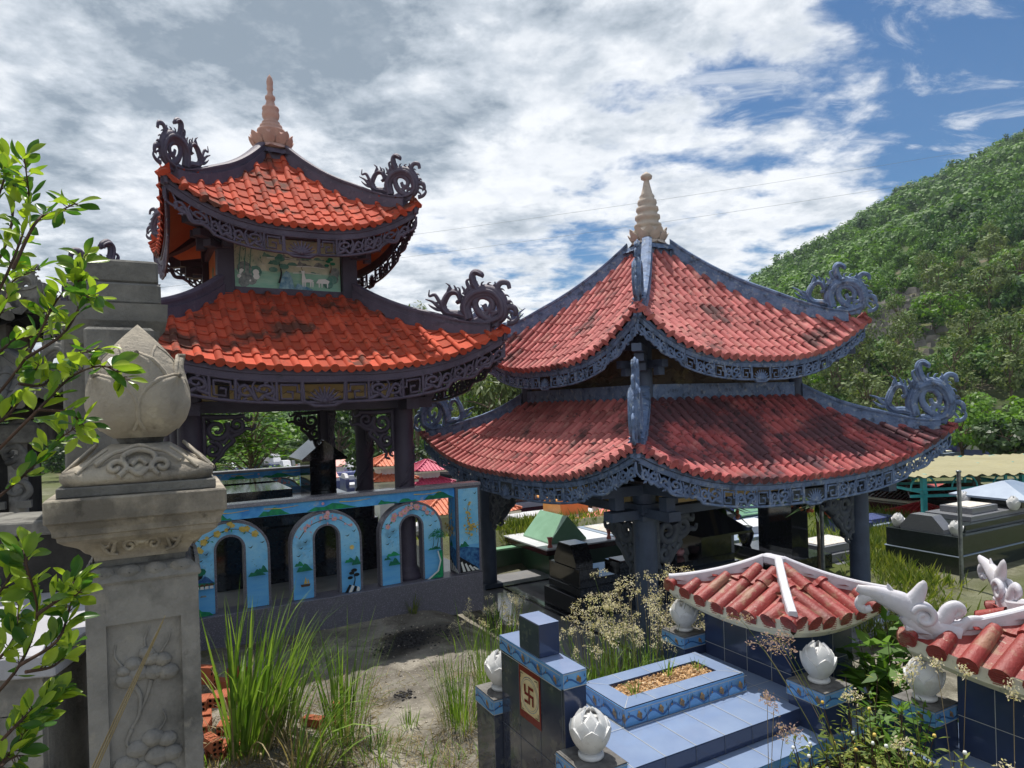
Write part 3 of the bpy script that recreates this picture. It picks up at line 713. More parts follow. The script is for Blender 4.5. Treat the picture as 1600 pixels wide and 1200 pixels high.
class Paint:
    """thin paint shapes on a flat panel; each new shape half a millimetre prouder than the last"""
    def __init__(s, mb, fr, t0): s.mb, s.fr, s.t = mb, fr, t0
    def poly(s, pts, mat): s.t += .0005; s.mb.poly(pts, s.fr, s.t, mat)
    def disc(s, x, y, r, mat, n=9, sx=1.0): s.poly([(x+r*sx*cos(2*pi*k/n), y+r*sin(2*pi*k/n)) for k in range(n)], mat)
    def line(s, pts, w, mat):
        p = cr(pts, 4); d = np.gradient(p, axis=0); d /= (np.linalg.norm(d, axis=1)[:, None]+1e-9); nn = np.stack([-d[:, 1], d[:, 0]], 1); k = len(p)
        ww = np.linspace(w, w*.45, k)[:, None]/2
        s.poly([tuple(q) for q in p+nn*ww]+[tuple(q) for q in (p-nn*ww)[::-1]], mat)
    def hill(s, x0, x1, y, h, mat, peaks=1):
        n = 6*peaks; pts = [(x0, y)]
        for i in range(1, n): 
            t = i/n; pts.append((x0+(x1-x0)*t, y+h*(abs(sin(pi*t*peaks))**.8)*(.75+.25*sin(i*2.3))*(1 if peaks == 1 else .6+.4*sin(1+i))))
        s.poly(pts+[(x1, y)], mat)
    def bird(s, x, y, k, mat, up=.5):
        s.poly([(x-k, y+k*up), (x-k*.2, y+k*.1), (x, y+k*.15), (x+k*.9, y+k*(up+.25)), (x+k*.25, y-k*.2), (x-k*.2, y-k*.2)], mat)
    def flower(s, x, y, r, mat, mid):
        for k in range(5): s.disc(x+r*.55*cos(k*1.257), y+r*.55*sin(k*1.257), r*.48, mat, 6)
        s.disc(x, y, r*.28, mid, 6)
    def bough(s, pts, mat, fl, leaf, n, r, rr):
        s.line(pts, .012, mat); p = cr(pts, 6)
        for i in range(n):
            q = p[rr.randrange(len(p))]; a = rr.uniform(0, 6.28); d = rr.uniform(.0, .05)
            s.poly([(q[0]+d*cos(a), q[1]+d*sin(a)), (q[0]+d*cos(a)+.03*cos(a+.5), q[1]+d*sin(a)+.03*sin(a+.5)), (q[0]+d*cos(a)+.045*cos(a), q[1]+d*sin(a)+.045*sin(a))], leaf)
        for i in range(n):
            q = p[rr.randrange(len(p))]; s.flower(q[0]+rr.uniform(-.03, .03), q[1]+rr.uniform(-.02, .045), r*rr.uniform(.5, 1.1), fl, MAT['p_yellow'])
    def tree(s, x, y, h, mat, leaf, rr):
        s.line([(x, y), (x+h*.1, y+h*.45), (x-h*.03, y+h*.95)], h*.09, mat)
        for (a, b, w) in ((-.22, .55, .26), (.22, .7, .28), (-.12, .85, .26), (.05, 1.02, .3)): s.disc(x+a*h, y+b*h, w*h*.42, leaf, 9, 1.7)
    def palm(s, x, y, h, mat, leaf):
        s.line([(x, y), (x+h*.12, y+h*.5), (x+h*.1, y+h)], h*.06, mat)
        for a in np.linspace(-.4, 3.6, 7): s.line([(x+h*.1, y+h), (x+h*.1+h*.3*cos(a), y+h+h*.22*sin(a)+.02), (x+h*.1+h*.48*cos(a), y+h+h*.1*sin(a)-h*.14)], h*.07, leaf)

ARCH_W, ARCH_Z0, ARCH_Z1, OPEN_W, OPEN_Z1 = .90, .384, 1.452, .30, 1.26
def arch_curve(w, z0, zs, z1, n=16, pw=2.0):
    pts = [(-w/2, z0), (-w/2, z0+(zs-z0)*.5)]
    for i in range(n+1):
        a = pi*(1-i/n); cx = cos(a); sy = sin(a)
        pts.append((w/2*np.sign(cx)*abs(cx)**(2/pw), zs+(z1-zs)*abs(sy)**(2/pw)))
    return pts+[(w/2, z0+(zs-z0)*.5), (w/2, z0)]
def arch_panel(variant, parent, a, y, face=-1):
    mb = MB(); g = MAT['granite_speck']; th = .12
    O0 = arch_curve(ARCH_W, ARCH_Z0, 1.06, ARCH_Z1); O1 = arch_curve(ARCH_W-.056, ARCH_Z0, 1.06, ARCH_Z1-.03)
    I1 = arch_curve(OPEN_W+.05, ARCH_Z0, 1.105, OPEN_Z1+.025); I0 = arch_curve(OPEN_W, ARCH_Z0, 1.105, OPEN_Z1)
    def strip(A, B, y0, mat, flip):
        V = [(p[0], y0, p[1]) for p in A]+[(p[0], y0, p[1]) for p in B]; n = len(A)
        mb.add(V, [((i, i+1, n+i+1, n+i) if not flip else (i, n+i, n+i+1, i+1)) for i in range(n-1)], mat)
    for y0, fl in ((-th/2, False), (th/2, True)):
        sg = -1 if y0 < 0 else 1
        strip(O0, O1, y0+sg*.006, g, fl); strip(O1, I1, y0, MAT['paint_sky'], fl); strip(I1, I0, y0+sg*.006, g, fl)
        for P in (O1, I1): mb.loft([[(p[0], y0, p[1]) for p in P], [(p[0], y0+sg*.006, p[1]) for p in P]], g, closed=False, caps=False)
    for P in (O0, I0): mb.loft([[(p[0], -th/2-.006, p[1]) for p in P], [(p[0], th/2+.006, p[1]) for p in P]], g, closed=False, caps=False, smooth=False)
    fr = ((0, face*th/2, 0), (1, 0, 0), (0, 0, 1), (0, face, 0))
    pt = Paint(mb, fr, .0008); rr = random.Random(variant*13+5); D = MAT['p_dark']
    xl, xr, x0, x1 = -.415, -.182, .182, .415
    fl = [MAT['p_yellow'], MAT['p_pink'], MAT['p_pink'], MAT['p_yellow']][variant % 4]
    leaf = MAT['p_green2'] if variant % 4 != 1 else MAT['p_pink']
    pt.bough([(-.34, 1.13), (-.22, 1.27), (-.02, 1.34), (.16, 1.32), (.30, 1.22)], MAT['p_brown'], fl, leaf, 11, .042 if variant % 4 != 1 else .026, rr)
    pt.bough([(-.02, 1.34), (.02, 1.39), (.0, 1.40)], MAT['p_brown'], fl, leaf, 4, .034, rr)
    for (x, y_) in ((-.33, 1.02), (-.26, 1.09), (.24, 1.11), (.34, 1.16), (-.36, .93)): pt.bird(x+rr.uniform(-.02, .02), y_, .032, D, rr.uniform(.2, .8))
    for i in range(14): pt.bird((rr.uniform(xl+.03, xr-.02) if i % 2 else rr.uniform(x0+.02, x1-.03)), rr.uniform(.86, 1.02), .009, D)
    if variant % 4 == 0:
        pt.hill(xl+.03, xr, .76, .10, MAT['p_navy']); pt.disc(-.36, .86, .05, MAT['p_dark'], 9, 1.2); pt.disc(-.33, .90, .045, MAT['p_green'], 9, 1.4); pt.line([(-.39, .66), (-.37, .78), (-.36, .88)], .02, D)
        pt.poly([(xl, .70), (xr, .74), (xr, .76), (xl, .78)], MAT['p_green'])
        for i in range(4): pt.poly([(xl+.03+i*.05, .70), (xl+.07+i*.05, .70), (xl+.066+i*.05, .735), (xl+.034+i*.05, .735)], MAT['p_white']); pt.poly([(xl+.022+i*.05, .733), (xl+.078+i*.05, .733), (xl+.062+i*.05, .76), (xl+.038+i*.05, .76)], MAT['p_brown'])
        pt.poly([(xl, .39), (xl+.06, .39), (xl+.03, .47), (xl, .55)], D); pt.poly([(xl+.01, .39), (xr-.02, .39), (xr-.06, .43), (xl+.09, .45), (xl+.04, .51)], MAT['p_green2'])
        pt.poly([(-.34, .61), (-.27, .61), (-.28, .63), (-.33, .63)], MAT['p_grey'])
        pt.hill(x0, x1-.03, .77, .09, MAT['p_green']); pt.hill(x0+.11, x1, .80, .10, MAT['p_green'])
    elif variant % 4 == 1:
        pt.hill(xl, xl+.12, .81, .07, MAT['p_green2']); pt.hill(xl+.02, xr-.01, .74, .11, MAT['p_green'])
        pt.poly([(-.34, .55), (-.24, .55), (-.23, .58), (-.35, .58)], MAT['p_brown']); pt.poly([(-.31, .585), (-.27, .585), (-.285, .67)], MAT['p_yellow']); pt.poly([(-.265, .585), (-.24, .585), (-.26, .65)], MAT['p_yellow'])
        pt.disc(.30, .96, .03, MAT['p_sun']); pt.hill(x0+.02, x0+.16, .77, .07, MAT['p_green2']); pt.hill(x0+.11, x1, .73, .13, MAT['p_green'])
        pt.tree(.31, .47, .19, D, MAT['p_dark'], rr)
        for i in range(4): pt.poly([(x0+.01+i*.05, .39), (x0+.05+i*.05, .39), (x0+.10+i*.035, .48-.015*i), (x0+.07+i*.035, .49-.01*i)], MAT['p_white'] if i % 2 else D)
    elif variant % 4 == 2:
        pt.hill(xl+.03, xr-.0, .77, .07, MAT['p_green2']); pt.hill(xl, xl+.1, .73, .05, MAT['p_green']); pt.hill(xl+.06, xr, .65, .11, MAT['p_green'])
        pt.poly([(x0+.02, .39), (x1, .39), (x1, .76), (x1-.05, .76), (x1-.03, .62), (x1-.08, .47)], MAT['p_green2']); pt.poly([(x0, .39), (x0+.04, .39), (x1-.06, .48), (x1-.02, .62), (x1-.06, .755), (x1-.075, .755), (x1-.04, .62), (x1-.08, .49)], MAT['p_white'])
        pt.hill(x0+.02, x1, .78, .05, MAT['p_green']); pt.palm(.27, .80, .16, D, MAT['p_green']); pt.palm(.33, .80, .20, D, MAT['p_green']); pt.palm(.37, .79, .15, D, MAT['p_green'])
    else:
        pt.hill(xl, xr, .76, .12, MAT['p_green']); pt.hill(x0, x1, .75, .14, MAT['p_navy'], 2); pt.tree(-.3, .45, .2, D, MAT['p_green'], rr)
    o = mb.build('arch_panel', parent, (a, y, 0)); return o

def balustrade(name, label, C, la, y, arches, x0, x1, post_x, face=-1):
    t = thing(name, label, 'balustrade', (C[0], C[1], 0), la)
    mb = MB(); mb.bbox(x0, x1, y-.16, y+.16, -.15, .378, MAT['granite_speck'], .006); mb.build('plinth', t)
    mb = MB(); mb.bbox(x0-.03, x1+.03, y-.115, y+.115, 1.592, 1.640, MAT['granite_rail'], .006); mb.build('rail', t)
    bx1 = post_x-.19 if post_x else x1
    mb = MB(); mb.bbox(x0, bx1, y-.083, y+.083, 1.456, 1.590, MAT['paint_blue'])
    fr = ((0, y+face*.084, 0), (1, 0, 0), (0, 0, 1), (0, face, 0)); pt = Paint(mb, fr, .001); rr = random.Random(3)
    x = x0+.1
    while x < bx1-.3:
        w = rr.uniform(.3, .75); w = min(w, bx1-.01-x); pt.hill(x, x+w, 1.462, rr.uniform(.055, .115), MAT['p_green2' if rr.random() < .6 else 'p_green'], rr.choice((1, 2, 3))); x += w+rr.uniform(-.1, .35)
        if rr.random() < .5: pt.line([(x-.5, 1.55), (x-.3, 1.54), (x-.1, 1.555)], .012, MAT['p_yellow'])
    pt.disc(.05, 1.545, .018, MAT['p_pink'])
    mb.build('painted_beam', t)
    for v, a in arches: arch_panel(v, t, a, y, face)
    if post_x:
        mb = MB(); g = MAT['granite_speck']; z0, z1 = .384, 1.588
        mb.bbox(post_x-.185, post_x+.185, y-.13, y+.13, z0, z1, g)
        for (fr, w) in (((np.array((post_x, y-.13, 0)), (1, 0, 0), (0, 0, 1), (0, -1, 0)), .15), ((np.array((post_x-.185, y, 0)), (0, -1, 0), (0, 0, 1), (-1, 0, 0)), .10)):
            pt = Paint(mb, fr, .003); rr = random.Random(8)
            pt.poly([(-w, z0+.02), (w, z0+.02), (w, z1-.02), (-w, z1-.02)], MAT['paint_blue'] if w < .12 else MAT['paint_sky'])
            pt.poly([(-w, z0+.02), (w, z0+.02), (w, .72), (-w, .78)], MAT['p_navy']); pt.hill(-w, 0, .76, .09, MAT['p_green'])
            pt.poly([(-w, z0+.02), (w, z0+.02), (w*.7, .46), (-w*.2, .55), (-w, .63)], MAT['p_dark'])
            for i in range(4): pt.poly([(-w*.7+i*.07, z0+.03), (-w*.7+i*.07+.04, z0+.03), (-w*.9+i*.06+.02, .56-.03*i), (-w*.9+i*.06-.005, .55-.03*i)], MAT['p_white'])
            pt.bough([(0, .92), (.02, 1.05), (-.02, 1.2), (.01, 1.38)], MAT['p_brown'], MAT['p_yellow'], MAT['p_yellow'], 16, .022, rr)
            pt.bough([(.1, 1.0), (.02, 1.05), (-.09, 1.02)], MAT['p_brown'], MAT['p_yellow'], MAT['p_yellow'], 9, .022, rr)
            pt.bird(-w*.6, 1.42, .032, MAT['p_dark']); pt.bird(w*.4, 1.5, .03, MAT['p_dark'], .8)
            for i in range(9): pt.bird(rr.uniform(-w*.8, w*.8), rr.uniform(.82, .92), .009, MAT['p_dark'])
        mb.build('end_post', t)
    return t

# ------------------------------------------------------------------ the two pavilions
def soffit(tier, mat, h=-.09):
    mb = MB()
    for f in range(4):
        G = [[tier.pt(f, tier.W(f, t)*s*.985, t+.012, h) for s in np.linspace(-1, 1, 25)] for t in np.linspace(0, .96, 22)]
        mb.grid(G, mat, flip=True)
    return mb

def pavilion(S):
    t = thing('pavilion', S['label'], 'pavilion', (S['C'][0], S['C'][1], 0), S['la'])
    pm, pd = S['paint'], S['paint_dark']
    for i, (nm, T) in enumerate((('lower', S['lower']), ('upper', S['upper']))):
        o = tile_roof(T, S['sp'], S['tl'], S['r'], S['tiles'][i], drip=True).build('tile_roof', t)
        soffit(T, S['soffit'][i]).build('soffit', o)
        for f in range(4):
            mb = MB(); P = hip_points(T, f, 0, 22, .03)[:-2]; hip_ridge(mb, P, S['rw']+.03, S['rh'][i], pm, .62)
            r = mb.build('hip_ridge', t)
            mb = MB(); tip = T.pt(f, T.W(f, 0), 0); d = np.array(tip); d[2] = 0
            c0 = T.pt(f, T.W(f, 0), 0)-T.pt(f, T.W(f, .3), .3)
            bs = S['beast'][i]; nP = len(P); dd = np.linalg.norm(P[:, :2], axis=1)-np.linalg.norm(tip[:2])
            hh = np.array([P[j][2]+S['rh'][i]*(1-.62*sst(j/(nP-1), .55, 1.0)) for j in range(nP)])-tip[2]
            beast(mb, np.array(tip), c0, S['beast_mat'], bs[0], bs[1], base=lambda x: float(np.interp(x, dd, hh)), var=S['var']); mb.build('ridge_ornament', t)
            mb = fascia(T, f, S['fascia_mat'], S['hb'][i], S['hl'][i], seed=f % 2+i*3, key=True); mb.build('carved_fascia', t)
            # hip rafter under the corner
            mb = MB(); Pr = hip_points(T, f, 0, 16, -.18)[2:-2]; hip_ridge(mb, Pr-np.array([0, 0, .02]), .11, .10, pd); mb.build('hip_rafter', t)
    U = S['upper']; zc = U.z1
    mb = MB(); q = S['collar']
    mb.bbox(-q, q, -q, q, zc-.12, zc+.10, pm, .01)
    for k in range(4):         # flared petals round the collar
        for j in range(3):
            a = (j-1)*q*.62; c = [(a, -q), (q, a), (a, q), (-q, a)][k]; o = np.array([(0, -1, 0), (1, 0, 0), (0, 1, 0), (-1, 0, 0)][k]); al = np.array([(1, 0, 0), (0, 1, 0), (1, 0, 0), (0, 1, 0)][k])
            G = [[np.array([c[0], c[1], 0])+al*w*q*.34*(1-.55*tt**2)+o*(.0+.13*q*4*.3*tt+.03*tt*tt)+np.array([0, 0, zc+.13-.16*tt+.07*tt**3]) for w in (-1, 0, 1)] for tt in (0, .33, .66, 1)]
            mb.grid(G, pm); mb.grid(np.array(G)-np.array([0, 0, .012]), pm, flip=True)
    mb.bbox(-q*.8, q*.8, -q*.8, q*.8, zc+.10, zc+.16, pm, .01); mb.build('roof_collar', t)
    mb = MB(); finial(mb, (0, 0, zc+.15), S['fin_h'], S['fin_mat'], tall=S['tall'], wide=S['fin_w']); mb.build('lotus_finial', t)
    S['body'](t, S)
    return t

def left_body(t, S):
    T, U = S['lower'], S['upper']; pm, pd = S['paint'], S['paint_dark']; a, b = .85, 1.02
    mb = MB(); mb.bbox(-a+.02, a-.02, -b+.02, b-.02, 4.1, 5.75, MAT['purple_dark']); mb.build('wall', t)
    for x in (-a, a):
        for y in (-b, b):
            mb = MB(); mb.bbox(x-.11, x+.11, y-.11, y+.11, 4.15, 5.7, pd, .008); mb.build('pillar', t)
            # stepped cantilever brackets
            mb = MB(); sx, sy = np.sign(x), np.sign(y); d = np.array([sx, sy, 0])/sqrt(2)
            for (L, z, w, h) in ((.34, 4.98, .12, .09), (.52, 5.08, .12, .09), (.72, 5.20, .11, .10)):
                c = np.array([x, y, z])+d*(L/2); mb.box(c, (L, w, h), pd, atan2(d[1], d[0]))
            for (dx, dy) in ((sx, 0), (0, sy)):
                for (L, z) in ((.26, 5.02), (.40, 5.13)): mb.box((x+dx*(L/2+.02), y+dy*(L/2+.02), z), (L if dx else .10, .10 if dx else L, .085), pd)
                mb.box((x+dx*.30, y+dy*.30, 5.0), (.10, .10, .16), pd)
            mb.build('roof_bracket', t)
    mb = MB()
    for (z, h, w) in ((4.40, .10, .12), (5.22, .10, .08)):
        for sy in (-1, 1): mb.bbox(-a+.112, a-.112, sy*b-.075, sy*b+.075, z-h/2, z+h/2, pm)
        for sx in (-1, 1): mb.bbox(sx*a-.075, sx*a+.075, -b+.112, b-.112, z-h/2, z+h/2, pm)
    mb.build('tie_beam', t)
    # painted landscape panels on the four sides (front in full)
    for k, (half, dist) in enumerate(((a-.12, b), (b-.12, a), (a-.12, b), (b-.12, a))):
        mb = MB(); o = np.array([(0, -1, 0), (1, 0, 0), (0, 1, 0), (-1, 0, 0)][k], float); al = np.array([(1, 0, 0), (0, 1, 0), (-1, 0, 0), (0, -1, 0)][k], float)
        fr = (o*(dist-.02), al, (0, 0, 1), o); z0, z1 = 4.452, 5.165
        base = MAT['paint_mural'] if k % 2 == 0 else MAT['soffit_orange']
        mb.extrude([(-half, z0), (half, z0), (half, z1), (-half, z1)], fr, 0, .035, base)
        pt = Paint(mb, fr, .036); rr = random.Random(k+2); w = half
        if k % 2 == 0:
            for (x0, x1, y, h, mt) in ((-.35, .0, 4.90, .13, 'p_teal'), (-.1, .28, 4.88, .16, 'p_grey'), (.15, .5, 4.9, .10, 'p_teal'), (-.28, .2, 4.80, .11, 'p_teal'), (.1, .55, 4.80, .16, 'p_grey'), (.12, .42, 4.70, .06, 'p_teal')): pt.hill(x0*w/.7, x1*w/.7, y, h, MAT[mt], 2)
            for (x0, x1, y) in ((-.3, .1, 4.885), (.1, .5, 4.79), (.05, .45, 4.695)): pt.line([(x0, y), ((x0+x1)/2, y+.012), (x1, y)], .014, MAT['p_white'])
            for i in range(9): pt.disc(-w+rr.uniform(.03, .3), z0+rr.uniform(.05, .27), rr.uniform(.05, .10), MAT['p_grey' if i % 3 else 'p_teal'], 9); pt.disc(-w+rr.uniform(.05, .3), z0+rr.uniform(.05, .27), rr.uniform(.02, .05), MAT['p_white'], 8)
            for i in range(7): pt.disc(w-rr.uniform(.03, .2), z0+rr.uniform(.05, .3), rr.uniform(.04, .08), MAT['p_grey' if i % 2 else 'p_teal'], 9)
            for i in range(3):                                   # bamboo
                x = -w+.05+.07*i; pt.line([(x, z0+.2), (x+.02, 4.9), (x+.05, z1-.02)], .016, MAT['p_teal'])
            for i in range(34):
                x, y = -w+rr.uniform(.02, .34), rr.uniform(4.85, z1-.03); q = rr.uniform(-2.6, -.5); pt.poly([(x, y), (x+.045*cos(q)+.008, y+.045*sin(q)), (x+.06*cos(q), y+.06*sin(q))], MAT['p_green' if i % 3 else 'p_teal'])
            pt.tree(-.15, z0+.08, .34, MAT['p_dark'], MAT['p_teal'], rr); pt.tree(w-.16, 4.72, .2, MAT['p_brown'], MAT['p_green'], rr)
            pt.poly([(-.16, z0+.005), (.06, z0+.005), (.03, z0+.15), (-.01, z0+.24), (-.05, z0+.26), (-.10, z0+.20)], MAT['p_wash']); pt.poly([(.06, z0+.005), (.34, z0+.005), (.2, z0+.06), (.1, z0+.09)], MAT['p_wash'])
            # two deer
            pt.poly([(.16, 4.56), (.30, 4.57), (.33, 4.60), (.28, 4.615), (.22, 4.61), (.20, 4.69), (.21, 4.73), (.15, 4.73), (.17, 4.69)], MAT['p_white']); pt.line([(.18, 4.73), (.16, 4.77), (.18, 4.79)], .008, MAT['p_brown'])
            pt.poly([(.36, 4.56), (.54, 4.56), (.56, 4.60), (.50, 4.63), (.40, 4.62)], MAT['p_white'])
            for x in (.17, .20, .28, .31, .40, .44, .52): pt.poly([(x, 4.50), (x+.012, 4.50), (x+.02, 4.58), (x-.004, 4.58)], MAT['p_white'])
        else:
            pt.tree(-.3, z0+.05, .4, MAT['p_dark'], MAT['p_green'], rr); pt.hill(-.1, .7, z0, .3, MAT['p_grey'], 2)
        mb.build('painted_mural', t)
    # lower storey
    cols = [(x, y) for x in (-1.42, 1.24) for y in (-2.12, -.30, 2.05)]
    mb = MB(); mb.bbox(-2.15, 2.15, -2.14, 2.75, -.2, .376, MAT['tile_floor']); mb.build('floor', t)
    for (x, y) in cols:
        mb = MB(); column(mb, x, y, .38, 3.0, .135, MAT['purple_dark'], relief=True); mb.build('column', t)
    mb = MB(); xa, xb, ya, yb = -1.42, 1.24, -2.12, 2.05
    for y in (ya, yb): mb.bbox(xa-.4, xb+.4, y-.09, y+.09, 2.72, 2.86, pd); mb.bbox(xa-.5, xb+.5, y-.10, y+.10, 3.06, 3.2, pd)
    for x in (xa, xb): mb.bbox(x-.088, x+.088, ya-.4, yb+.4, 2.70, 2.84, pd); mb.bbox(x-.098, x+.098, ya-.5, yb+.5, 3.08, 3.22, pd)
    for (x, y) in cols:
        for (dx, dy) in ((.38, 0), (-.38, 0), (0, .38), (0, -.38)): mb.box((x+dx, y+dy, 2.95), (.13, .13, .2), pd)
    mb.build('beam_frame', t)
    for y, sy in ((ya, -1), (yb, 1)):
        mb = MB(); mb.bbox(xa+.14, xb-.14, y-.05, y+.05, 2.865, 3.055, MAT['cream'])
        fr = ((0, y+sy*.05, 0), (1, 0, 0), (0, 0, 1), (0, sy, 0)); pt = Paint(mb, fr, .002); rr = random.Random(6)
        for i in range(16):
            x = rr.uniform(xa+.3, xb-.3); pt.line([(x, 2.94), (x+.06, 2.97), (x+.12, 2.94), (x+.18, 2.98)], .008, MAT['p_brown']); 
        mb.build('frieze_panel', t)
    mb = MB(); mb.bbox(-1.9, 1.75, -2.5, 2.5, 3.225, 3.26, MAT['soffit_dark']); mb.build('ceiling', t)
    for (x, y) in cols:
        for (dx, dy) in ((1, 0), (-1, 0), (0, 1), (0, -1)):
            if abs(y) < .5 and dx: continue
            if (dx < 0 and x < 0) or (dx > 0 and x > 0): continue
            if (dy < 0 and y < -1) or (dy > 0 and y > 1): continue
            mb = MB(); bracket(mb, (x+dx*.12, y+dy*.12, 2.70), (dx, dy, 0), (0, 0, -1), MAT['purple_dark'], .80); mb.build('carved_bracket', t)

def right_body(t, S):
    T, U = S['lower'], S['upper']; pm, pd = S['paint'], S['paint_dark']; a, b = 1.48, 1.61
    mb = MB(); mb.bbox(-a+.03, a-.03, -b+.03, b-.03, 2.35, 3.62, MAT['brown_relief'])
    rr = random.Random(5)
    for k in range(4):       # carved landscape in low relief on the wall
        o = np.array([(0, -1, 0), (1, 0, 0), (0, 1, 0), (-1, 0, 0)][k], float); al = np.array([(1, 0, 0), (0, 1, 0), (-1, 0, 0), (0, -1, 0)][k], float); half, dist = ((a-.15, b-.03), (b-.15, a-.03))[k % 2]
        fr = (o*dist, al, (0, 0, 1), o)
        for i in range(26):
            x = rr.uniform(-half, half-.25); z = rr.uniform(2.98, 3.4)
            stroke(mb, fr, [(x, z), (x+.08, z+rr.uniform(-.07, .08)), (x+.17, z+rr.uniform(-.06, .06)), (x+.24, z)], .03, .012, MAT['brown_relief'], thick=.5, k=3, seg=5)
    mb.build('wall', t)
    for x in (-a, a):
        for y in (-b, b):
            mb = MB(); column(mb, x, y, 2.5, 3.6, .105, pd, base=False); mb.build('pillar', t)
            mb = MB(); sx, sy = np.sign(x), np.sign(y); d = np.array([sx, sy, 0])/sqrt(2)
            for (L, z) in ((.40, 3.16), (.62, 3.27), (.85, 3.38)): mb.box(np.array([x, y, z])+d*L/2, (L, .12, .095), pd, atan2(d[1], d[0]))
            for (dx, dy) in ((sx, 0), (0, sy)): mb.box((x+dx*.22, y+dy*.22, 3.2), (.4 if dx else .1, .1 if dx else .4, .1), pd); mb.box((x+dx*.3, y+dy*.3, 3.12), (.1, .1, .14), pd)
            mb.build('roof_bracket', t)
    mb = MB()
    for (z0, z1, w) in ((2.60, 2.935, .06), (3.42, 3.56, .07)):
        for sy in (-1, 1): mb.bbox(-a+.09, a-.09, sy*b-w, sy*b+w, z0, z1, pm if z0 < 3 else pd)
        for sx in (-1, 1): mb.bbox(sx*a-w, sx*a+w, -b+.09, b-.09, z0, z1, pm if z0 < 3 else pd)
    mb.build('tie_beam', t)
    xa, ya = 2.04, 2.22; cols = [(x, y) for x in (-xa, xa) for y in (-ya, ya)]
    mb = MB(); mb.bbox(-2.75, 2.75, -2.95, 2.95, -.95, -.576, MAT['granite_grey'], .01); mb.bbox(-2.69, 2.69, -2.89, 2.89, -.572, -.566, MAT['polished_floor'])
    for sy in (-1, 1): mb.bbox(-2.2, 2.2, sy*2.05-.02, sy*2.05+.02, -.566, -.545, MAT['granite_black'])
    for sx in (-1, 1): mb.bbox(sx*1.86-.02, sx*1.86+.02, -2.0, 2.0, -.566, -.545, MAT['granite_black'])
    mb.build('floor', t)
    for (x, y) in cols:
        mb = MB(); column(mb, x, y, -.565, 1.72, .14, pd, base=False); mb.box((x, y, -.52), (.36, .36, .08), pd)
        mb.box((x, y, 1.42), (.34, .34, .10), pd); mb.box((x, y, 1.30), (.31, .31, .06), pd)
        mb.build('column', t)
        for (dx, dy) in ((-np.sign(x), 0), (0, -np.sign(y))):
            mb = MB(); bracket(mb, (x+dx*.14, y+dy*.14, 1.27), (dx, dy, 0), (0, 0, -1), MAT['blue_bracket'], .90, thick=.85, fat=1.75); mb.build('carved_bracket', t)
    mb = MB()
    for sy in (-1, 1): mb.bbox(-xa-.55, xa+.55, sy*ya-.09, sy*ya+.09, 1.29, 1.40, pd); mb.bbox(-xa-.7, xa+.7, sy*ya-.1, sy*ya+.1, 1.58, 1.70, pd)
    for sx in (-1, 1): mb.bbox(sx*xa-.088, sx*xa+.088, -ya-.55, ya+.55, 1.31, 1.42, pd); mb.bbox(sx*xa-.098, sx*xa+.098, -ya-.7, ya+.7, 1.60, 1.72, pd)
    for (x, y) in cols:
        for (dx, dy) in ((.42, 0), (-.42, 0), (0, .42), (0, -.42)): mb.box((x+dx, y+dy, 1.50), (.13, .13, .16), pd)
    mb.build('beam_frame', t)
    mb = MB()
    for sy in (-1, 1): mb.bbox(-xa+.2, xa-.2, sy*ya-.05, sy*ya+.05, 1.425, 1.575, MAT['cream'])
    for sx in (-1, 1): mb.bbox(sx*xa-.05, sx*xa+.05, -ya+.2, ya-.2, 1.425, 1.575, MAT['cream'])
    mb.build('frieze_panel', t)
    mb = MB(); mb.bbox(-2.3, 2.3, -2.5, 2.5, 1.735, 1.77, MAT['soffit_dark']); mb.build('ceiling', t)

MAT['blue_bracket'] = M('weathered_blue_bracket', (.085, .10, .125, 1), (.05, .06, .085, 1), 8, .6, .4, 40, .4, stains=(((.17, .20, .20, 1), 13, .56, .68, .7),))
pavilion(dict(label='tall two-tier pavilion with bright orange tiles and aubergine carved eaves', C=LC, la=LA,
    lower=Tier(2.40, 2.88, .93, 1.10, 3.23, 3.76, 4.37, .22, 3.0, .08), upper=Tier(1.58, 1.90, .20, .23, 5.17, 5.64, 6.62, .30, 2.8, .06),
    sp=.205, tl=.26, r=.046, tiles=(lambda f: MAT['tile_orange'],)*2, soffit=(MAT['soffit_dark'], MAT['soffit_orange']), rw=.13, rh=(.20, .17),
    paint=MAT['purple'], paint_dark=MAT['purple_dark'], beast=((1.02, 1.0, .0), (.80, .86, .0)), beast_mat=MAT['purple'], var=0,
    fascia_mat=MAT['purple'], hb=(.12, .11), hl=(.27, .24), collar=.26, fin_h=1.22, fin_w=1.75, fin_mat=MAT['pink'], tall=True, body=left_body))
pavilion(dict(label='broad two-tier pavilion with faded rose tiles and slate blue carved eaves', C=RC, la=RA,
    lower=Tier(2.84, 3.10, 1.55, 1.68, 1.73, 2.25, 2.72, .22, 3.0, .08), upper=Tier(2.12, 2.31, .24, .26, 3.26, 3.86, 5.13, .26, 2.8, .07),
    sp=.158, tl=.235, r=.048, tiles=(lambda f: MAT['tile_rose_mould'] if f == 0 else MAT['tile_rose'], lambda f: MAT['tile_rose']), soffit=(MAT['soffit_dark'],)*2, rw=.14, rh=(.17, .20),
    paint=MAT['blue'], paint_dark=MAT['blue_dark'], beast=((.90, 1.2, .0), (.86, 1.0, .0)), beast_mat=MAT['blue'], var=1,
    fascia_mat=MAT['blue'], hb=(.09, .08), hl=(.22, .19), collar=.29, fin_h=1.24, fin_w=1.7, fin_mat=MAT['ivory'], tall=False, body=right_body))
balustrade('balustrade', 'sky-blue painted balustrade along the front of the orange-roofed pavilion', LC, LA, -2.30, [(0, -1.045), (1, .09), (2, 1.225), (3, -2.18)], -2.72, 2.23, 2.045)
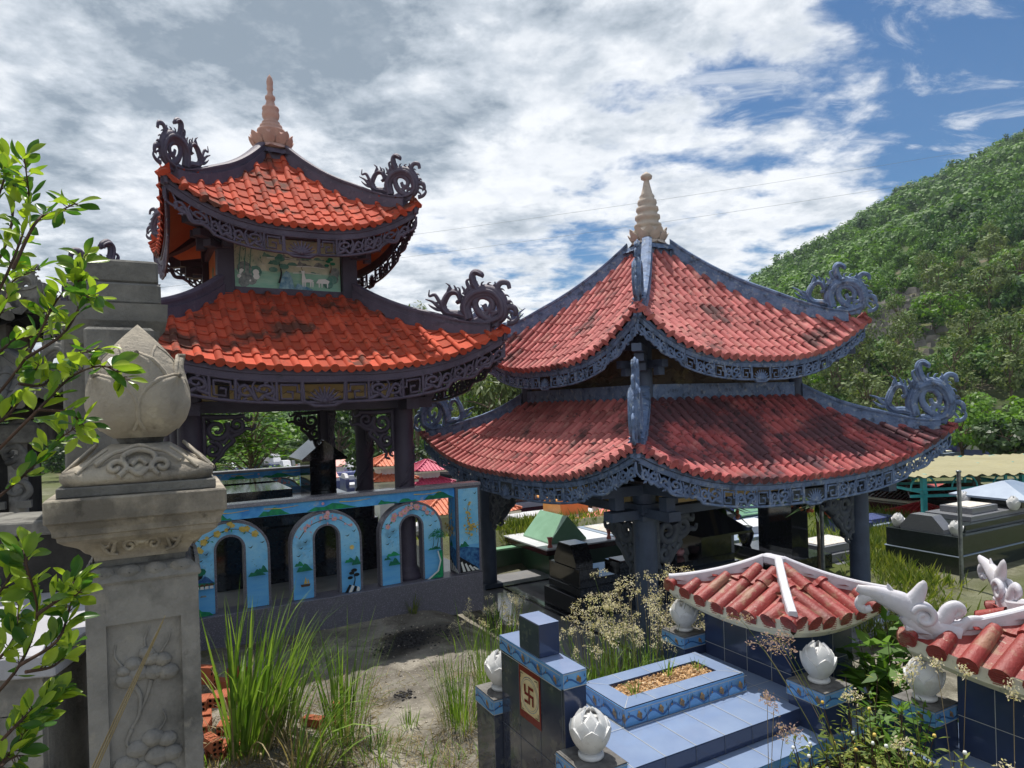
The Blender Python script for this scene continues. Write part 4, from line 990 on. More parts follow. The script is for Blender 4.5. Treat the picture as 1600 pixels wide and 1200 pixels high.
balustrade('balustrade', 'farther blue painted balustrade seen between the dark columns behind the black tomb', LC, LA, 2.62, [(3, -1.9), (0, -.75), (1, .42)], -2.5, 1.22, 1.035)

# ------------------------------------------------------------------ graves
MAT['navy_tile'] = M('navy_marble_tile', (.030, .038, .068, 1), (.045, .055, .085, 1), 5, .10, 0, 1, .6, stains=(((.11, .12, .12, 1), 7, .565, .60, .55),))
MAT['blue_tile'] = M('sky_blue_tile', (.225, .295, .44, 1), (.19, .255, .40, 1), 4, .12, 0, 1, .6)  # top faces of the blue tile, sunlit brightness put into the colour
MAT['blue_tile_side'] = M('deep_blue_tile', (.035, .052, .115, 1), (.028, .042, .095, 1), 3, .12, 0, 1, .6)  # same tile on upright faces, shade put into the colour
MAT['band_tile'] = M('patterned_band_tile', lin(120, 170, 215), lin(95, 148, 205), 8, .2, 0, 1, .5)
MAT['grout'] = M('grout', lin(170, 172, 170), None, 1, .9); MAT['grout_dark'] = M('dark_grout', lin(88, 96, 112), None, 1, .9)
MAT['white_marble'] = M('white_marble', (.70, .70, .69, 1), (.60, .60, .60, 1), 5, .45, .1, 40, .45, stains=(((.42, .40, .36, 1), 10, .56, .70, .6), ((.25, .24, .22, 1), 23, .63, .72, .5)))
MAT['white_paint'] = M('lilac_white_paint', (.62, .61, .66, 1), (.54, .53, .58, 1), 5, .5, .2, 30, .4, stains=(((.35, .33, .33, 1), 14, .60, .72, .55), ((.5, .46, .42, 1), 5, .54, .68, .5)))
MAT['cream_eave'] = M('cream_eave', (.70, .66, .48, 1), (.62, .60, .50, 1), 5, .7, .2, 30, .4, stains=(((.10, .10, .08, 1), 10, .60, .70, .75),))
MAT['gravel'] = M('tan_gravel', lin(200, 165, 120), lin(170, 130, 92), 30, .95, 1.0, 60, .2, speck=(lin(230, 210, 180), 70, .6))
MAT['gravel_white'] = M('white_gravel', lin(225, 220, 212), lin(190, 182, 172), 20, .95, .8, 40, .2, speck=(lin(140, 130, 120), 60, .63))
MAT['maroon'] = M('maroon_plaque', lin(112, 20, 30), None, 1, .25); MAT['plaque_cream'] = M('cream_plaque', lin(225, 210, 170), lin(205, 185, 140), 6, .25)
MAT['gold'] = M('gold_paint', lin(200, 150, 60), None, 1, .4); MAT['cap_stone'] = M('weathered_cap_stone', lin(120, 118, 115), lin(85, 82, 80), 12, .8, .4, 40, .3)
MAT['g_green'] = M('green_tile', lin(138, 182, 150), lin(124, 168, 136), 3, .25, 0, 1); MAT['g_green_dark'] = M('dark_green_tile', lin(52, 82, 60), lin(44, 70, 52), 3, .3, 0, 1)
MAT['g_orange'] = M('ochre_tile', lin(225, 165, 90), lin(210, 148, 78), 3, .35, 0, 1); MAT['g_pink'] = M('salmon_tile', lin(225, 125, 112), lin(205, 110, 100), 3, .35, 0, 1); MAT['g_white'] = M('white_tile', lin(225, 225, 228), lin(205, 206, 212), 3, .3, 0, 1)
MAT['g_steel'] = M('pale_blue_tile', lin(146, 160, 178), lin(130, 145, 166), 3, .4, 0, 1); MAT['g_red'] = M('small_red_tile', lin(205, 62, 66), lin(180, 48, 52), 8, .45, .3, 40); MAT['g_blue'] = M('periwinkle_tile', lin(88, 98, 148), lin(74, 84, 132), 3, .25, 0, 1)
MAT['g_brown'] = M('oxblood_granite', lin(70, 32, 34), lin(52, 26, 30), 12, .2, 0, 1); MAT['g_brick'] = M('brick_orange_tile', lin(215, 120, 80), lin(190, 98, 66), 8, .6, .3, 40, stains=((lin(225, 200, 180), 9, .58, .68, .6),))
MAT['g_magenta'] = M('magenta_tile', lin(200, 70, 105), lin(176, 58, 92), 8, .5, .3, 40)

def lotus_bud(mb, c, h, mat, base=True, seed=0):
    """closed lotus: dish, fat bud of overlapping petals with curled tips"""
    k = h; z0 = .0
    if base:
        mb.lathe([(0, 0), (.24*k, 0), (.27*k, .03*k), (.27*k, .08*k), (.23*k, .105*k), (.17*k, .12*k), (.19*k, .16*k), (0, .17*k)], mat, c=c, seg=20); z0 = .14*k
    H = k-z0; cc = (c[0], c[1], c[2]+z0)
    body = lambda t: (.385*sin(pi*min(1, (.13+t*.80)))**.75)*k
    mb.lathe([(0, 0)]+[(body(t)*.93, t*H*.86) for t in np.linspace(.02, .92, 10)]+[(0, H*.86)], mat, c=cc, seg=18)
    rr = random.Random(seed)
    for ring, (n, a, b, to, off) in enumerate(((6, .0, .66, .07, 0), (6, .02, .80, .03, .5), (6, .10, .93, .02, 0), (5, .2, 1.0, -.0, .4))):
        for i in range(n):
            f = lambda t: body(a+(b-a)*t)+(.022-.006*ring)*k
            petal(mb, cc, 2*pi*(i+off)/n+rr.uniform(-.05, .05), f, a*H, b*H*rr.uniform(.96, 1.03), pi/n*1.22, mat, tipout=to*k, thick=.012*k, n=8, m=7, tippow=.5)

def band(mb, x0, x1, y0, y1, z0, z1, step=.20):
    """course of patterned tiles: pale blue with a darker wave and brown blossoms"""
    mb.bbox(x0, x1, y0, y1, z0, z1, MAT['band_tile'])
    h = z1-z0
    for (o, al, ln, nn) in (((x0, y0), (1, 0, 0), x1-x0, (0, -1, 0)), ((x0, y1), (0, -1, 0), y1-y0, (-1, 0, 0)), ((x1, y0), (0, 1, 0), y1-y0, (1, 0, 0)), ((x1, y1), (-1, 0, 0), x1-x0, (0, 1, 0))):
        fr = ((o[0], o[1], z0), al, (0, 0, 1), nn); pt = Paint(mb, fr, .0006)
        n = max(1, int(round(ln/step))); w = ln/n
        for i in range(n):
            x = i*w
            up = [(x+w*t, h*(.42+.22*sin(2*pi*t))) for t in np.linspace(0, 1, 9)]
            pt.poly([(x, 0.0)]+up[:1]+up[1:]+[(x+w, 0.0)], MAT['band_mid'])
            pt.poly(up+[(a, b-h*.13) for a, b in up[::-1]], MAT['band_wave'])
            pt.disc(x+w*.66, h*.47, h*.17, MAT['band_brown'], 7, 1.2); pt.disc(x+w*.72, h*.30, h*.10, MAT['band_brown'], 6); pt.disc(x+w*.63, h*.66, h*.08, MAT['gold'], 6)
            pt.poly([(x+w*.14, h*.9), (x+w*.20, h*.72), (x+w*.13, h*.55), (x+w*.17, h*.72)], MAT['p_dark']); pt.disc(x+w*.15, h*.57, h*.07, MAT['band_brown'], 6)
            pt.poly([(x+w*.93, h*.8), (x+w*.88, h*.63), (x+w*.95, h*.48), (x+w*.91, h*.63)], MAT['p_dark'])
            pt.poly([(x-.0012, 0), (x+.0012, 0), (x+.0012, h), (x-.0012, h)], MAT['grout'])
        for zz in (.0, h-.005): pt.poly([(0, zz), (ln, zz), (ln, zz+.005), (0, zz+.005)], MAT['grout'])
MAT['band_mid'] = M('band_blue', lin(95, 150, 205), lin(110, 165, 215), 9, .2); MAT['band_wave'] = M('band_wave_blue', lin(55, 95, 150), None, 1, .2); MAT['band_brown'] = M('band_brown', lin(110, 88, 62), lin(150, 120, 80), 30, .3)

def joints(mb, fr, w, h, us, vs, mat, t=.0012, r=.0022):
    """tile joints as hair-thin strips standing just proud"""
    pt = Paint(mb, fr, t)
    for u in us: pt.poly([(u-r, 0), (u+r, 0), (u+r, h), (u-r, h)], mat)
    for v in vs: pt.poly([(0, v-r), (w, v-r), (w, v+r), (0, v+r)], mat)

# white beast for the roof corners of the nearest grave, traced as tapering strokes (outward to +x)
def Q2(*p): return [((240-x)/761, (400-y)/761) for x, y in p]
DRAGON = [(Q2((470, 425), (380, 395), (300, 345), (240, 290), (180, 262), (120, 240), (60, 226), (28, 214)), .075, .022, .075),
          (Q2((150, 262), (105, 252), (62, 262), (38, 295), (58, 325), (92, 312)), .035, .022, .034),
          (Q2((200, 275), (180, 230), (168, 188)), .055, .006, .03), (Q2((262, 290), (300, 230), (322, 180), (326, 160)), .065, .006, .038),
          (spiral(-.105, .085, .075, .015, .4, 1.2, 12), .024, .016, .022), (Q2((360, 380), (410, 340), (430, 300), (460, 280), (482, 300), (450, 335)), .06, .022, .045),
          (Q2((400, 420), (470, 395), (510, 350), (560, 335), (600, 345)), .05, .012, .036), (Q2((250, 330), (300, 395), (380, 425), (470, 430)), .06, .03, .06)]
def white_dragon(mb, tip, outdir, mat, s=1.0):
    U = np.array([outdir[0], outdir[1], 0.0]); U /= np.linalg.norm(U)
    fr = (np.asarray(tip), U*s, np.array([0, 0, s]), np.array([-U[1], U[0], 0]))
    for k, (p, a, b, m) in enumerate(DRAGON):
        stroke(mb, fr, p, a*s, b*s, mat, thick=.62 if k != 4 else .9, k=5, seg=8, mid=m*s, off=0 if k != 4 else .035*s)
        if k == 4: stroke(mb, fr, p, a*s, b*s, mat, thick=.9, k=5, seg=8, mid=m*s, off=-.035*s)

def tomb_top(t, B, top, ox, oy):
    bs, bt, G, GD = MAT['blue_tile_side'], MAT['blue_tile'], MAT['grout'], MAT['grout_dark']
    mb = MB(); B(mb, 2.24, 4.6, 3.2, 4.32, .405, .525, bs); top(mb, 2.24, 4.6, 3.2, 4.32, .53, bt, np.arange(2.50, 4.6, .25), (3.62,))
    joints(mb, ((2.24-ox, 3.2-oy, .405), (1, 0, 0), (0, 0, 1), (0, -1, 0)), 2.36, .12, np.arange(.26, 2.3, .25), (), GD); mb.build('slab', t)
    # planter
    mb = MB(); x0, x1, y0, y1 = 2.77, 3.88, 3.62, 4.12; w = .135
    for (xa, xb, ya, yb) in ((x0, x1, y0, y0+w), (x0, x1, y1-w, y1), (x0, x0+w, y0+w, y1-w), (x1-w, x1, y0+w, y1-w)):
        B(mb, xa, xb, ya, yb, .532, .655, bs); mb.add([(xa-ox, ya-oy, .66), (xb-ox, ya-oy, .66), (xb-ox, yb-oy, .66), (xa-ox, yb-oy, .66)], [(0, 1, 2, 3)], bt)
    band(mb, x0-ox-.004, x1-ox+.004, y0-oy-.004, y0-oy+.02, .534, .652); band(mb, x0-ox-.004, x0-ox+.02, y0-oy+.022, y1-oy+.004, .534, .652)
    joints(mb, ((x0-ox, y0-oy, .66), (1, 0, 0), (0, 1, 0), (0, 0, 1)), x1-x0, w, np.arange(.27, 1.1, .27), (), G); joints(mb, ((x0-ox, y1-w-oy, .66), (1, 0, 0), (0, 1, 0), (0, 0, 1)), x1-x0, w, np.arange(.27, 1.1, .27), (), G)
    pt = Paint(mb, ((x0-ox, y0-oy, .66), (1, 0, 0), (0, 1, 0), (0, 0, 1)), .0012)
    for (p, q) in (((0, 0), (w, w)), ((x1-x0, 0), (x1-x0-w, w)), ((0, y1-y0), (w, y1-y0-w))): pt.line([p, ((p[0]+q[0])/2, (p[1]+q[1])/2), q], .005, G)
    pl = mb.build('planter', t)
    mb = MB(); n, m = 40, 16; Gd = [[((x0+w+(x1-x0-2*w)*i/(n-1))-ox, (y0+w+(y1-y0-2*w)*j/(m-1))-oy, .632+mnoise.noise(Vector((i*.35, j*.35, 2)))*.016+mnoise.noise(Vector((i*1.7, j*1.7, 2)))*.01) for i in range(n)] for j in range(m)]
    mb.grid(Gd, MAT['gravel']); rr = random.Random(4)
    for i in range(420):
        x, y = rr.uniform(x0+w, x1-w)-ox, rr.uniform(y0+w, y1-w)-oy; s = rr.uniform(.005, .014)
        mb.box((x, y, .642), (s*2, s*1.4, s), MAT['gravel'], rr.uniform(0, 3), .6)
    mb.build('gravel_bed', pl)

def tiled_grave(name, label, a0, b0, dragons, plaque, full=True):
    """blue tiled grave in the frame of the row; a0,b0 shift it along and across the row"""
    la = TA; t = thing(name, label, 'grave', tuple(fr_w((0, 0), la, a0+3.4, b0+3.75, 0)), la)
    ox, oy = 3.4, 3.75
    nv, bs, bt = MAT['navy_tile'], MAT['blue_tile_side'], MAT['blue_tile']; G, GD = MAT['grout'], MAT['grout_dark']
    def B(mb, x0, x1, y0, y1, z0, z1, mat): mb.bbox(x0-ox, x1-ox, y0-oy, y1-oy, z0, z1, mat, .003 if min(x1-x0, y1-y0, z1-z0) > .03 else 0)
    def top(mb, x0, x1, y0, y1, z, mat, ju=(), jv=()):
        mb.add([(x0-ox, y0-oy, z), (x1-ox, y0-oy, z), (x1-ox, y1-oy, z), (x0-ox, y1-oy, z)], [(0, 1, 2, 3)], mat)
        joints(mb, ((x0-ox, y0-oy, z), (1, 0, 0), (0, 1, 0), (0, 0, 1)), x1-x0, y1-y0, [u-x0 for u in ju], [v-y0 for v in jv], G)
    # lower platform with its patterned course
    px0 = 2.28 if full else 3.90
    mb = MB(); B(mb, px0, 4.95, 2.98, 4.52, -.7, .30, nv); band(mb, px0-ox, 4.95-ox, 2.98-oy, 4.52-oy, .302, .40); top(mb, px0, 4.95, 2.98, 4.52, .404, bt, np.arange(px0+.27, 4.9, .3), ())
    mb.build('platform', t)
    # slab
    if full: tomb_top(t, B, top, ox, oy)
    # foot screen
    if full:
        mb = MB(); xa, xb, ya, yb = 2.10, 2.255, 3.32, 4.11
        B(mb, xa, xb, ya, yb, -.7, 1.045, nv); band(mb, xa-ox-.004, xb-ox+.004, ya-oy-.004, yb-oy+.004, 1.047, 1.138); top(mb, xa-.004, xb+.004, ya-.004, yb+.004, 1.141, bt)
        B(mb, xb+.001, xb+.003, ya+.002, yb-.002, .4, 1.044, bs)
        B(mb, xa+.002, xb-.002, ya-.003, ya-.001, .4, 1.044, bs)
        cx = 3.715; B(mb, xa+.004, xb-.004, cx-.125, cx+.125, 1.143, 1.345, bs); top(mb, xa+.004, xb-.004, cx-.125, cx+.125, 1.349, bt)
        B(mb, xa+.001, xa+.0035, cx-.124, cx+.124, 1.144, 1.344, nv)
        fr = ((xa-ox, yb-oy, 0), (0, -1, 0), (0, 0, 1), (-1, 0, 0)); joints(mb, ((xa-ox, yb-oy, -.2), (0, -1, 0), (0, 0, 1), (-1, 0, 0)), yb-ya, 1.245, (.25, .51, .77), (.75, .35), GD)
        if plaque:
            o2 = ((xa-ox, yb-oy-.255-.135, .70+.17), (0, -1, 0), (0, 0, 1), (-1, 0, 0)); pt = Paint(mb, o2, .003)
            pt.poly([(-.135, -.175), (.135, -.175), (.135, .172), (-.135, .172)], MAT['maroon']); pt.poly([(-.115, -.125), (.115, -.125), (.115, .125), (-.115, .125)], MAT['plaque_cream'])
            for r, mt in ((.112, MAT['p_grey']), (.106, MAT['plaque_cream']), (.098, MAT['p_grey']), (.094, MAT['plaque_cream'])): pt.disc(0, 0, r, mt, 40)
            for (sx, sy) in ((-1, -1), (1, -1), (1, 1), (-1, 1)): pt.poly([(sx*.108, sy*.118), (sx*.072, sy*.118), (sx*.072, sy*.113), (sx*.103, sy*.113), (sx*.103, sy*.082), (sx*.108, sy*.082)], MAT['p_dark'])
            k = .058; q = .0095; mm = MAT['maroon']          # the Buddhist sign of good fortune on the plaque
            pt.poly([(-q, -k), (q, -k), (q, k), (-q, k)], mm); pt.poly([(-k, -q), (k, -q), (k, q), (-k, q)], mm)
            pt.poly([(q, k-2*q), (k, k-2*q), (k, k), (q, k)], mm); pt.poly([(k-2*q, -k), (k, -k), (k, -q), (k-2*q, -q)], mm)
            pt.poly([(-k, -k), (-q, -k), (-q, -k+2*q), (-k, -k+2*q)], mm); pt.poly([(-k, q), (-k+2*q, q), (-k+2*q, k), (-k, k)], mm)
        mb.build('foot_screen', t)
    # corner posts with white lotus buds
    posts = [(2.04, 2.31, 3.02, 3.318), (2.04, 2.31, 4.12, 4.40), (3.98, 4.26, 3.0, 3.30), (3.96, 4.22, 4.33, 4.60)]
    for i, (xa, xb, ya, yb) in enumerate(posts):
        if not full and i < 2: continue
        mb = MB(); B(mb, xa, xb, ya, yb, -.7, .60, nv if i < 2 else bs); band(mb, xa-ox-.004, xb-ox+.004, ya-oy-.004, yb-oy+.004, .602, .695); mb.bbox(xa-ox-.003, xb-ox+.003, ya-oy-.003, yb-oy+.003, .696, .704, MAT['cap_stone'])
        p = mb.build('post', t)
        mb = MB(); lotus_bud(mb, ((xa+xb)/2-ox, (ya+yb)/2-oy, .705), .275, MAT['white_marble'], seed=i); mb.build('lotus_bud', p)
    # shrine with tiled hip roof
    xa, xb, ya, yb = 4.18, 4.90, 3.43, 4.31
    mb = MB(); B(mb, xa, xb, ya, yb, -.7, .99, bs); 
    joints(mb, ((xa-ox, yb-oy, .40), (0, -1, 0), (0, 0, 1), (-1, 0, 0)), .88, .59, (.22, .46, .70), (.24,), G); joints(mb, ((xa-ox, ya-oy, .0), (1, 0, 0), (0, 0, 1), (0, -1, 0)), .72, .99, (.24, .48), (.24, .66), G)
    joints(mb, ((xb-ox, ya-oy, .0), (0, 1, 0), (0, 0, 1), (1, 0, 0)), .88, .99, (.22, .46, .70), (.24, .66), G)
    mb.build('shrine_body', t)
    T = Tier(.535, .605, .035, .08, 1.055, 1.125, 1.33, .15, 2.2, .02)
    cx, cy = 4.54-ox, 3.87-oy
    rt = tile_roof(T, .178, .33, .054, lambda f: MAT['tile_red'], drip=False); sh = np.array([cx, cy, 0.0])
    rt.v = [v+sh for v in rt.v]
    for f in range(4):                     # striped ends of the rolls
        W0 = T.W(f, 0); n = max(3, int(round(2*W0/.178))); s_ = 2*W0/n
        for i in range(n+1):
            x = (-W0+s_*i)*(.985 if i in (0, n) else 1); c = T.pt(f, x, 0)+T.out(f)*.064+sh+np.array([0, 0, -.008]); al = T.along(f)
            for j in range(-3, 4):
                hw = sqrt(max(0, .05**2-(j*.0135)**2)); p = c+np.array([0, 0, j*.0135])
                rt.add([p-al*hw*.9, p+al*hw*.9, p+al*hw*.9+np.array([0, 0, .006]), p-al*hw*.9+np.array([0, 0, .006])], [(0, 1, 2, 3)], MAT['tile_red'])
    ro = rt.build('shrine_roof', t)
    mb = MB()
    for f in range(4):                     # cream cornice under the tiles
        W0 = T.W(f, 0); G1 = []
        for s in np.linspace(-1, 1, 15):
            p = T.pt(f, s*W0, 0)+sh; o = T.out(f)
            G1.append([p+np.array([0, 0, .012])+o*.026, p+np.array([0, 0, -.075])+o*.026, p+np.array([0, 0, -.12])-o*.02, p+np.array([0, 0, -.115])-o*.24+T.along(f)*(-s*.24)])
        mb.grid(G1, MAT['cream_eave'], smooth=False)
    mb.build('cornice', ro)
    for f in range(4):
        mb = MB(); P = hip_points(T, f, .02, 14, .045)+sh
        Tn = np.gradient(P, axis=0); rings = []
        for i in range(len(P)):
            d = Tn[i].copy(); d[2] = 0; d /= np.linalg.norm(d); sd = np.array([d[1], -d[0], 0]); rings.append([P[i]+sd*a+np.array([0, 0, u]) for a, u in ((-.031, -.07), (-.031, .020), (-.023, .030), (.023, .030), (.031, .020), (.031, -.07))])
        mb.loft(rings, MAT['white_paint']); h = mb.build('hip_ridge', ro)
        if dragons:
            mb = MB(); d = T.pt(f, T.W(f, 0), 0); white_dragon(mb, P[-1]+np.array([0, 0, .01]), d, MAT['white_paint'], 1.0); mb.build('dragon', ro)
    mb = MB(); mb.bbox(cx-.05, cx+.05, cy-.10, cy+.10, 1.33, 1.405, MAT['white_paint'], .012); mb.build('ridge', ro)
    return t
tiled_grave('grave', 'blue-tiled grave with gravel planter and red-roofed shrine with plain white ridges', 0, 0, False, True)
tiled_grave('grave', 'nearest red-roofed grave with white dragons on its roof corners', .36, -1.86, True, False, full=False)

# ---- other graves of the cemetery
def stepped(mb, blocks):
    for (x0, x1, y0, y1, z0, z1, m) in blocks: mb.bbox(x0, x1, y0, y1, z0, z1, MAT[m], .004)
def hip_roof(mb, x0, x1, y0, y1, z0, z1, mat, ridge=.3, edge=.04, ax=0):
    cx, cy = (x0+x1)/2, (y0+y1)/2; r = ridge/2
    A = [(x0, y0, z0), (x1, y0, z0), (x1, y1, z0), (x0, y1, z0)]; B = [(x, y, z0+edge) for x, y, _ in A]
    Tp = [(cx-r, cy-.03, z1), (cx+r, cy-.03, z1), (cx+r, cy+.03, z1), (cx-r, cy+.03, z1)] if ax == 0 else [(cx-.03, cy-r, z1), (cx+.03, cy-r, z1), (cx+.03, cy+r, z1), (cx-.03, cy+r, z1)]
    mb.loft([A, B, Tp], MAT[mat] if isinstance(mat, str) else mat)
def gable(mb, x0, x1, y0, y1, z0, z1, mat, ax=0, edge=.03):
    cx, cy = (x0+x1)/2, (y0+y1)/2
    prof = lambda s: [(-1, z0), (1, z0), (1, z0+edge), (0, z1), (-1, z0+edge)]
    if ax == 1: R = [[(cx+u*(x1-x0)/2, y, z) for u, z in prof(0)] for y in (y0, y1)]
    else: R = [[(x, cy+u*(y1-y0)/2, z) for u, z in prof(0)] for x in (x0, x1)]
    mb.loft(R, MAT[mat])
def trapezoid(mb, x0, x1, y0, y1, z0, z1, top, mat):
    cy = (y0+y1)/2; h = (y1-y0)/2; k = (z1-z0)
    poly = [(-h, z0), (h, z0), (h, z0+k*.25), (h*top, z1), (-h*top, z1), (-h, z0+k*.25)]
    mb.loft([[(x0, cy+u, z) for u, z in poly], [(x1, cy+u, z) for u, z in poly]], MAT[mat])
def mini_roof(mb, x0, x1, y0, y1, z0, z1, mat):
    """small tiled hip roof: ribs down every slope"""
    cx, cy = (x0+x1)/2, (y0+y1)/2; A, B = (x1-x0)/2, (y1-y0)/2
    T = Tier(A, B, .04, .04, z0, z0+(z1-z0)*.12, z1, .1, 2.5, .0); n0 = mb.n; k = len(mb.v)
    for f in range(4):
        G = [[T.pt(f, T.W(f, t)*s, t) for s in np.linspace(-1, 1, 9)] for t in np.linspace(0, 1, 6)]; mb.grid(G, MAT[mat])
        W0 = T.W(f, 0); n = int(2*W0/.12)
        for i in range(n+1):
            x = -W0+2*W0*i/n; tm = 1.0 if abs(x) < .04 else (W0-abs(x))/(W0-.04)
            if tm > .05: mb.tube([T.pt(f, x, t, .012) for t in np.linspace(0, tm, 5)], .024, MAT[mat], seg=5)
        mb.tube(hip_points(T, f, 0, 6, .03), .035, MAT[mat], seg=5)
    mb.bbox(x0+.02, x1-.02, y0+.02, y1-.02, z0-.07, z0-.005, MAT['cream_eave'])
    for i in range(k, len(mb.v)): mb.v[i] = mb.v[i]+np.array([cx, cy, 0])
def grave(label, loc, parts, la=TA, cat='grave', group=None, name='grave'):
    t = thing(name, label, cat, loc, la, group)
    for nm, fn in parts:
        mb = MB(); fn(mb); mb.build(nm, t)
    return t
def sign_of_fortune(mb, x, y, z, k):
    """round red plaque with the gold Buddhist sign, on a face towards -x"""
    pt = Paint(mb, ((x, y, z), (0, -1, 0), (0, 0, 1), (-1, 0, 0)), .003); g = MAT['gold']; q = k*.16
    pt.disc(0, 0, k*1.9, MAT['maroon'], 16)
    for P in ([(-q, -k), (q, -k), (q, k), (-q, k)], [(-k, -q), (k, -q), (k, q), (-k, q)], [(q, k-2*q), (k, k-2*q), (k, k), (q, k)], [(k-2*q, -k), (k, -k), (k, -q), (k-2*q, -q)], [(-k, -k), (-q, -k), (-q, -k+2*q), (-k, -k+2*q)], [(-k, q), (-k+2*q, q), (-k+2*q, k), (-k, k)]): pt.poly(P, g)

W_ = lambda C, la, a, b, z=0: tuple(fr_w(C, la, a, b, z))
# black granite graves under the pavilions
gb = 'granite_black'
grave('polished black granite grave under the orange-roofed pavilion, with a gabled black shrine', W_(LC, LA, -.1, .2, .38), [
    ('base', lambda mb: stepped(mb, [(-1.0, 1.2, -1.55, 1.5, 0, .75, gb), (-.95, 1.15, -1.45, 1.4, .752, .98, gb)])),
    ('planter', lambda mb: stepped(mb, [(-.9, .12, -.9, .2, .982, 1.2, gb), (-.9, .12, .5, 1.2, .982, 1.2, gb)])),
    ('shrine', lambda mb: (stepped(mb, [(.66, 1.10, .35, 1.1, .982, 1.5, gb)]), gable(mb, .5, 1.26, .2, 1.25, 1.5, 1.84, gb, 1)))], LA)
def rp(mb): stepped(mb, [(-1.75, 1.7, -.52, .50, 0, .33, gb), (-1.69, 1.65, -.46, .44, .332, .46, gb), (-1.3, 1.6, -.40, .38, .462, .58, gb)])
grave('low black granite grave with a sloping-shouldered foot screen, under the rose-roofed pavilion', W_(RC, RA, -.03, .22, -.565), [
    ('base', rp), ('foot_screen', lambda mb: (stepped(mb, [(-1.68, -1.32, -.45, .43, .462, .74, gb)]), trapezoid(mb, -1.66, -1.34, -.32, .30, .742, 1.08, .55, gb))),
    ('planter', lambda mb: (stepped(mb, [(-.75, .45, -.22, .2, .582, .68, gb)]), mb.bbox(-.70, .40, -.17, .15, .682, .70, MAT['g_brown']))),
    ('vase', lambda mb: mb.lathe([(0, 0), (.05, 0), (.03, .06), (.05, .14), (.035, .18), (0, .18)], MAT['g_white'], c=(-1.18, .28, .582), seg=12)),
    ('flowers', lambda mb: [mb.lathe([(0, -.03), (.035, 0), (.02, .03), (0, .035)], MAT['maroon'], c=(-1.18+.06*cos(i*1.3), .28+.06*sin(i*1.3), .80+.02*(i % 3)), seg=7) for i in range(7)]),
    ('incense_bowl', lambda mb: mb.lathe([(0, 0), (.07, 0), (.10, .06), (.10, .11), (.08, .10), (0, .09)], MAT['p_pink'], c=(.68, 0, .582), seg=14)),
    ('shrine', lambda mb: (stepped(mb, [(.85, 1.55, -.38, .36, .582, .95, gb)]), hip_roof(mb, .62, 1.80, -.62, .60, .952, 1.42, gb, .2)))], RA)

def shrub_leaf(): pass
grave('tall black granite stele behind the rose-roofed pavilion, beside a stone jar', tuple(at(1225, 900, 13.3)*np.array([1, 1, 0])+np.array([0, 0, -.75])), [
    ('slab', lambda mb: stepped(mb, [(-.22, .22, -.42, .42, -.2, 1.42, 'granite_black'), (-.26, .26, -.46, .46, 1.422, 1.47, 'granite_green')])),
    ('plinth', lambda mb: stepped(mb, [(-.5, .4, -.8, .85, -.25, .46, 'granite_black')])),
    ('jar', lambda mb: mb.lathe([(0, .46), (.08, .46), (.10, .50), (.15, .64), (.16, .72), (.12, .80), (.14, .84), (.12, .85), (0, .83)], MAT['granite_black'], c=(-.36, .62, 0)))], .45, 'stele', name='stele')
grave('grey stone pillar standing behind the low black grave', tuple(at(1132, 900, 12.9)*np.array([1, 1, 0])+np.array([0, 0, -.8])), [
    ('shaft', lambda mb: stepped(mb, [(-.14, .14, -.14, .14, 0, 1.25, 'granite_grey'), (-.18, .18, -.18, .18, 1.252, 1.32, 'granite_grey')]))], .45, 'pillar', name='stone_pillar')
grave('stepped dark granite grave with a sunlit pale top, beside the metal pole', (6.25, 13.7, -.85), [
    ('base', lambda mb: stepped(mb, [(-.75, 1.25, -.7, .55, -.1, .22, 'granite_green'), (-.70, 1.20, -.65, .5, .222, .30, 'granite_grey')])),
    ('slab', lambda mb: stepped(mb, [(-.6, .75, -.5, .45, .302, .46, 'granite_grey'), (-.5, .65, -.4, .38, .462, .60, 'granite_grey')])),
    ('gravel_bed', lambda mb: mb.bbox(-.42, .57, -.33, .31, .602, .612, MAT['gravel_white']))], .49)
gg = 'granite_green'
def big_black():
    t = grave('large dark green granite grave with white lotus buds and a pale hipped shrine roof', (7.84, 11.92, -.9), [
        ('base', lambda mb: stepped(mb, [(0, 4.2, 0, 1.35, -.2, .66, gg), (-.02, 4.22, -.02, 1.37, .662, .68, 'g_steel'), (0.01, 4.19, .01, 1.34, .682, 1.02, gg)])),
        ('slab', lambda mb: stepped(mb, [(.5, 3.6, .14, 1.2, 1.022, 1.16, gg), (.9, 3.4, .25, 1.1, 1.162, 1.26, 'granite_grey')])),
        ('planter', lambda mb: (stepped(mb, [(1.15, 2.05, .36, .96, 1.262, 1.38, 'granite_grey')]), mb.bbox(1.22, 1.98, .43, .89, 1.382, 1.392, MAT['gravel_white']))),
        ('foot_screen', lambda mb: trapezoid(mb, .06, .34, .28, 1.08, 1.022, 1.33, .5, 'granite_grey')),
        ('shrine', lambda mb: (stepped(mb, [(2.6, 3.5, .2, 1.15, 1.262, 1.42, gg)]), hip_roof(mb, 2.3, 3.8, -.1, 1.42, 1.422, 1.74, 'g_steel', .35)))], .49)
    for i, (x, y, z) in enumerate(((.18, .13, 1.022), (.18, 1.2, 1.022), (2.3, .2, 1.262), (2.35, 1.15, 1.262))):
        mb = MB(); lotus_bud(mb, (x, y, z), .27, MAT['white_marble'], base=False, seed=i); mb.build('lotus_bud', t)
    return t
big_black()
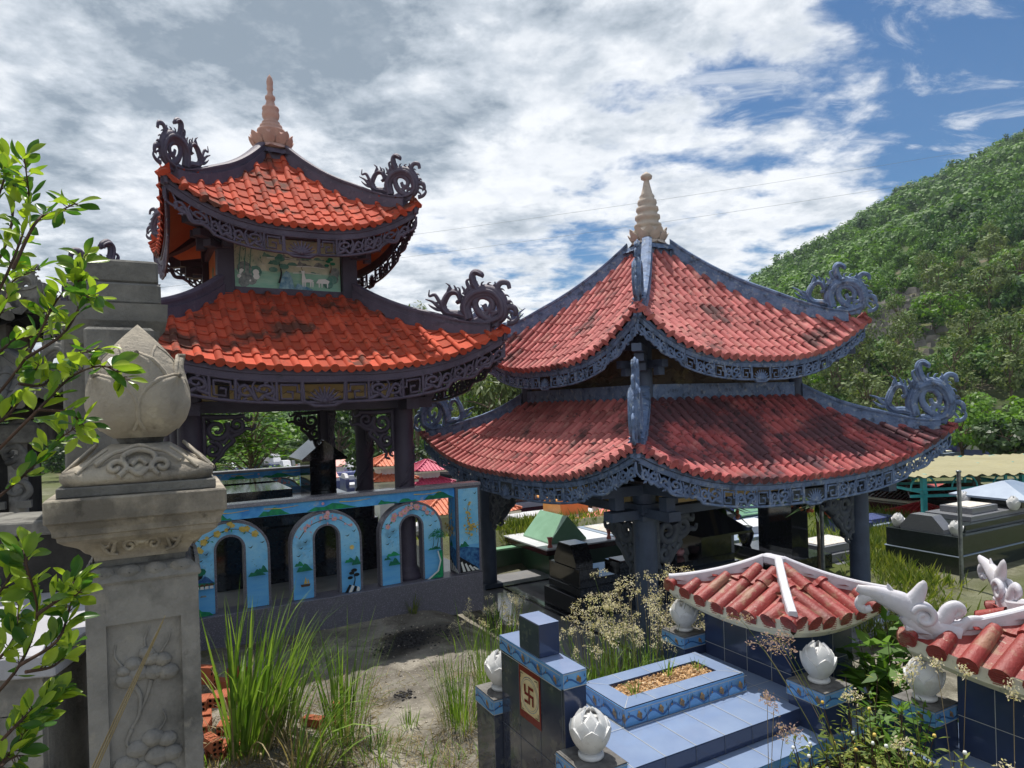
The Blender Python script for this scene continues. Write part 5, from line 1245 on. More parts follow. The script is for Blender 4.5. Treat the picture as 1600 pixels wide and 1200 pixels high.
def blue_tomb(label, loc, s=1.0):
    grave(label, loc, [
        ('base', lambda mb: stepped(mb, [(0, 2.2*s, 0, 1.2*s, -.2, .42*s, 'g_blue'), (.25, 2.0*s, .15*s, 1.05*s, .422*s, .56*s, 'g_steel')])),
        ('foot_screen', lambda mb: (stepped(mb, [(-.12, .06, -.02, 1.22*s, -.2, .72*s, 'g_blue'), (-.115, .055, .2*s, 1.0*s, .722*s, .95*s, 'g_blue')]), sign_of_fortune(mb, -.12, .6*s, .60*s, .075))),
        ('planter', lambda mb: stepped(mb, [(.5*s, 1.5*s, .3*s, .9*s, .562*s, .68*s, 'g_blue')]))], .5)
p = onz(1150, 868, -.9); blue_tomb('periwinkle tiled grave with a red round sign, right behind the black stele', (p[0]+.5, p[1]+1.2, -.9), 1.0)
p = onz(1372, 862, -.9); blue_tomb('periwinkle tiled grave with a red round sign, just right of the blue pavilion column', (p[0]-.15, p[1], -.9), .95)
def at_ground(px, py, z=-.9): q = onz(px, py, z); return (float(q[0]), float(q[1]), z)
# sunlit graves between the left columns of the rose pavilion
grave('grave with a steep green gabled shrine on a red and white slab', at_ground(868, 905), [
    ('base', lambda mb: stepped(mb, [(-.6, 3.2, -.75, .75, -.2, .72, 'g_green_dark'), (-.7, 1.0, -.85, .85, .722, .82, 'g_brown'), (-.72, 1.02, -.87, .87, .822, .85, 'g_white')])),
    ('shrine', lambda mb: gable(mb, -.42, .45, -.5, .55, .852, 1.36, 'g_green', 1)),
    ('slab', lambda mb: (stepped(mb, [(1.03, 3.15, -.7, .7, .722, .86, 'g_steel'), (1.0, 3.2, -.75, -.71, .722, .87, 'g_brick')]), mb.bbox(1.15, 3.0, -.5, .6, .862, .875, MAT['gravel_white']))),
    ('vase', lambda mb: [mb.lathe([(0, 0), (.05, 0), (.03, .08), (.045, .16), (.06, .19), (0, .19)], MAT['g_pink'], c=(x, y, .851)) for x, y in ((-.55, -.72), (.85, -.72))])], .5)
p = at_ground(752, 915)
grave('dark green tiled kerb grave overgrown with yellow-green weeds', (p[0]+.6, p[1]+1.1, -.75), [
    ('kerb', lambda mb: stepped(mb, [(-1.2, 1.3, -.8, -.65, -.3, .52, 'g_green_dark'), (-1.22, 1.32, -.82, -.62, .522, .56, 'g_green'), (-1.2, 1.3, .65, .8, -.3, .52, 'g_green_dark'), (-1.2, -1.05, -.65, .65, -.3, .52, 'g_green_dark'), (1.15, 1.3, -.65, .65, -.3, .52, 'g_green_dark')])),
    ('soil', lambda mb: mb.bbox(-1.04, 1.14, -.64, .64, -.3, .42, MAT['g_brown']))], .49)
grave('grave with an ochre hipped shrine standing on a white slab', at_ground(880, 835), [
    ('base', lambda mb: stepped(mb, [(-2.6, 1.2, -.9, .9, -.2, .42, 'g_blue'), (-2.5, 1.1, -.85, .85, .422, .55, 'g_pink'), (-2.45, 1.05, -.8, .8, .552, .60, 'g_white')])),
    ('shrine', lambda mb: (stepped(mb, [(-.35, .55, -.45, .45, .602, 1.0, 'g_orange')]), hip_roof(mb, -.5, .7, -.62, .62, 1.002, 1.32, 'g_orange', .3))),
    ('urn', lambda mb: (stepped(mb, [(.75, 1.0, -.6, -.35, .602, .85, 'g_white')]), mb.lathe([(0, 0), (.09, 0), (.12, .1), (.1, .16), (0, .16)], MAT['g_steel'], c=(.87, -.47, .852))))], .5)
grave('low grave with a salmon pyramid roof beside the blue column bracket', at_ground(952, 850), [
    ('base', lambda mb: stepped(mb, [(-.9, 1.4, -.9, .9, -.2, .5, 'g_blue')])), ('roof', lambda mb: hip_roof(mb, -.85, 1.3, -.85, .85, .502, .95, 'g_pink', .3))], .5)
grave('long oxblood grave with a silvery faceted shrine roof, behind the green gable', at_ground(800, 815), [
    ('base', lambda mb: stepped(mb, [(-1.5, 2.6, -.9, .9, -.2, .55, 'g_brown'), (-1.55, 2.65, -.95, .95, .552, .70, 'g_steel'), (-1.4, 2.4, -.8, .8, .702, .95, 'g_brown')])),
    ('roof', lambda mb: hip_roof(mb, -1.2, 1.0, -.85, .85, .952, 1.5, 'g_steel', .8))], .5)
grave('small white plaque grave among weeds by the left blue column', at_ground(792, 838), [('slab', lambda mb: stepped(mb, [(-.5, .5, -.35, .35, -.2, .5, 'g_white'), (-.55, .55, -.4, .4, .502, .56, 'g_pink')]))], .3)
# tiled little shrines beyond the orange pavilion
def little_shrine(label, px, py, d, mat, body, w=1.2, tiers=2, la=.5, zg=-1.0):
    q = at(px, py, d); z0 = float(q[2])
    def f(mb):
        z = 0
        for k in range(tiers):
            s = 1-.18*k; stepped(mb, [(-w*.34*s, w*.34*s, -w*.34*s, w*.34*s, zg-z0-.3 if k == 0 else z, z+.22 if k else 0, body)])
            z = .22+.30 if k == 0 else z
    t = thing('small_shrine', label, 'shrine', (q[0], q[1], z0), la)
    mb = MB(); stepped(mb, [(-w*.36, w*.36, -w*.36, w*.36, zg-z0-.3, 0, body)]); mb.build('body', t)
    z = 0
    for k in range(tiers):
        s = w*(.62-.10*k); mb = MB(); mini_roof(mb, -s, s, -s, s, z+.07, z+.07+w*.26, mat); mb.build('roof', t)
        z += .07+w*.2
        if k < tiers-1: mb = MB(); stepped(mb, [(-w*.28, w*.28, -w*.28, w*.28, z-.06, z+.24, body)]); mb.build('upper_body', t); z += .16
    return t
little_shrine('two-tier shrine with weathered brick-orange roofs between the dark columns', 607, 752, 22, 'g_brick', 'g_white', 1.25)
little_shrine('two-tier shrine with bright magenta roofs right of the dark corner column', 668, 757, 25, 'g_magenta', 'g_white', 1.3)
little_shrine('squat brick-orange roof seen under the painted rail beside the end post', 692, 800, 17, 'g_brick', 'g_white', 1.4, 1)
little_shrine('brick-orange roof glimpsed between the blue end post and the blue column', 752, 800, 18, 'g_brick', 'cap_stone', 1.3, 1)
little_shrine('small red-tiled shrine roof above the big dark granite grave', 1439, 806, 17.5, 'g_red', 'g_white', .95, 1)
little_shrine('two-tier red-tiled shrine peeking out behind the right blue column', 1368, 812, 19.5, 'g_red', 'g_white', 1.1, 2)
grave('white slab grave seen through the gap beside the painted end post', at_ground(700, 850), [('base', lambda mb: stepped(mb, [(-1.4, 1.4, -.6, .6, -.3, .45, 'granite_grey'), (-1.45, 1.45, -.65, .65, .452, .55, 'g_white')]))], .5)
grave('grey gravestone with a slanted white top among the farther graves', at_ground(1386, 803), [('base', lambda mb: stepped(mb, [(-.8, .8, -.5, .5, -.2, .5, 'granite_grey')])), ('roof', lambda mb: gable(mb, -.85, .85, -.6, .6, .502, 1.0, 'g_steel', 0))], .5)
grave('dark oxblood grave with an upturned ridge under the turquoise frame', at_ground(1416, 812), [('base', lambda mb: stepped(mb, [(-1.3, 1.3, -.7, .7, -.2, .62, 'g_brown')])), ('roof', lambda mb: (mini_roof(mb, -1.0, 1.0, -.75, .75, .7, 1.05, 'g_brown'), mb.lathe([(0, 1.0), (.1, 1.0), (.16, 1.15), (.08, 1.3), (.12, 1.4), (0, 1.6)], MAT['g_brown'])))], .5)
grave('grave with a bright salmon gable under the corrugated shelter', at_ground(1449, 806), [('base', lambda mb: stepped(mb, [(-.9, .9, -.6, .6, -.2, .55, 'g_white')])), ('roof', lambda mb: gable(mb, -.7, .7, -.55, .55, .552, .95, 'g_pink', 0))], .5)
grave('dark grave with an oxblood hipped roof behind the metal pole', at_ground(1503, 815), [('base', lambda mb: stepped(mb, [(-1.1, 1.1, -.6, .6, -.2, .7, 'granite_green')])), ('roof', lambda mb: hip_roof(mb, -1.0, 1.0, -.7, .7, .702, 1.15, 'g_brown', .8))], .5)
grave('pale grey slab grave seen through the opening beside the black stele', at_ground(1158, 868), [('base', lambda mb: stepped(mb, [(-.8, 1.2, -.6, .6, -.2, .45, 'granite_grey'), (-.9, 1.25, -.65, .65, .452, .56, 'g_steel'), (-.3, .9, -.4, .4, .562, .72, 'g_white')]))], .5)
grave('bright green gabled grave behind the pale slab', at_ground(1147, 838), [('base', lambda mb: stepped(mb, [(-.6, .8, -.45, .45, -.2, .6, 'p_green2')])), ('roof', lambda mb: gable(mb, -.62, .8, -.5, .5, .602, 1.0, 'g_green', 0))], .5)
grave('bright blue roofed grave behind the ochre shrine', at_ground(885, 795, -1.1), [('base', lambda mb: stepped(mb, [(-1.5, 1.5, -.8, .8, -.2, .8, 'g_white')])), ('roof', lambda mb: hip_roof(mb, -1.6, 1.6, -.9, .9, .802, 1.25, 'g_blue', 1.5))], .5)

# ---- corrugated shelter with a turquoise frame and steel poles
MAT['turq'] = M('turquoise_paint', lin(72, 190, 190), lin(60, 165, 170), 5, .5); MAT['sheet'] = M('cream_corrugated_sheet', lin(150, 144, 110), lin(138, 132, 98), .8, .55, .1, 20, .4, stains=((lin(150, 140, 95), 2, .58, .68, .5),)); MAT['steel'] = M('galvanised_steel', lin(150, 155, 160), lin(110, 112, 118), 9, .4, 0, 1, .5, metallic=.6)
# ---- rows of smaller graves farther off: six kinds, repeated
def far_graves():
    kinds = []
    for (bm, tm, rm, kind, lab) in (('g_blue', 'g_steel', 'g_red', 'mini', 'small blue grave with a red tiled roof in the far rows'), ('granite_green', 'granite_grey', 'granite_grey', 'slab', 'dark granite slab grave in the far rows'), ('g_white', 'g_pink', 'g_pink', 'gable', 'white and salmon gabled grave in the far rows'), ('g_brown', 'g_steel', 'g_steel', 'hip', 'oxblood grave with a pale hipped roof in the far rows'), ('granite_grey', 'g_white', 'g_brick', 'mini', 'grey grave with a brick-orange tiled roof in the far rows'), ('g_blue', 'g_white', 'g_white', 'slab', 'periwinkle and white slab grave in the far rows')):
        t = thing('grave', lab, 'grave', (0, 0, 0), .5, lab.replace('grave', 'graves').replace(' in the far rows', ''))
        mb = MB(); stepped(mb, [(-1.1, 1.1, -.6, .6, -.6, .42, bm), (-1.0, 1.0, -.5, .5, .422, .58, tm), (-.5, .5, -.3, .3, .582, .70, bm)]); mb.build('base', t)
        mb = MB(); stepped(mb, [(.55, 1.0, -.42, .42, .582, .95, bm)])
        if kind == 'mini': mini_roof(mb, .35, 1.2, -.62, .62, 1.03, 1.32, rm)
        elif kind == 'gable': gable(mb, .4, 1.15, -.55, .55, .952, 1.3, rm, 0)
        elif kind == 'hip': hip_roof(mb, .3, 1.25, -.65, .65, .952, 1.32, rm, .3)
        else: trapezoid(mb, .62, .95, -.5, .5, .952, 1.35, .5, rm)
        mb.build('shrine', t)
        mb = MB(); stepped(mb, [(-1.12, -.95, -.5, .5, .422, .85, bm)]); trapezoid(mb, -1.11, -.96, -.42, .42, .852, 1.1, .5, tm); mb.build('foot_screen', t)
        kinds.append(t)
    used = set(); n = 0
    for i in range(-9, 16):
        for j in range(0, 13):
            a, b = i*3.1+rnd.uniform(-.3, .3)+2, 17.6+j*2.25+rnd.uniform(-.15, .15)
            x, y, _ = fr_w((0, 0), .5, a, b, 0); u = x/max(y, 1)
            if not (-.42 < u < .92) or y < 18.8 or y > 46 or rnd.random() < .18: continue
            if 9.2 < x < 17 and 13 < y < 22: continue
            if u < -.02 and y < 24: continue
            k = rnd.choice((0, 1, 1, 2, 3, 3, 4, 5, 5)); o = kinds[k] if k not in used else copy_tree(kinds[k]); used.add(k)
            o.location = (x, y, gz(x, y)-.05); o.rotation_euler = (0, 0, .5+rnd.uniform(-.04, .04)); s = rnd.uniform(.85, 1.1); o.scale = (s, s, s*rnd.uniform(.9, 1.15)); n += 1
far_graves()
def shelter():
    t = thing('shelter', 'open shelter with a cream corrugated roof on a turquoise steel frame', 'shelter', (12.2, 17.2, -.95), .02)
    mb = MB(); n = 150; L = 9.0; Wd = 5.0
    for zo, fl in ((0, False), (-.012, True)):
        G = [[(-3.4+L*i/n, y, z+zo+.03*sin(i*1.32)) for i in range(n+1)] for y, z in ((-2.3, 1.80), (0, 1.77), (Wd-2.3, 1.74))]; mb.grid(G, MAT['sheet'], flip=fl)
    mb.build('roof_sheet', t)
    mb = MB()
    for y in (-1.8, .4, 2.4):
        for z in (1.45, 1.30): mb.box((1.0, y, z), (8.4, .06, .06), MAT['turq'])
        for i in range(9):
            x = -2.9+i*.95
            mb.tube([(x+.3*cos(a), y, 1.46+.3*sin(a)) for a in np.linspace(0, pi, 9)], .02, MAT['turq'], seg=5); mb.box((x, y, 1.68), (.05, .05, .2), MAT['turq'])
    for x in (-2.9, 0, 2.9, 5.0): mb.box((x, .3, 1.38), (.06, 4.4, .06), MAT['turq'])
    mb.build('truss', t)
    for x in (-2.9, -.6, 2.9):
        for y in (-1.8, 2.4): mb = MB(); mb.box((x, y, .7), (.10, .10, 2.2), MAT['turq']); mb.build('post', t)
    for x in (-1.6, 1.3, 4): mb = MB(); mb.box((x, -1.7, 1.55), (.16, .05, .42), MAT['granite_green']); mb.build('hanger', t)
shelter()
for i, (px, py0, py1, d, lab) in enumerate(((1503, 738, 912, 11.2, 'slim galvanised pole standing before the dark green granite grave'), (1287, 788, 912, 11.6, 'slim galvanised pole beside the stepped pale-topped grave'))):
    q0, q1 = at(px, py1, d), at(px, py0, d); mb = MB(); mb.tube([(q0[0], q0[1], -1.0), (q0[0], q0[1], q1[2])], .032, MAT['steel'], seg=10); mb.lathe([(0, 0), (.04, 0), (.04, .03), (0, .04)], MAT['steel'], c=(q0[0], q0[1], q1[2]), seg=10)
    tag(mb.build('metal_pole'), lab, 'pole')

# ------------------------------------------------------------------ carved stone in the foreground
MAT['stone_warm'] = M('warm_carved_stone', lin(178, 168, 151), lin(156, 148, 136), 5, .9, .5, 45, .25, stains=((lin(96, 92, 86), 2.6, .50, .64, .8), (lin(205, 195, 172), 8, .58, .68, .5), (lin(70, 66, 60), 9, .62, .70, .6)))
MAT['stone_grey'] = M('grey_carved_stone', lin(156, 153, 147), lin(130, 128, 124), 4, .9, .5, 40, .25, stains=((lin(84, 84, 82), 2.5, .49, .64, .8), (lin(168, 162, 150), 9, .58, .68, .5), (lin(62, 60, 58), 7, .64, .72, .6)))
MAT['stone_dark'] = M('blackened_stone', lin(132, 130, 124), lin(100, 99, 96), 4, .92, .5, 40, .2, stains=((lin(52, 51, 50), 2.2, .52, .64, .8), (lin(150, 146, 138), 8, .60, .68, .5)))
MAT['stone_black'] = M('soot_dark_stone', lin(70, 68, 66), lin(50, 49, 48), 4, .92, .5, 30, .2, stains=((lin(98, 95, 90), 5, .58, .68, .5),))  # dark grey stone with paler noise patches
MAT['stone_pale'] = M('pale_cement', lin(180, 180, 186), lin(160, 160, 166), 3, .9, .3, 30, .2)

def stone_post():
    P = at(209, 900, 2.50)+.215*np.array([-.479, .878, 0])+np.array([.04, 0, 0]); t = thing('stone_post', 'carved grey stone gatepost topped by a big stone lotus bud', 'gatepost', (P[0], P[1], 0), .47); t.scale = (.87, .87, 1)
    g, wm, dk = MAT['stone_grey'], MAT['stone_warm'], MAT['stone_dark']
    hs = .215
    # shaft with a sunk panel in relief
    mb = MB(); z0, z1 = -.2, 2.10
    mb.bbox(-hs+.02, hs-.02, -hs+.02, hs-.02, z0, z1, g)
    for k in range(4):
        o = np.array([(0, -1, 0), (1, 0, 0), (0, 1, 0), (-1, 0, 0)][k], float); al = np.array([(1, 0, 0), (0, 1, 0), (-1, 0, 0), (0, -1, 0)][k], float); fr = (o*(hs-.021), al, (0, 0, 1), o)
        e = hs if k % 2 == 0 else hs-.021
        for poly in ([(-e, z0), (-.142, z0), (-.142, z1), (-e, z1)], [(.142, z0), (e, z0), (e, z1), (.142, z1)], [(-.1415, 1.95), (.1415, 1.95), (.1415, z1), (-.1415, z1)]): mb.extrude(poly, fr, 0, .021, g)
        if k in (0, 1):
            rr = random.Random(k)
            def puff(x, z, r):
                mb.lathe([(r*cos(a)*1.0, .0+.012*sin(a)*2.2) for a in np.linspace(0, pi/2, 5)], g, seg=14) if False else None
                G = []
                for i in range(5):
                    q = i/4*pi/2; G.append([np.array(fr[0])+al*(x+r*cos(q)*cos(w))+np.array([0, 0, z+r*.72*cos(q)*sin(w)])+o*(.003+.026*sin(q)*(1-.25*abs(sin(w*4))*cos(q))) for w in np.linspace(0, 2*pi, 17)])
                mb.grid(G, g)
            for (x, z, r) in ((-.075, 1.735, .042), (-.03, 1.755, .042), (.03, 1.75, .042), (.085, 1.74, .044), (-.045, 1.79, .036), (.02, 1.80, .036), (.065, 1.79, .036), (.005, 1.825, .032), (-.08, 1.77, .03),
                              (-.085, 1.42, .05), (-.04, 1.47, .045), (.02, 1.50, .045), (.075, 1.485, .04), (.09, 1.43, .045), (.035, 1.43, .05), (-.02, 1.39, .045), (-.09, 1.36, .04), (.06, 1.36, .05), (-.055, 1.27, .05), (.0, 1.25, .05), (.055, 1.27, .05), (-.09, 1.20, .05), (.0, 1.16, .06)): puff(x, z, r)
            for pts, r in (([(-.05, 1.715), (-.025, 1.67), (-.03, 1.60), (-.06, 1.55)], .012), ([(.02, 1.72), (.0, 1.66), (-.02, 1.62)], .010), ([(-.09, 1.79), (-.115, 1.83), (-.11, 1.87)], .006), ([(.06, 1.82), (.09, 1.86), (.1, 1.9)], .005), ([(.0, 1.85), (.0, 1.88), (.02, 1.92)], .005), ([(.0, 1.39), (.05, 1.33), (.07, 1.2), (.03, 1.05), (.04, .9)], .022), ([(-.06, 1.55), (-.08, 1.50), (-.05, 1.47)], .010), ([(.04, 1.52), (.07, 1.56), (.06, 1.60)], .006), ([(.0, 1.35), (-.04, 1.30), (-.1, 1.29)], .014)):
                stroke(mb, fr, pts, r, r*.5, g, thick=.9, k=5, seg=6, off=.004)
    mb.build('shaft', t)
    # square mouldings: neck, cyma with leaf carving, cap slab
    def sq(mb, prof, mat, k=1.0):
        mb.loft([[(-h, -h*k, z), (h, -h*k, z), (h, h*k, z), (-h, h*k, z)] for h, z in prof], mat)
    mb = MB(); sq(mb, [(.222, 2.101), (.228, 2.11), (.216, 2.135), (.19, 2.155), (.165, 2.16)], g)
    for k in range(4):
        for j in range(4):      # row of worn leaves on the shoulder
            al = np.array([(1, 0, 0), (0, 1, 0), (-1, 0, 0), (0, -1, 0)][k]); o = np.array([(0, -1, 0), (1, 0, 0), (0, 1, 0), (-1, 0, 0)][k]); c = o*.205+al*(-.15+.1*j)
            G = [[c+al*(.048*cos(w)*cos(q))+o*(.02*sin(q))+np.array([0, 0, 2.13+.028*sin(w)*cos(q)+.008]) for w in np.linspace(0, 2*pi, 11)] for q in (0, .5, 1.0, 1.5)]; mb.grid(G, g)
    mb.build('shoulder', t)
    mb = MB(); sq(mb, [(.165, 2.161), (.17, 2.185)], dk); sq(mb, [(.178, 2.186), (.182, 2.20), (.20, 2.225), (.235, 2.25), (.275, 2.27), (.295, 2.285), (.298, 2.30), (.31, 2.305), (.312, 2.325), (.325, 2.349)], wm)
    for k in range(4):
        al = np.array([(1, 0, 0), (0, 1, 0), (-1, 0, 0), (0, -1, 0)][k], float); o = np.array([(0, -1, 0), (1, 0, 0), (0, 1, 0), (-1, 0, 0)][k], float)
        fr = (o*.232+np.array([0, 0, 2.242]), al, np.array([0, 0, 1.0])+o*.9, o)
        for pts, r in ((spiral(-.045, .0, .03, .006, 0, 1.3, 10), .009), (spiral(.045, .0, .03, .006, pi, -1.3, 10), .009), ([(-.11, -.025), (-.09, .03), (-.05, .035), (0, .01), (.05, .035), (.09, .03), (.11, -.025)], .010), ([(-.15, .03), (-.13, -.02), (-.09, -.035)], .010), ([(.15, .03), (.13, -.02), (.09, -.035)], .010), (spiral(-.13, .02, .025, .006, 1, 1.2, 8), .008), (spiral(.13, .02, .025, .006, 2, -1.2, 8), .008)):
            stroke(mb, fr, pts, r, r*.7, wm, thick=1.3, k=4, seg=6)
    mb.build('moulding', t)
    mb = MB(); mb.bbox(-.335, .335, -.335, .335, 2.350, 2.435, wm, .006); mb.bbox(-.295, .295, -.295, .295, 2.436, 2.472, dk, .004); mb.build('cap_slab', t)
    # lotus throne: four sloping faces with upturned corners and a carved cloud on each
    mb = MB(); G = []
    n = 44
    def ringp(h, z, lift, round_):
        ring = []
        for i in range(n):
            a = 2*pi*(i+.5)/n+pi/4; c, s = cos(a), sin(a); m = max(abs(c), abs(s)); sqr = 1/m; q = (sqr-1)/(sqrt(2)-1)
            r = h*(round_+(1-round_)*sqr); ring.append((r*c, r*s, z+lift*q**4))
        return ring
    R = [ringp(.272, 2.473, .0, 0), ringp(.288, 2.485, .025, 0), ringp(.29, 2.50, .045, .05), ringp(.265, 2.525, .03, .25), ringp(.215, 2.555, .012, .5), ringp(.165, 2.585, .0, .75), ringp(.12, 2.61, 0, 1.0), ringp(.07, 2.612, 0, 1)]
    mb.loft(R, wm, smooth=True)
    for k in range(4):
        al = np.array([(1, 0, 0), (0, 1, 0), (-1, 0, 0), (0, -1, 0)][k], float); o = np.array([(0, -1, 0), (1, 0, 0), (0, 1, 0), (-1, 0, 0)][k], float)
        up = np.array([0, 0, .8])-o*.9; up /= np.linalg.norm(up); nn = np.cross(al, up); nn = nn if nn@o > 0 else -nn
        fr = (o*.268+np.array([0, 0, 2.522]), al, up, nn)
        for pts, r in ((spiral(-.085, .01, .042, .008, -.6, 1.1, 11), .013), (spiral(.085, .01, .042, .008, pi+.6, -1.1, 11), .013), ([(-.06, .03), (-.055, .075), (0, .10), (.055, .075), (.06, .03)], .013), ([(-.075, -.035), (-.04, .0), (0, -.03), (.04, .0), (.075, -.035)], .013), ([(-.16, .03), (-.10, .085), (-.06, .10), (0, .125), (.06, .10), (.10, .085), (.16, .03)], .010), ([(-.225, -.01), (-.17, .06), (-.12, .11)], .008), ([(.225, -.01), (.17, .06), (.12, .11)], .008), ([(-.03, .02), (0, .05), (.03, .02)], .010)):
            stroke(mb, fr, pts, r, r*.75, wm, thick=.9, k=4, seg=6, off=.004)
    mb.build('lotus_throne', t)
    mb = MB(); c = (0, 0, 2.612); mb.lathe([(.085, 0), (.095, .012), (.10, .03)], dk, c=c, seg=20)
    H = .45; cz = (0, 0, 2.635); RB = .192
    PX, PY = [0, .06, .15, .28, .42, .56, .68, .78, .87, .94, 1.0], [.50, .70, .87, .985, 1.0, .93, .78, .58, .36, .17, .0]
    body = lambda q: RB*float(np.interp(q, PX, PY))
    prof = cr([(RB*y, H*x) for x, y in zip(PX, PY)], 3); mb.lathe([(max(0, r*.985), z) for r, z in prof], wm, c=cz, seg=32)
    F = -pi/2
    for ring, (cents, b, half, to, th) in enumerate((([F+pi/4+k*pi/2 for k in range(4)], .53, .80, .030, .046), ([F+k*pi/2 for k in range(4)], .72, .78, .050, .018), ([F+pi/4+k*pi/2 for k in range(4)], .80, .6, .0, .005))):
        for ang in cents:
            n, m = 15, 15; G = []; rim = []
            for i in range(n):
                tt = i/(n-1); wf = half*(1-max(0, (tt-.35)/.65)**2.4)**.55 if tt > .35 else half*(.55+.45*sin(pi/2*tt/.35)); row = []
                for j in range(m):
                    s_ = (j/(m-1)-.5)*2; a_ = ang+s_*wf; rr_ = body(b*tt)+th*(.6+.4*sin(pi*min(1, tt+.1)))*(1-.72*s_*s_)+to*max(0, tt-.75)**2*16*(1-s_*s_*.5); row.append(np.array([cz[0]+rr_*cos(a_), cz[1]+rr_*sin(a_), cz[2]+b*H*tt]))
                G.append(row)
            mb.grid(G, wm); e = [G[i][0] for i in range(2, n)]+[G[n-1][j] for j in range(1, m-1)]+[G[i][m-1] for i in range(n-1, 1, -1)]
            mb.tube(e, .010 if ring < 2 else .006, wm, seg=6)
    mb.build('lotus_bud', t)
stone_post()

def stone_pier():
    P = at(212, 480, 3.7); t = thing('stone_pier', 'square stone pier with stacked mouldings rising behind the stone lotus', 'pier', (P[0]-.10, P[1], 0), .50)
    d = MAT['stone_dark']; mb = MB(); mb.bbox(-.25, .12, -.15, .2, -.2, 3.2, d, .01)
    for i in range(5):
        z = 2.2+.2*i; stroke(mb, ((-.10, -.13, z), (1, 0, 0), (0, 0, 1), (0, -1, 0)), spiral(0, 0, .07, .015, i, 1.3, 10), .018, .012, d, thick=.8)
    mb.build('shaft', t)
    mb = MB()
    mb.loft([[(-h-.03, -h, z), (h, -h, z), (h, h, z), (-h-.03, h, z)] for h, z in ((.185, 3.10), (.2, 3.17), (.235, 3.22), (.24, 3.31))], d)
    for (x0, x1, y0, y1, z0, z1) in ((-.21, .21, -.2, .22, 3.312, 3.425), (-.17, .20, -.18, .2, 3.427, 3.55)): mb.bbox(x0, x1, y0, y1, z0, z1, d, .012)
    mb.build('stacked_cap', t)
    mb = MB(); mb.bbox(-.14, .17, -.36, -.22, -.2, 3.17, d, .014); mb.build('front_block', t)
stone_pier()

def stone_wall():
    a = at(100, 790, 3.3); t = thing('stone_wall', 'soot-dark low stone wall with a worn coping left of the gatepost', 'wall', (a[0], a[1], 0), .16)
    mb = MB(); mb.bbox(-3.2, .36, -.05, .18, -.2, 2.17, MAT['stone_black']); mb.build('wall_body', t)
    mb = MB()
    for i in range(5): x = -3.2+i*.715; mb.bbox(x, x+.707, -.13, .26, 2.171, 2.235+.004*(i % 2), MAT['stone_dark'], .008)
    mb.build('coping', t)
stone_wall()
def stone_ledge():
    t = thing('stone_ledge', 'broad pale cement ledge with a carved front, half hidden by leaves at the left', 'ledge', (-2.42, 2.62, 0), .16)
    mb = MB(); mb.bbox(-2, .72, -.35, .60, 1.80, 1.88, MAT['stone_pale'], .006); mb.build('top', t)
    mb = MB(); mb.bbox(-2, .66, -.28, .56, -.2, 1.798, MAT['stone_grey'])
    fr = ((0, -.28, 0), (1, 0, 0), (0, 0, 1), (0, -1, 0))
    for poly in ([(-1.9, 1.66), (.66, 1.66), (.66, 1.79), (-1.9, 1.79)], [(.52, .2), (.655, .2), (.655, 1.655), (.52, 1.655)], [(-.5, .2), (-.38, .2), (-.38, 1.655), (-.5, 1.655)]): mb.extrude(poly, fr, .001, .03, MAT['stone_grey'])
    for k in range(3): stroke(mb, fr, spiral(.08, 1.2-.3*k, .12, .02, k, 1.4, 12), .03, .02, MAT['stone_grey'], thick=.7)
    mb.build('front', t)
stone_ledge()

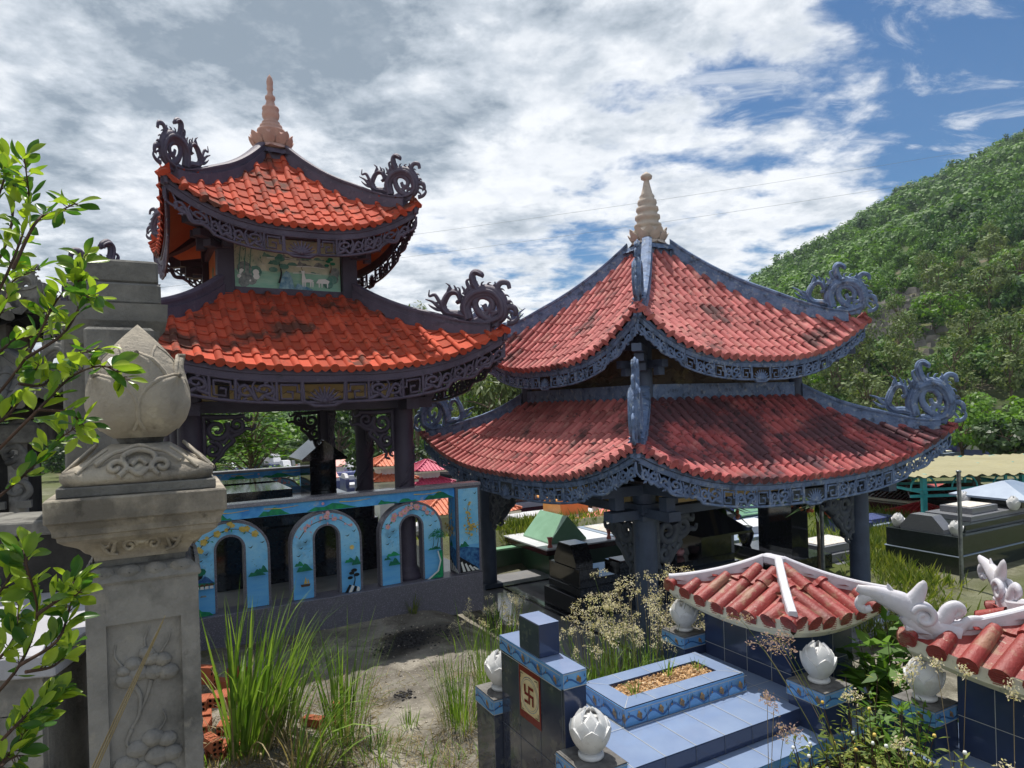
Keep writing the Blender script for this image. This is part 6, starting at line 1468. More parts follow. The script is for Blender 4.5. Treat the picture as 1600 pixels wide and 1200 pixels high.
def stone_shrine():
    P = at(-62, 700, 6.0); C = (P[0], P[1]); t = thing('stone_shrine', 'weathered carved stone shrine with tiled stone roofs behind the leafy branches', 'shrine', (C[0], C[1], -.62), .42)
    d, g = MAT['stone_dark'], MAT['stone_grey']
    mb = MB(); stepped_ = [(-.75, .75, -.75, .75, -.2, 1.55), (-.85, .85, -.85, .85, 1.552, 1.68)]
    for b in stepped_: mb.bbox(b[0], b[1], b[2], b[3], b[4], b[5], g, .01)
    for i in range(7): mb.lathe([(.05, 0), (.07, .06), (.04, .14), (.07, .26), (.05, .34)], d, c=(-.72+.24*i, -.78, 1.68), seg=10)
    mb.bbox(-.82, .82, -.86, -.70, 2.02, 2.12, d, .01); mb.build('base', t)
    for x in (-.55, -.18, .18, .55):
        mb = MB(); column(mb, x, -.6, 1.68, 3.25, .07, g); mb.build('column', t)
    mb = MB(); mb.bbox(-.5, .5, -.45, .5, 1.68, 3.25, MAT['stone_black']); mb.bbox(-.7, .7, -.7, .7, 3.14, 3.30, d, .01); mb.build('chamber', t)
    rr = random.Random(2)
    mb = MB()
    for i in range(22):
        x = rr.uniform(-.65, .65); z = rr.uniform(2.2, 3.3); stroke(mb, ((x, -.66, z), (1, 0, 0), (0, 0, 1), (0, -1, 0)), spiral(0, 0, .10, .02, rr.uniform(0, 6), 1.3, 9), .03, .018, d, thick=.9)
    for i in range(8): mb.bbox(-.7+.18*i, -.6+.18*i, -.72, -.66, 2.6, 2.66, d)
    mb.build('carving', t)
    for k, (z, s) in enumerate(((3.42, 1.0), (4.15, .72))):
        T = Tier(.98*s, .98*s, .45*s, .45*s, z, z+.22*s, z+.42*s, .2, 3, .06)
        rf = tile_roof(T, .17, .22, .05, lambda f: d); o = rf.build('tile_roof', t)
        mb = soffit(T, MAT['stone_black'], -.08); 
        for f in range(4): hip_ridge(mb, hip_points(T, f, .05, 10, .02), .10, .13, d); beast(mb, T.pt(f, T.W(f, 0), 0)+np.array([0, 0, .05]), T.pt(f, T.W(f, 0), 0), d, .5*s+.1, .55*s+.1)
        mb.build('ridges', o)
        mb = MB(); mb.bbox(-.46*s, .46*s, -.46*s, .46*s, z-.1, z+.75*s, d, .01); mb.build('upper_wall', t)
    mb = MB(); mb.lathe([(0, 4.55), (.28, 4.55), (.2, 4.7), (.3, 4.85), (.2, 5.0), (.1, 5.1), (.16, 5.25), (.08, 5.4), (.11, 5.55), (.04, 5.75), (0, 5.85)], d, seg=16); mb.build('finial', t)
stone_shrine()

# ---- hollow clay bricks
MAT['brick'] = M('hollow_clay_brick', lin(180, 108, 80), lin(155, 88, 64), 10, .85, .3, 50, .2, island=.15, stains=((lin(215, 160, 130), 8, .6, .7, .5),)); MAT['brick_hole'] = M('brick_hole', (.02, .012, .01, 1), None, 1, 1.0)
def brick_mesh():
    mb = MB(); L, Wd, H = .19, .085, .085
    # shell with real holes: front and back faces built round six bores
    hs = [(x, z) for x in (-.021, .021) for z in (-.021, .021)]
    r = .013
    for sy in (-1, 1):
        y = sy*L/2
        xs = (-Wd/2, 0, Wd/2); zs = (-H/2, 0, H/2)
        for a in range(2):
            for b in range(2):
                cx, cz = (xs[a]+xs[a+1])/2, (zs[b]+zs[b+1])/2; n = 12
                circ = [(cx+r*cos(2*pi*k/n+pi/4), y, cz+r*sin(2*pi*k/n+pi/4)) for k in range(n)]
                hw = (xs[1]-xs[0])/2; out = []
                for k in range(n):
                    an = 2*pi*k/n+pi/4; m = max(abs(cos(an)), abs(sin(an))); out.append((cx+hw*cos(an)/m, y, cz+hw*sin(an)/m))
                V = circ+out; mb.add(V, [(k, (k+1) % n, n+(k+1) % n, n+k) if sy > 0 else (k, n+k, n+(k+1) % n, (k+1) % n) for k in range(n)], MAT['brick'])
    for cx, cz in hs:
        n = 10; R = [[(cx+r*cos(2*pi*k/n), y, cz+r*sin(2*pi*k/n)) for k in range(n)] for y in (-L/2, L/2)]; mb.loft(R, MAT['brick_hole'], caps=False, smooth=True)
    b = .0
    V = [(-Wd/2, -L/2, -H/2), (Wd/2, -L/2, -H/2), (Wd/2, L/2, -H/2), (-Wd/2, L/2, -H/2), (-Wd/2, -L/2, H/2), (Wd/2, -L/2, H/2), (Wd/2, L/2, H/2), (-Wd/2, L/2, H/2)]
    mb.add(V, [(0, 3, 2, 1), (4, 5, 6, 7), (1, 2, 6, 5), (3, 0, 4, 7)], MAT['brick'])
    for x in (-.028, -.01, .01, .028): mb.bbox(x-.003, x+.003, -L/2+.004, L/2-.004, H/2, H/2+.002, MAT['brick'])
    for z in (-.025, 0, .025): mb.bbox(Wd/2, Wd/2+.002, -L/2+.004, L/2-.004, z-.003, z+.003, MAT['brick'])
    return mb
bm0 = brick_mesh().build('brick'); first = True; rr = random.Random(11)
BR = [(319, 1172, 0, .15, 'front'), (347, 1172, 0, .1, ''), (370, 1166, 0, .5, ''), (319, 1136, 1, .2, ''), (352, 1134, 1, .12, ''), (318, 1098, 2, .18, ''), (338, 1092, 2, .12, ''), (352, 1090, 2, .12, ''), (330, 1160, 1, .9, ''), (322, 1060, 2, 1.5, ''), (345, 1068, 1, 1.3, ''), (360, 1100, 1, .3, ''), (528, 1124, 0, .2, 'lone'), (490, 1128, 0, 1.2, 'far'), (398, 1150, 0, .6, 'grass'), (318, 1048, 3, 1.45, ''), (372, 1050, 1, 1.3, ''), (322, 1120, 0, .4, '')]
for i, (px, py, lev, rz, k) in enumerate(BR):
    o = bm0 if first else bm0.copy()
    if not first: COL.objects.link(o)
    first = False
    z = .043+.087*lev; q = onz(px, py, z); o.location = (q[0], q[1], z); o.rotation_euler = (rr.uniform(-.04, .04), rr.uniform(-.05, .05), rz)
    if k == 'lone': tag(o, 'single hollow clay brick standing alone among the grass stems on the dirt', 'brick', 'bricks lying apart'); o.rotation_euler = (1.45, .05, .2); o.location = (q[0], q[1], .095)
    elif k == 'far': tag(o, 'hollow clay brick half buried in dry grass left of the lone brick', 'brick', 'bricks lying apart')
    else: tag(o, 'hollow orange clay brick in the heap beside the gatepost', 'brick', 'bricks heaped beside the gatepost')
# ---- cinders, pebbles and litter on the dirt
mb = MB(); rr = random.Random(21); cin = M('cinders', (.015, .014, .015, 1), (.05, .048, .05, 1), 40, .9)
for (px, py, sp_, n) in ((640, 1000, .26, 260), (632, 1085, .10, 90), (690, 990, .22, 90), (600, 1015, .15, 60)):
    c = onz(px, py, 0)
    for i in range(n):
        x, y = c[0]+rr.gauss(0, sp_*.5), c[1]+rr.gauss(0, sp_*.6); s = rr.uniform(.005, .022); mb.box((x, y, gz(x, y)+s*.3), (s*1.6, s, s*.7), cin, rr.uniform(0, 3), .6)
o = mb.build('cinders'); setting(o, 'stuff')
mb = MB(); peb = M('pebbles', lin(170, 160, 145), lin(120, 112, 104), 6, .9, .3, 50, island=.3)
for i in range(1500):
    x = rr.uniform(-3.2, 1.2); y = rr.uniform(3.5, 9.0); s = rr.uniform(.004, .018)
    mb.box((x, y, gz(x, y)+s*.25), (s*1.5, s*1.2, s*.8), peb, rr.uniform(0, 3), .65)
o = mb.build('pebbles'); setting(o, 'stuff')
# ---- overhead wires
for k, (p0, p1, lab) in enumerate((((-200, 470), (1900, 168), 'upper thin power line crossing the sky above the rose pavilion'), ((-200, 500), (1900, 207), 'lower thin power line crossing the sky above the rose pavilion'))):
    a, b = at(*p0, 75), at(*p1, 95); mb = MB(); P = [a+(b-a)*s-np.array([0, 0, 4.5*4*s*(1-s)*.35]) for s in np.linspace(0, 1, 40)]
    mb.tube(P, .016, MAT['p_grey'], seg=5); tag(mb.build('power_line'), lab, 'power line')

# ------------------------------------------------------------------ vegetation
LEAF = dict(
    forest=leafmat('forest_leaves', (.018, .072, .014, 1), (.145, .275, .045, 1), .20, .22, .28, .6, broad=.022),
    pale=leafmat('pale_hill_leaves', (.075, .115, .035, 1), (.185, .24, .085, 1), .3, .35, .30, .6),
    bright=leafmat('bright_leaves', (.055, .135, .014, 1), (.16, .30, .035, 1), .7, .35, .40, .5),
    dark=leafmat('dark_leaves', (.022, .052, .014, 1), (.06, .115, .03, 1), .6, .35, .30, .45),
    droop=leafmat('drooping_leaves', (.065, .105, .03, 1), (.17, .22, .075, 1), .5, .35, .35, .5),
    shrub=leafmat('glossy_shrub_leaves', (.055, .15, .025, 1), (.36, .48, .05, 1), 9, .45, .5, .3),
    grass=leafmat('grass_blades', (.085, .17, .025, 1), (.24, .36, .07, 1), 2, .4, .40, .5),
    weed=leafmat('weed_leaves', (.085, .14, .02, 1), (.26, .29, .06, 1), 1.2, .45, .35, .6),
    dry=leafmat('dry_straw', (.22, .17, .09, 1), (.42, .34, .20, 1), 3, .45, .25, .8),
    seed=leafmat('seed_heads', (.58, .50, .38, 1), (.80, .73, .60, 1), 6, .4, .40, .9),
    seedpink=leafmat('pinkish_seed_heads', (.40, .26, .24, 1), (.58, .42, .38, 1), 6, .4, .40, .9))
BARK = M('bark', lin(120, 105, 88), lin(82, 70, 58), 8, .95, .5, 30, .2); TWIG = M('twig_bark', lin(92, 70, 56), lin(64, 50, 44), 12, .8, .3, 60, .3)

def rand_unit(n):
    v = nrng.normal(size=(n, 3)); return v/np.linalg.norm(v, axis=1)[:, None]
def leaf_quads(C, D, Nn, L, Wd, bend=.0):
    """diamond leaves: base C, direction D, face normal ~Nn"""
    D = D/np.linalg.norm(D, axis=1)[:, None]; S = np.cross(D, Nn); S /= (np.linalg.norm(S, axis=1)[:, None]+1e-9)
    L = np.asarray(L).reshape(-1, 1)*np.ones((len(C), 1)); Wd = np.asarray(Wd).reshape(-1, 1)*np.ones((len(C), 1)); up = np.cross(S, D)
    mid = C+D*L*.5+up*L*bend
    return np.stack([C, mid+S*Wd*.5, C+D*L, mid-S*Wd*.5], 1)
def crown_quads(n, clumps, rx, rz, leaf, spread=.33, flat=.6, droop=0.0, lw=.55, shell=False):
    """leaf quads of a crown round the origin: clumps spread over an uneven ellipsoid, gaps between them"""
    u = rand_unit(clumps); rad = nrng.uniform(.45, 1.0, (clumps, 1))**.6; cc = u*rad*np.array([rx, rx, rz]); cc[:, 2] *= np.where(cc[:, 2] < 0, .7, 1.0)
    cs = nrng.uniform(.6, 1.35, clumps)*spread
    idx = nrng.integers(0, clumps, n); off = rand_unit(n)*(nrng.uniform(0, 1, (n, 1))**.45)
    P = cc[idx]+off*cs[idx][:, None]*np.array([rx, rx, rz*flat if rz*flat > .25*rx else .25*rx])
    D = off*.6+rand_unit(n)*.7+np.array([0, 0, -droop]); Nn = off+np.array([0, 0, .7])+rand_unit(n)*.5
    if shell:                       # leaves face outwards from their clump, as on a dense crown
        Nn = off*1.0+P/np.array([rx, rx, rz])*.7+np.array([0, 0, .25])+rand_unit(n)*.35; D = rand_unit(n); Nn /= np.linalg.norm(Nn, axis=1)[:, None]; D = D-Nn*np.sum(D*Nn, 1)[:, None]
    L = leaf*nrng.uniform(.6, 1.3, n)
    return leaf_quads(P, D, Nn, L, L*lw), cc
def tree_mesh(kind, rx, rz, n, clumps, leaf, h, trunk_r, mat, spread=.33, droop=0.0, lw=.55, lean=.0, shell=False):
    Qd, cc = crown_quads(n, clumps, rx, rz, leaf, spread, .7, droop, lw, shell); Qd = Qd+np.array([0, 0, h])
    t = bpy.data.objects.new(kind, None); COL.objects.link(t); t.empty_display_size = .3
    quads_object('crown', Qd, mat, t)
    mb = MB(); top = np.array([lean, 0, h+rz*.3])
    mb.tube(cr([(0, 0, -.6), (.03*h, .02*h, h*.35), (lean*.6, -.02*h, h*.8), tuple(top)], 4), list(np.linspace(trunk_r, trunk_r*.35, 13)), BARK, seg=7)
    for c in cc[:min(14, clumps)]:
        q = c+np.array([0, 0, h]); s = top*rnd.uniform(.45, .9); s[0] *= .8
        mb.tube(cr([s, (s+q)/2+np.array([0, 0, .06*rz]), q], 3), list(np.linspace(trunk_r*.4, trunk_r*.08, 7)), BARK, seg=5)
    mb.build('trunk', t); return t
def place_tree(proto, used, loc, rz, sc, label, cat, group=None):
    o = proto if not used.get(proto.name) else copy_tree(proto)
    used[proto.name] = True
    o.location = loc; o.rotation_euler = (0, 0, rz); o.scale = (sc, sc, sc*rnd.uniform(.92, 1.1)); o['label'] = label; o['category'] = cat
    if group: o['group'] = group
    return o
USED = {}
# --- far wood covering the hill: one mass
def forest():
    TN, TF = [], []
    for k in range(5):
        q, _ = crown_quads(420, 9, .8, .7, .19, .50, 1.0, .1, .7, True); TN.append(q.reshape(-1, 3))
        q, _ = crown_quads(190, 6, .75, .7, .30, .55, 1.0, .1, .75, True); TF.append(q.reshape(-1, 3))
    pts = []
    tries = 0
    while len(pts) < 5200 and tries < 60000:
        tries += 1
        u = nrng.uniform(-.75, 1.15); d = HD0+8+(HD1-HD0)*nrng.uniform(0, 1)**1.1
        if u < .15 and nrng.uniform() < .6: continue
        x, y = u*d, d
        if d < 92 and u > .25 and nrng.uniform() < .68: continue                      # open scrub low on the slope
        if .40 < u < .66 and 66 < d < 96 and nrng.uniform() < .45: continue           # bare rock cutting
        pts.append((x, y, hill_z(x, y), (1.0+1.9*nrng.uniform(0, 1)**1.8)*(.75+.45*min(1, d/180))))
    V = []
    for i, (x, y, z, s) in enumerate(pts):
        q = (TN if y < 115 else TF)[i % 5]; a = nrng.uniform(0, 6.28); c, n = cos(a), sin(a)
        r = np.stack([q[:, 0]*c-q[:, 1]*n, q[:, 0]*n+q[:, 1]*c, q[:, 2]*nrng.uniform(.8, 1.25)], 1)*s
        V.append(r+np.array([x, y, z+s*.55]))
    V = np.concatenate(V).reshape(-1, 4, 3)
    o = quads_object('forest', V, LEAF['forest']); setting(o, 'stuff')
forest()
# --- trees one can tell apart low on the slope
SP = [tree_mesh('hill_tree', 1.7, 1.9, 900, 22, .34, 2.9, .13, LEAF['pale'], .30, .1, shell=True), tree_mesh('hill_tree', 1.5, 2.3, 900, 20, .32, 3.3, .12, LEAF['pale'], .30, .25, .4), tree_mesh('hill_tree', 2.1, 1.6, 1000, 24, .36, 2.4, .15, LEAF['bright'], .30, .1, shell=True)]
spots = []
k = 0
while len(spots) < 74 and k < 3000:
    k += 1
    u = nrng.uniform(.30, 1.02); d = nrng.uniform(46, 90)
    if .42 < u < .62 and 68 < d < 88 and nrng.uniform() < .75: continue
    if any((u*d-a)**2+(d-b)**2 < 5 for a, b in spots): continue
    spots.append((u*d, d))
for (x, y) in spots:
    i = int(nrng.choice([0, 1, 2], p=[.45, .35, .2]))
    place_tree(SP[i], USED, (x, y, hill_z(x, y)-.2), nrng.uniform(0, 6), nrng.uniform(.75, 1.25), ['feathery pale green tree on the lower hill slope', 'slender grey-green tree on the lower hill slope', 'broad bright green tree on the lower hill slope'][i], 'tree', ['feathery trees low on the hill', 'slender trees low on the hill', 'broad trees low on the hill'][i])
# --- grey scree in the cutting low on the slope
mb = MB(); rr = random.Random(31); rock = M('scree_rock', lin(128, 124, 118), lin(98, 94, 90), 1.2, .95, .6, 4, .2, island=.3)
for i in range(700):
    u = rr.gauss(.55, .05); d = rr.uniform(62, 92); x, y = u*d, d; s = rr.uniform(.2, 1.0)*(1.3 if rr.random() < .15 else .8)
    mb.box((x, y, hill_z(x, y)+s*.1), (s*1.5, s*1.2, s), rock, rr.uniform(0, 3), rr.uniform(.4, .75))
setting(mb.build('scree'), 'stuff')
# --- belt of trees behind the cemetery
BT = [tree_mesh('background_tree', 2.2, 2.3, 1500, 26, .40, 3.0, .16, LEAF['dark'], .30, .1), tree_mesh('background_tree', 2.0, 1.9, 1400, 24, .36, 2.5, .15, LEAF['bright'], .30, .1)]
for i in range(34):
    u = -1.0+1.25*i/33+nrng.uniform(-.02, .02); d = nrng.uniform(38, 58); k = i % 2
    place_tree(BT[k], USED, (u*d, d, -1.9), nrng.uniform(0, 6), nrng.uniform(.55, 1.0), ['dark green tree in the belt behind the cemetery', 'fresh green tree in the belt behind the cemetery'][k], 'tree', ['dark trees behind the cemetery', 'fresh green trees behind the cemetery'][k])
# --- drooping trees between the pavilions
def tree_at(kind, px, ytop, d, rx, rz, n, clumps, leaf, mat, label, zg=-1.6, spread=.3, droop=.0, lw=.5, tr=.14):
    q = at(px, ytop, d); h = q[2]-rz-zg
    t = tree_mesh(kind, rx, rz, n, clumps, leaf, h, tr, mat, spread, droop, lw); t.location = (q[0], q[1], zg); t['label'] = label; t['category'] = 'tree'
    return t
tree_at('drooping_tree', 640, 466, 33, 1.1, 3.2, 2400, 34, .42, LEAF['droop'], 'wispy tree top showing above the orange roof left of its hip ornament', droop=.9, lw=.22, spread=.25)
tree_at('drooping_tree', 812, 474, 31, 1.15, 3.3, 2600, 36, .40, LEAF['droop'], 'wispy tree top showing in the gap between the two pavilion roofs', droop=.9, lw=.22, spread=.25)
tree_at('drooping_tree', 765, 560, 29, 2.3, 2.2, 5200, 54, .38, LEAF['droop'], 'dense drooping green tree filling the gap under the orange eave', droop=.8, lw=.26, spread=.25)
tree_at('drooping_tree', 706, 600, 36, 2.0, 2.2, 3000, 40, .38, LEAF['bright'], 'lighter green tree behind the curled corner of the rose roof', droop=.6, lw=.3, spread=.25)
tree_at('broadleaf_tree', 600, 668, 27, 1.5, 1.3, 2200, 30, .26, LEAF['dark'], 'dark glossy tree between the two right columns of the orange pavilion', zg=-1.3)
def ferny():
    q = at(392, 632, 18.5); t = thing('ferny_tree', 'bright feathery tree framed by the dark columns of the orange pavilion', 'tree', (q[0], q[1], -1.1))
    Qs = []; mb = MB(); mb.tube(cr([(0, 0, -.3), (.05, 0, .8), (-.02, .05, 1.7)], 4), list(np.linspace(.12, .07, 9)), BARK, seg=7)
    for i in range(74):                       # tiers of arching sprays
        a = rnd.uniform(0, 6.28); z = rnd.uniform(.7, 3.9); R = (1.0-abs(z-2.0)/2.9)*rnd.uniform(1.2, 2.2)+.2
        P = cr([(0, 0, z-.5), (R*.5*cos(a), R*.5*sin(a), z+.12), (R*cos(a), R*sin(a), z-.08)], 5); mb.tube(P, list(np.linspace(.025, .006, len(P))), BARK, seg=4)
        n = 62; s = nrng.uniform(.25, 1, n); base = np.stack([np.interp(s, np.linspace(0, 1, len(P)), P[:, j]) for j in range(3)], 1)
        side = np.array([-sin(a), cos(a), 0])*np.sign(nrng.normal(size=(n, 1))); D = side*nrng.uniform(.4, 1, (n, 1))+np.array([cos(a), sin(a), 0])*.7+nrng.normal(size=(n, 3))*.15
        base = base+side*nrng.uniform(0, .22, (n, 1))+nrng.normal(size=(n, 3))*.04
        Qs.append(leaf_quads(base, D, np.array([0, 0, 1.0])+nrng.normal(size=(n, 3))*.3, .2*nrng.uniform(.6, 1.2, n), .075))
    mb.build('trunk', t); quads_object('crown', np.concatenate(Qs), LEAF['bright'], t)
ferny()
for i, (px, yt, d, r, m_, lab) in enumerate(((1500, 632, 33, 1.7, 'bright', 'round bright green bush left of the others above the cream shelter roof'), (1548, 612, 36, 2.1, 'bright', 'tallest bright green bush above the cream shelter roof'), (1600, 636, 33, 2.2, 'bright', 'bright green bush cut by the right edge of the photo'), (1575, 650, 27, 1.2, 'dark', 'dark green shrub just over the shelter roof edge'))):
    q = at(px, yt, d); t = tree_mesh('bush', r, r*.75, 1900, 30, .26, q[2]-r*.75+1.6, .1, LEAF[m_], .3, shell=True); t.location = (q[0], q[1], -1.6); t['label'] = lab; t['category'] = 'bush'

# --- cordylines beside the black stele
def cordyline(px, py, d, label):
    q = at(px, py, d); zb = -.85; t = thing('cordyline', label, 'plant', (q[0], q[1], zb)); H = q[2]-zb
    mb = MB(); mb.tube([(0, 0, 0), (.02, 0, H*.5), (0, 0, H)], [.035, .03, .025], BARK, seg=6); mb.build('stem', t)
    Qs = []
    for i in range(46):
        a = rnd.uniform(0, 6.28); e = rnd.uniform(-.5, 1.2); L = rnd.uniform(.4, .6); P = [np.array([cos(a)*L*s*cos(e), sin(a)*L*s*cos(e), H+L*s*sin(e)-.28*L*s*s]) for s in (0, .33, .66, 1)]; sd = np.array([-sin(a), cos(a), 0])
        w = (.02, .05, .045, .004)
        for j in range(3): Qs.append([P[j]-sd*w[j], P[j]+sd*w[j], P[j+1]+sd*w[j+1], P[j+1]-sd*w[j+1]])
    quads_object('leaves', np.array(Qs), LEAF['dark'], t)
    mb = MB()
    for i in range(9): a = rnd.uniform(0, 6.28); mb.lathe([(0, -.03), (.04, 0), (.03, .04), (0, .05)], MAT['g_brick'], c=(.28*cos(a), .28*sin(a), H-.12+rnd.uniform(-.12, .05)), seg=7)
    mb.build('flowers', t)
cordyline(1128, 792, 12.3, 'strappy dark-leaved plant with orange blooms left of the black stele'); cordyline(1276, 788, 12.6, 'strappy dark-leaved plant with orange blooms right of the black stele')

# --- grasses
def blades(n, spread, Lr, w, lean=.35, droop=.5, wind=(0, 0), segs=6, kink=.12):
    """(n*segs,4,3) strips, each blade rising, arching and tapering"""
    out = []
    for i in range(n):
        a = rnd.uniform(0, 6.28); r = spread*sqrt(rnd.random()); b = np.array([r*cos(a), r*sin(a), -.02]); L = rnd.uniform(*Lr)
        d = np.array([cos(a)+rnd.uniform(-.8, .8), sin(a)+rnd.uniform(-.8, .8), 0]); d /= np.linalg.norm(d)+1e-6
        d = d*lean*rnd.uniform(.1, 1.3)+np.array([wind[0], wind[1], 0]); sd = np.array([-d[1], d[0], 0]); sd /= (np.linalg.norm(sd)+1e-6); tw = rnd.uniform(-.8, .8); sd = sd*cos(tw)+np.array([0, 0, 1])*sin(tw)*.3
        dr = droop*rnd.uniform(.1, 1.4) if rnd.random() > kink else droop*2.6
        P = []; p = b.copy(); v = np.array([d[0], d[1], 1.0]); v /= np.linalg.norm(v)
        for s in range(segs+1):
            P.append(p.copy()); p = p+v*L/segs; v = v+np.array([d[0], d[1], -.75])*dr*(s+1)/segs*.55; v /= np.linalg.norm(v)
        ww = w*rnd.uniform(.6, 1.2)
        for s in range(segs):
            f0 = ww*(1-(s/segs)**2.2)*(.75+.5*min(1, s/2)); f1 = ww*(1-((s+1)/segs)**2.2)*(.75+.5*min(1, (s+1)/2)); out.append([P[s]-sd*f0, P[s]+sd*f0, P[s+1]+sd*f1, P[s+1]-sd*f1])
    return np.array(out)
def tuft(px, py, label, n, spread, Lr, w, z=None, wind=(0, 0), lean=.35, droop=.5, dryn=0, name='grass_tuft'):
    q = onz(px, py, 0); zz = gz(q[0], q[1]); t = thing(name, label, 'grass', (q[0], q[1], zz))
    quads_object('leaves', blades(n, spread, Lr, w, lean, droop, wind), LEAF['grass'], t)
    if dryn: quads_object('dry_leaves', blades(dryn, spread*1.3, (Lr[0]*.3, Lr[1]*.6), w*.7, lean*1.6, droop*1.2), LEAF['dry'], t)
    return t
tuft(392, 1176, 'tallest clump of reedy green grass beside the brick heap', 130, .17, (.75, 1.45), .012, wind=(.16, 0), lean=.33, droop=.46, dryn=60)
tuft(445, 1150, 'green grass clump leaning right, between the tallest clump and the lone brick', 55, .12, (.6, 1.15), .010, wind=(.22, 0), lean=.25, droop=.35, dryn=20)
tuft(540, 1160, 'spiky grass clump standing on open dirt behind the lone brick', 52, .12, (.6, 1.15), .008, wind=(.03, 0), lean=.28, droop=.18, dryn=25)
tuft(480, 1215, 'low grass clump with long blades arching to the right at the bottom edge', 46, .14, (.6, 1.1), .010, wind=(.42, .05), lean=.3, droop=.7, dryn=50)
tuft(722, 1135, 'fine-bladed grass clump with dry base left of the blue tiled grave', 150, .16, (.4, .75), .0035, lean=.35, droop=.35, dryn=80)
tuft(765, 1075, 'thin grass clump close against the grave foot screen', 90, .15, (.4, .8), .0035, lean=.3, droop=.3, dryn=40)
tuft(640, 1135, 'short sprig of fresh grass on the open dirt', 30, .07, (.1, .25), .004, lean=.5, droop=.5)
tuft(585, 1185, 'short dry grass patch at the bottom edge left of the dirt', 70, .25, (.12, .35), .005, lean=.6, droop=.7, dryn=120)
tuft(336, 1195, 'dry grass round the foot of the brick heap', 40, .2, (.15, .4), .006, lean=.6, droop=.7, dryn=110)
def seedgrass(px, py, zg, label, n, spread, Hr, green=40, mat='seed', head=.16, leafL=(.25, .55), lean=.25, wind=(0, 0), base=None):
    q = onz(px, py, zg) if base is None else base; t = thing('seed_grass', label, 'grass', (q[0], q[1], q[2] if base is not None else zg))
    mb = MB(); Qs = []
    for i in range(n):
        a = rnd.uniform(0, 6.28); r = spread*sqrt(rnd.random()); H = rnd.uniform(*Hr); b = np.array([r*cos(a), r*sin(a), 0]); d = np.array([cos(a)*lean*rnd.uniform(0, 1)+wind[0], sin(a)*lean*rnd.uniform(0, 1)+wind[1], 0])
        P = cr([b, b+d*H*.35+np.array([0, 0, H*.5]), b+d*H+np.array([0, 0, H]), b+d*H*1.25+np.array([0, 0, H*1.03])], 4); mb.tube(P, list(np.linspace(.0028, .0012, len(P))), LEAF['dry'] if i % 2 else LEAF['weed'], seg=4)
        m = 70; s = nrng.uniform(0, 1, m); tip = P[-1]; bk = P[-4]; ax = (tip-bk); ax /= np.linalg.norm(ax); hl = head*rnd.uniform(.7, 1.2)
        C = tip-ax*hl*(1-s[:, None])+nrng.normal(size=(m, 3))*.016*(.3+1.1*np.sin(pi*s))[:, None]
        Qs.append(leaf_quads(C, rand_unit(m)+ax*.9, rand_unit(m), nrng.uniform(.012, .024, m), .008))
    mb.build('stalks', t); quads_object('seed_heads', np.concatenate(Qs), LEAF[mat], t)
    if green: quads_object('leaves', blades(green, spread*1.1, leafL, .006, .4, .5), LEAF['grass'], t)
    return t
def gw(px, d): q = at(px, 700, d); return np.array([q[0], q[1], gz(q[0], q[1])])
seedgrass(0, 0, 0, 'densest stand of cream seed-head grass in front of the blue column', 50, .32, (.6, 1.15), 190, leafL=(.35, .8), base=gw(1003, 6.0))
seedgrass(0, 0, 0, 'stand of cream seed-head grass just left of the blue column foot', 28, .27, (.55, .9), 140, leafL=(.4, .8), base=gw(930, 6.0))
seedgrass(0, 0, 0, 'green seed-head grass beside the left eave of the red-tiled shrine', 20, .2, (.6, 1.0), 130, leafL=(.4, .9), base=gw(1052, 6.3))
seedgrass(790, 1000, -.05, 'bleached seed-head grass behind the foot screen of the blue grave', 22, .25, (.2, .5), 50)
seedgrass(735, 1010, 0, 'sparse bleached seed-head grass at the edge of the polished floor', 8, .25, (.2, .4), 10)
seedgrass(0, 0, 0, 'low weedy grass with a few seed heads behind the blue grave', 10, .3, (.5, .75), 130, base=gw(895, 5.7))
seedgrass(1255, 1185, .0, 'tall pink-headed grass leaning left over the blue slab', 5, .05, (1.0, 1.25), 14, 'seedpink', .2, lean=.1, wind=(-.35, .25), base=fr_w((0, 0), TA, 3.75, 2.6, .0))
seedgrass(1130, 1195, 0, 'thin stalks with pink seed heads before the blue slab', 4, .08, (.75, .95), 22, 'seedpink', .12, lean=.2, base=fr_w((0, 0), TA, 3.1, 2.75, .0))
seedgrass(1545, 1190, 0, 'dry seed-head stalks at the bottom right before the nearest shrine', 9, .2, (.9, 1.25), 30, 'seed', .08, lean=.35, base=np.array([2.15, 3.25, 0.05]))
def weedy(px, py, d, label, h, r, n, leaf, mat, name='weed_bush', lw=.35, flowers=0, fm='p_yellow'):
    q = at(px, py, d); t = thing(name, label, 'weed', (q[0], q[1], q[2]-h))
    mb = MB(); Qs = []
    for i in range(max(8, n//26)):
        a = rnd.uniform(0, 6.28); R = r*sqrt(rnd.random()); H = h*rnd.uniform(.55, 1.05); P = cr([(R*.3*cos(a), R*.3*sin(a), 0), (R*.7*cos(a), R*.7*sin(a), H*.55), (R*cos(a), R*sin(a), H)], 5); mb.tube(P, list(np.linspace(.007, .002, len(P))), TWIG, seg=4)
        m = 26; s = nrng.uniform(.2, 1, m); B = np.stack([np.interp(s, np.linspace(0, 1, len(P)), P[:, j]) for j in range(3)], 1)
        D = rand_unit(m)*np.array([1, 1, .45])+np.array([0, 0, .15]); L = leaf*nrng.uniform(.5, 1.25, m)
        Qs.append(leaf_quads(B+D*.02, D, np.array([0, 0, 1.0])+nrng.normal(size=(m, 3))*.35, L, L*lw, .06))
        if flowers and i % 2 == 0: mb.lathe([(0, -.008), (.012, 0), (.008, .012), (0, .014)], MAT[fm], c=tuple(P[-1]), seg=6)
    mb.build('stems', t); quads_object('leaves', np.concatenate(Qs), LEAF[mat], t); return t
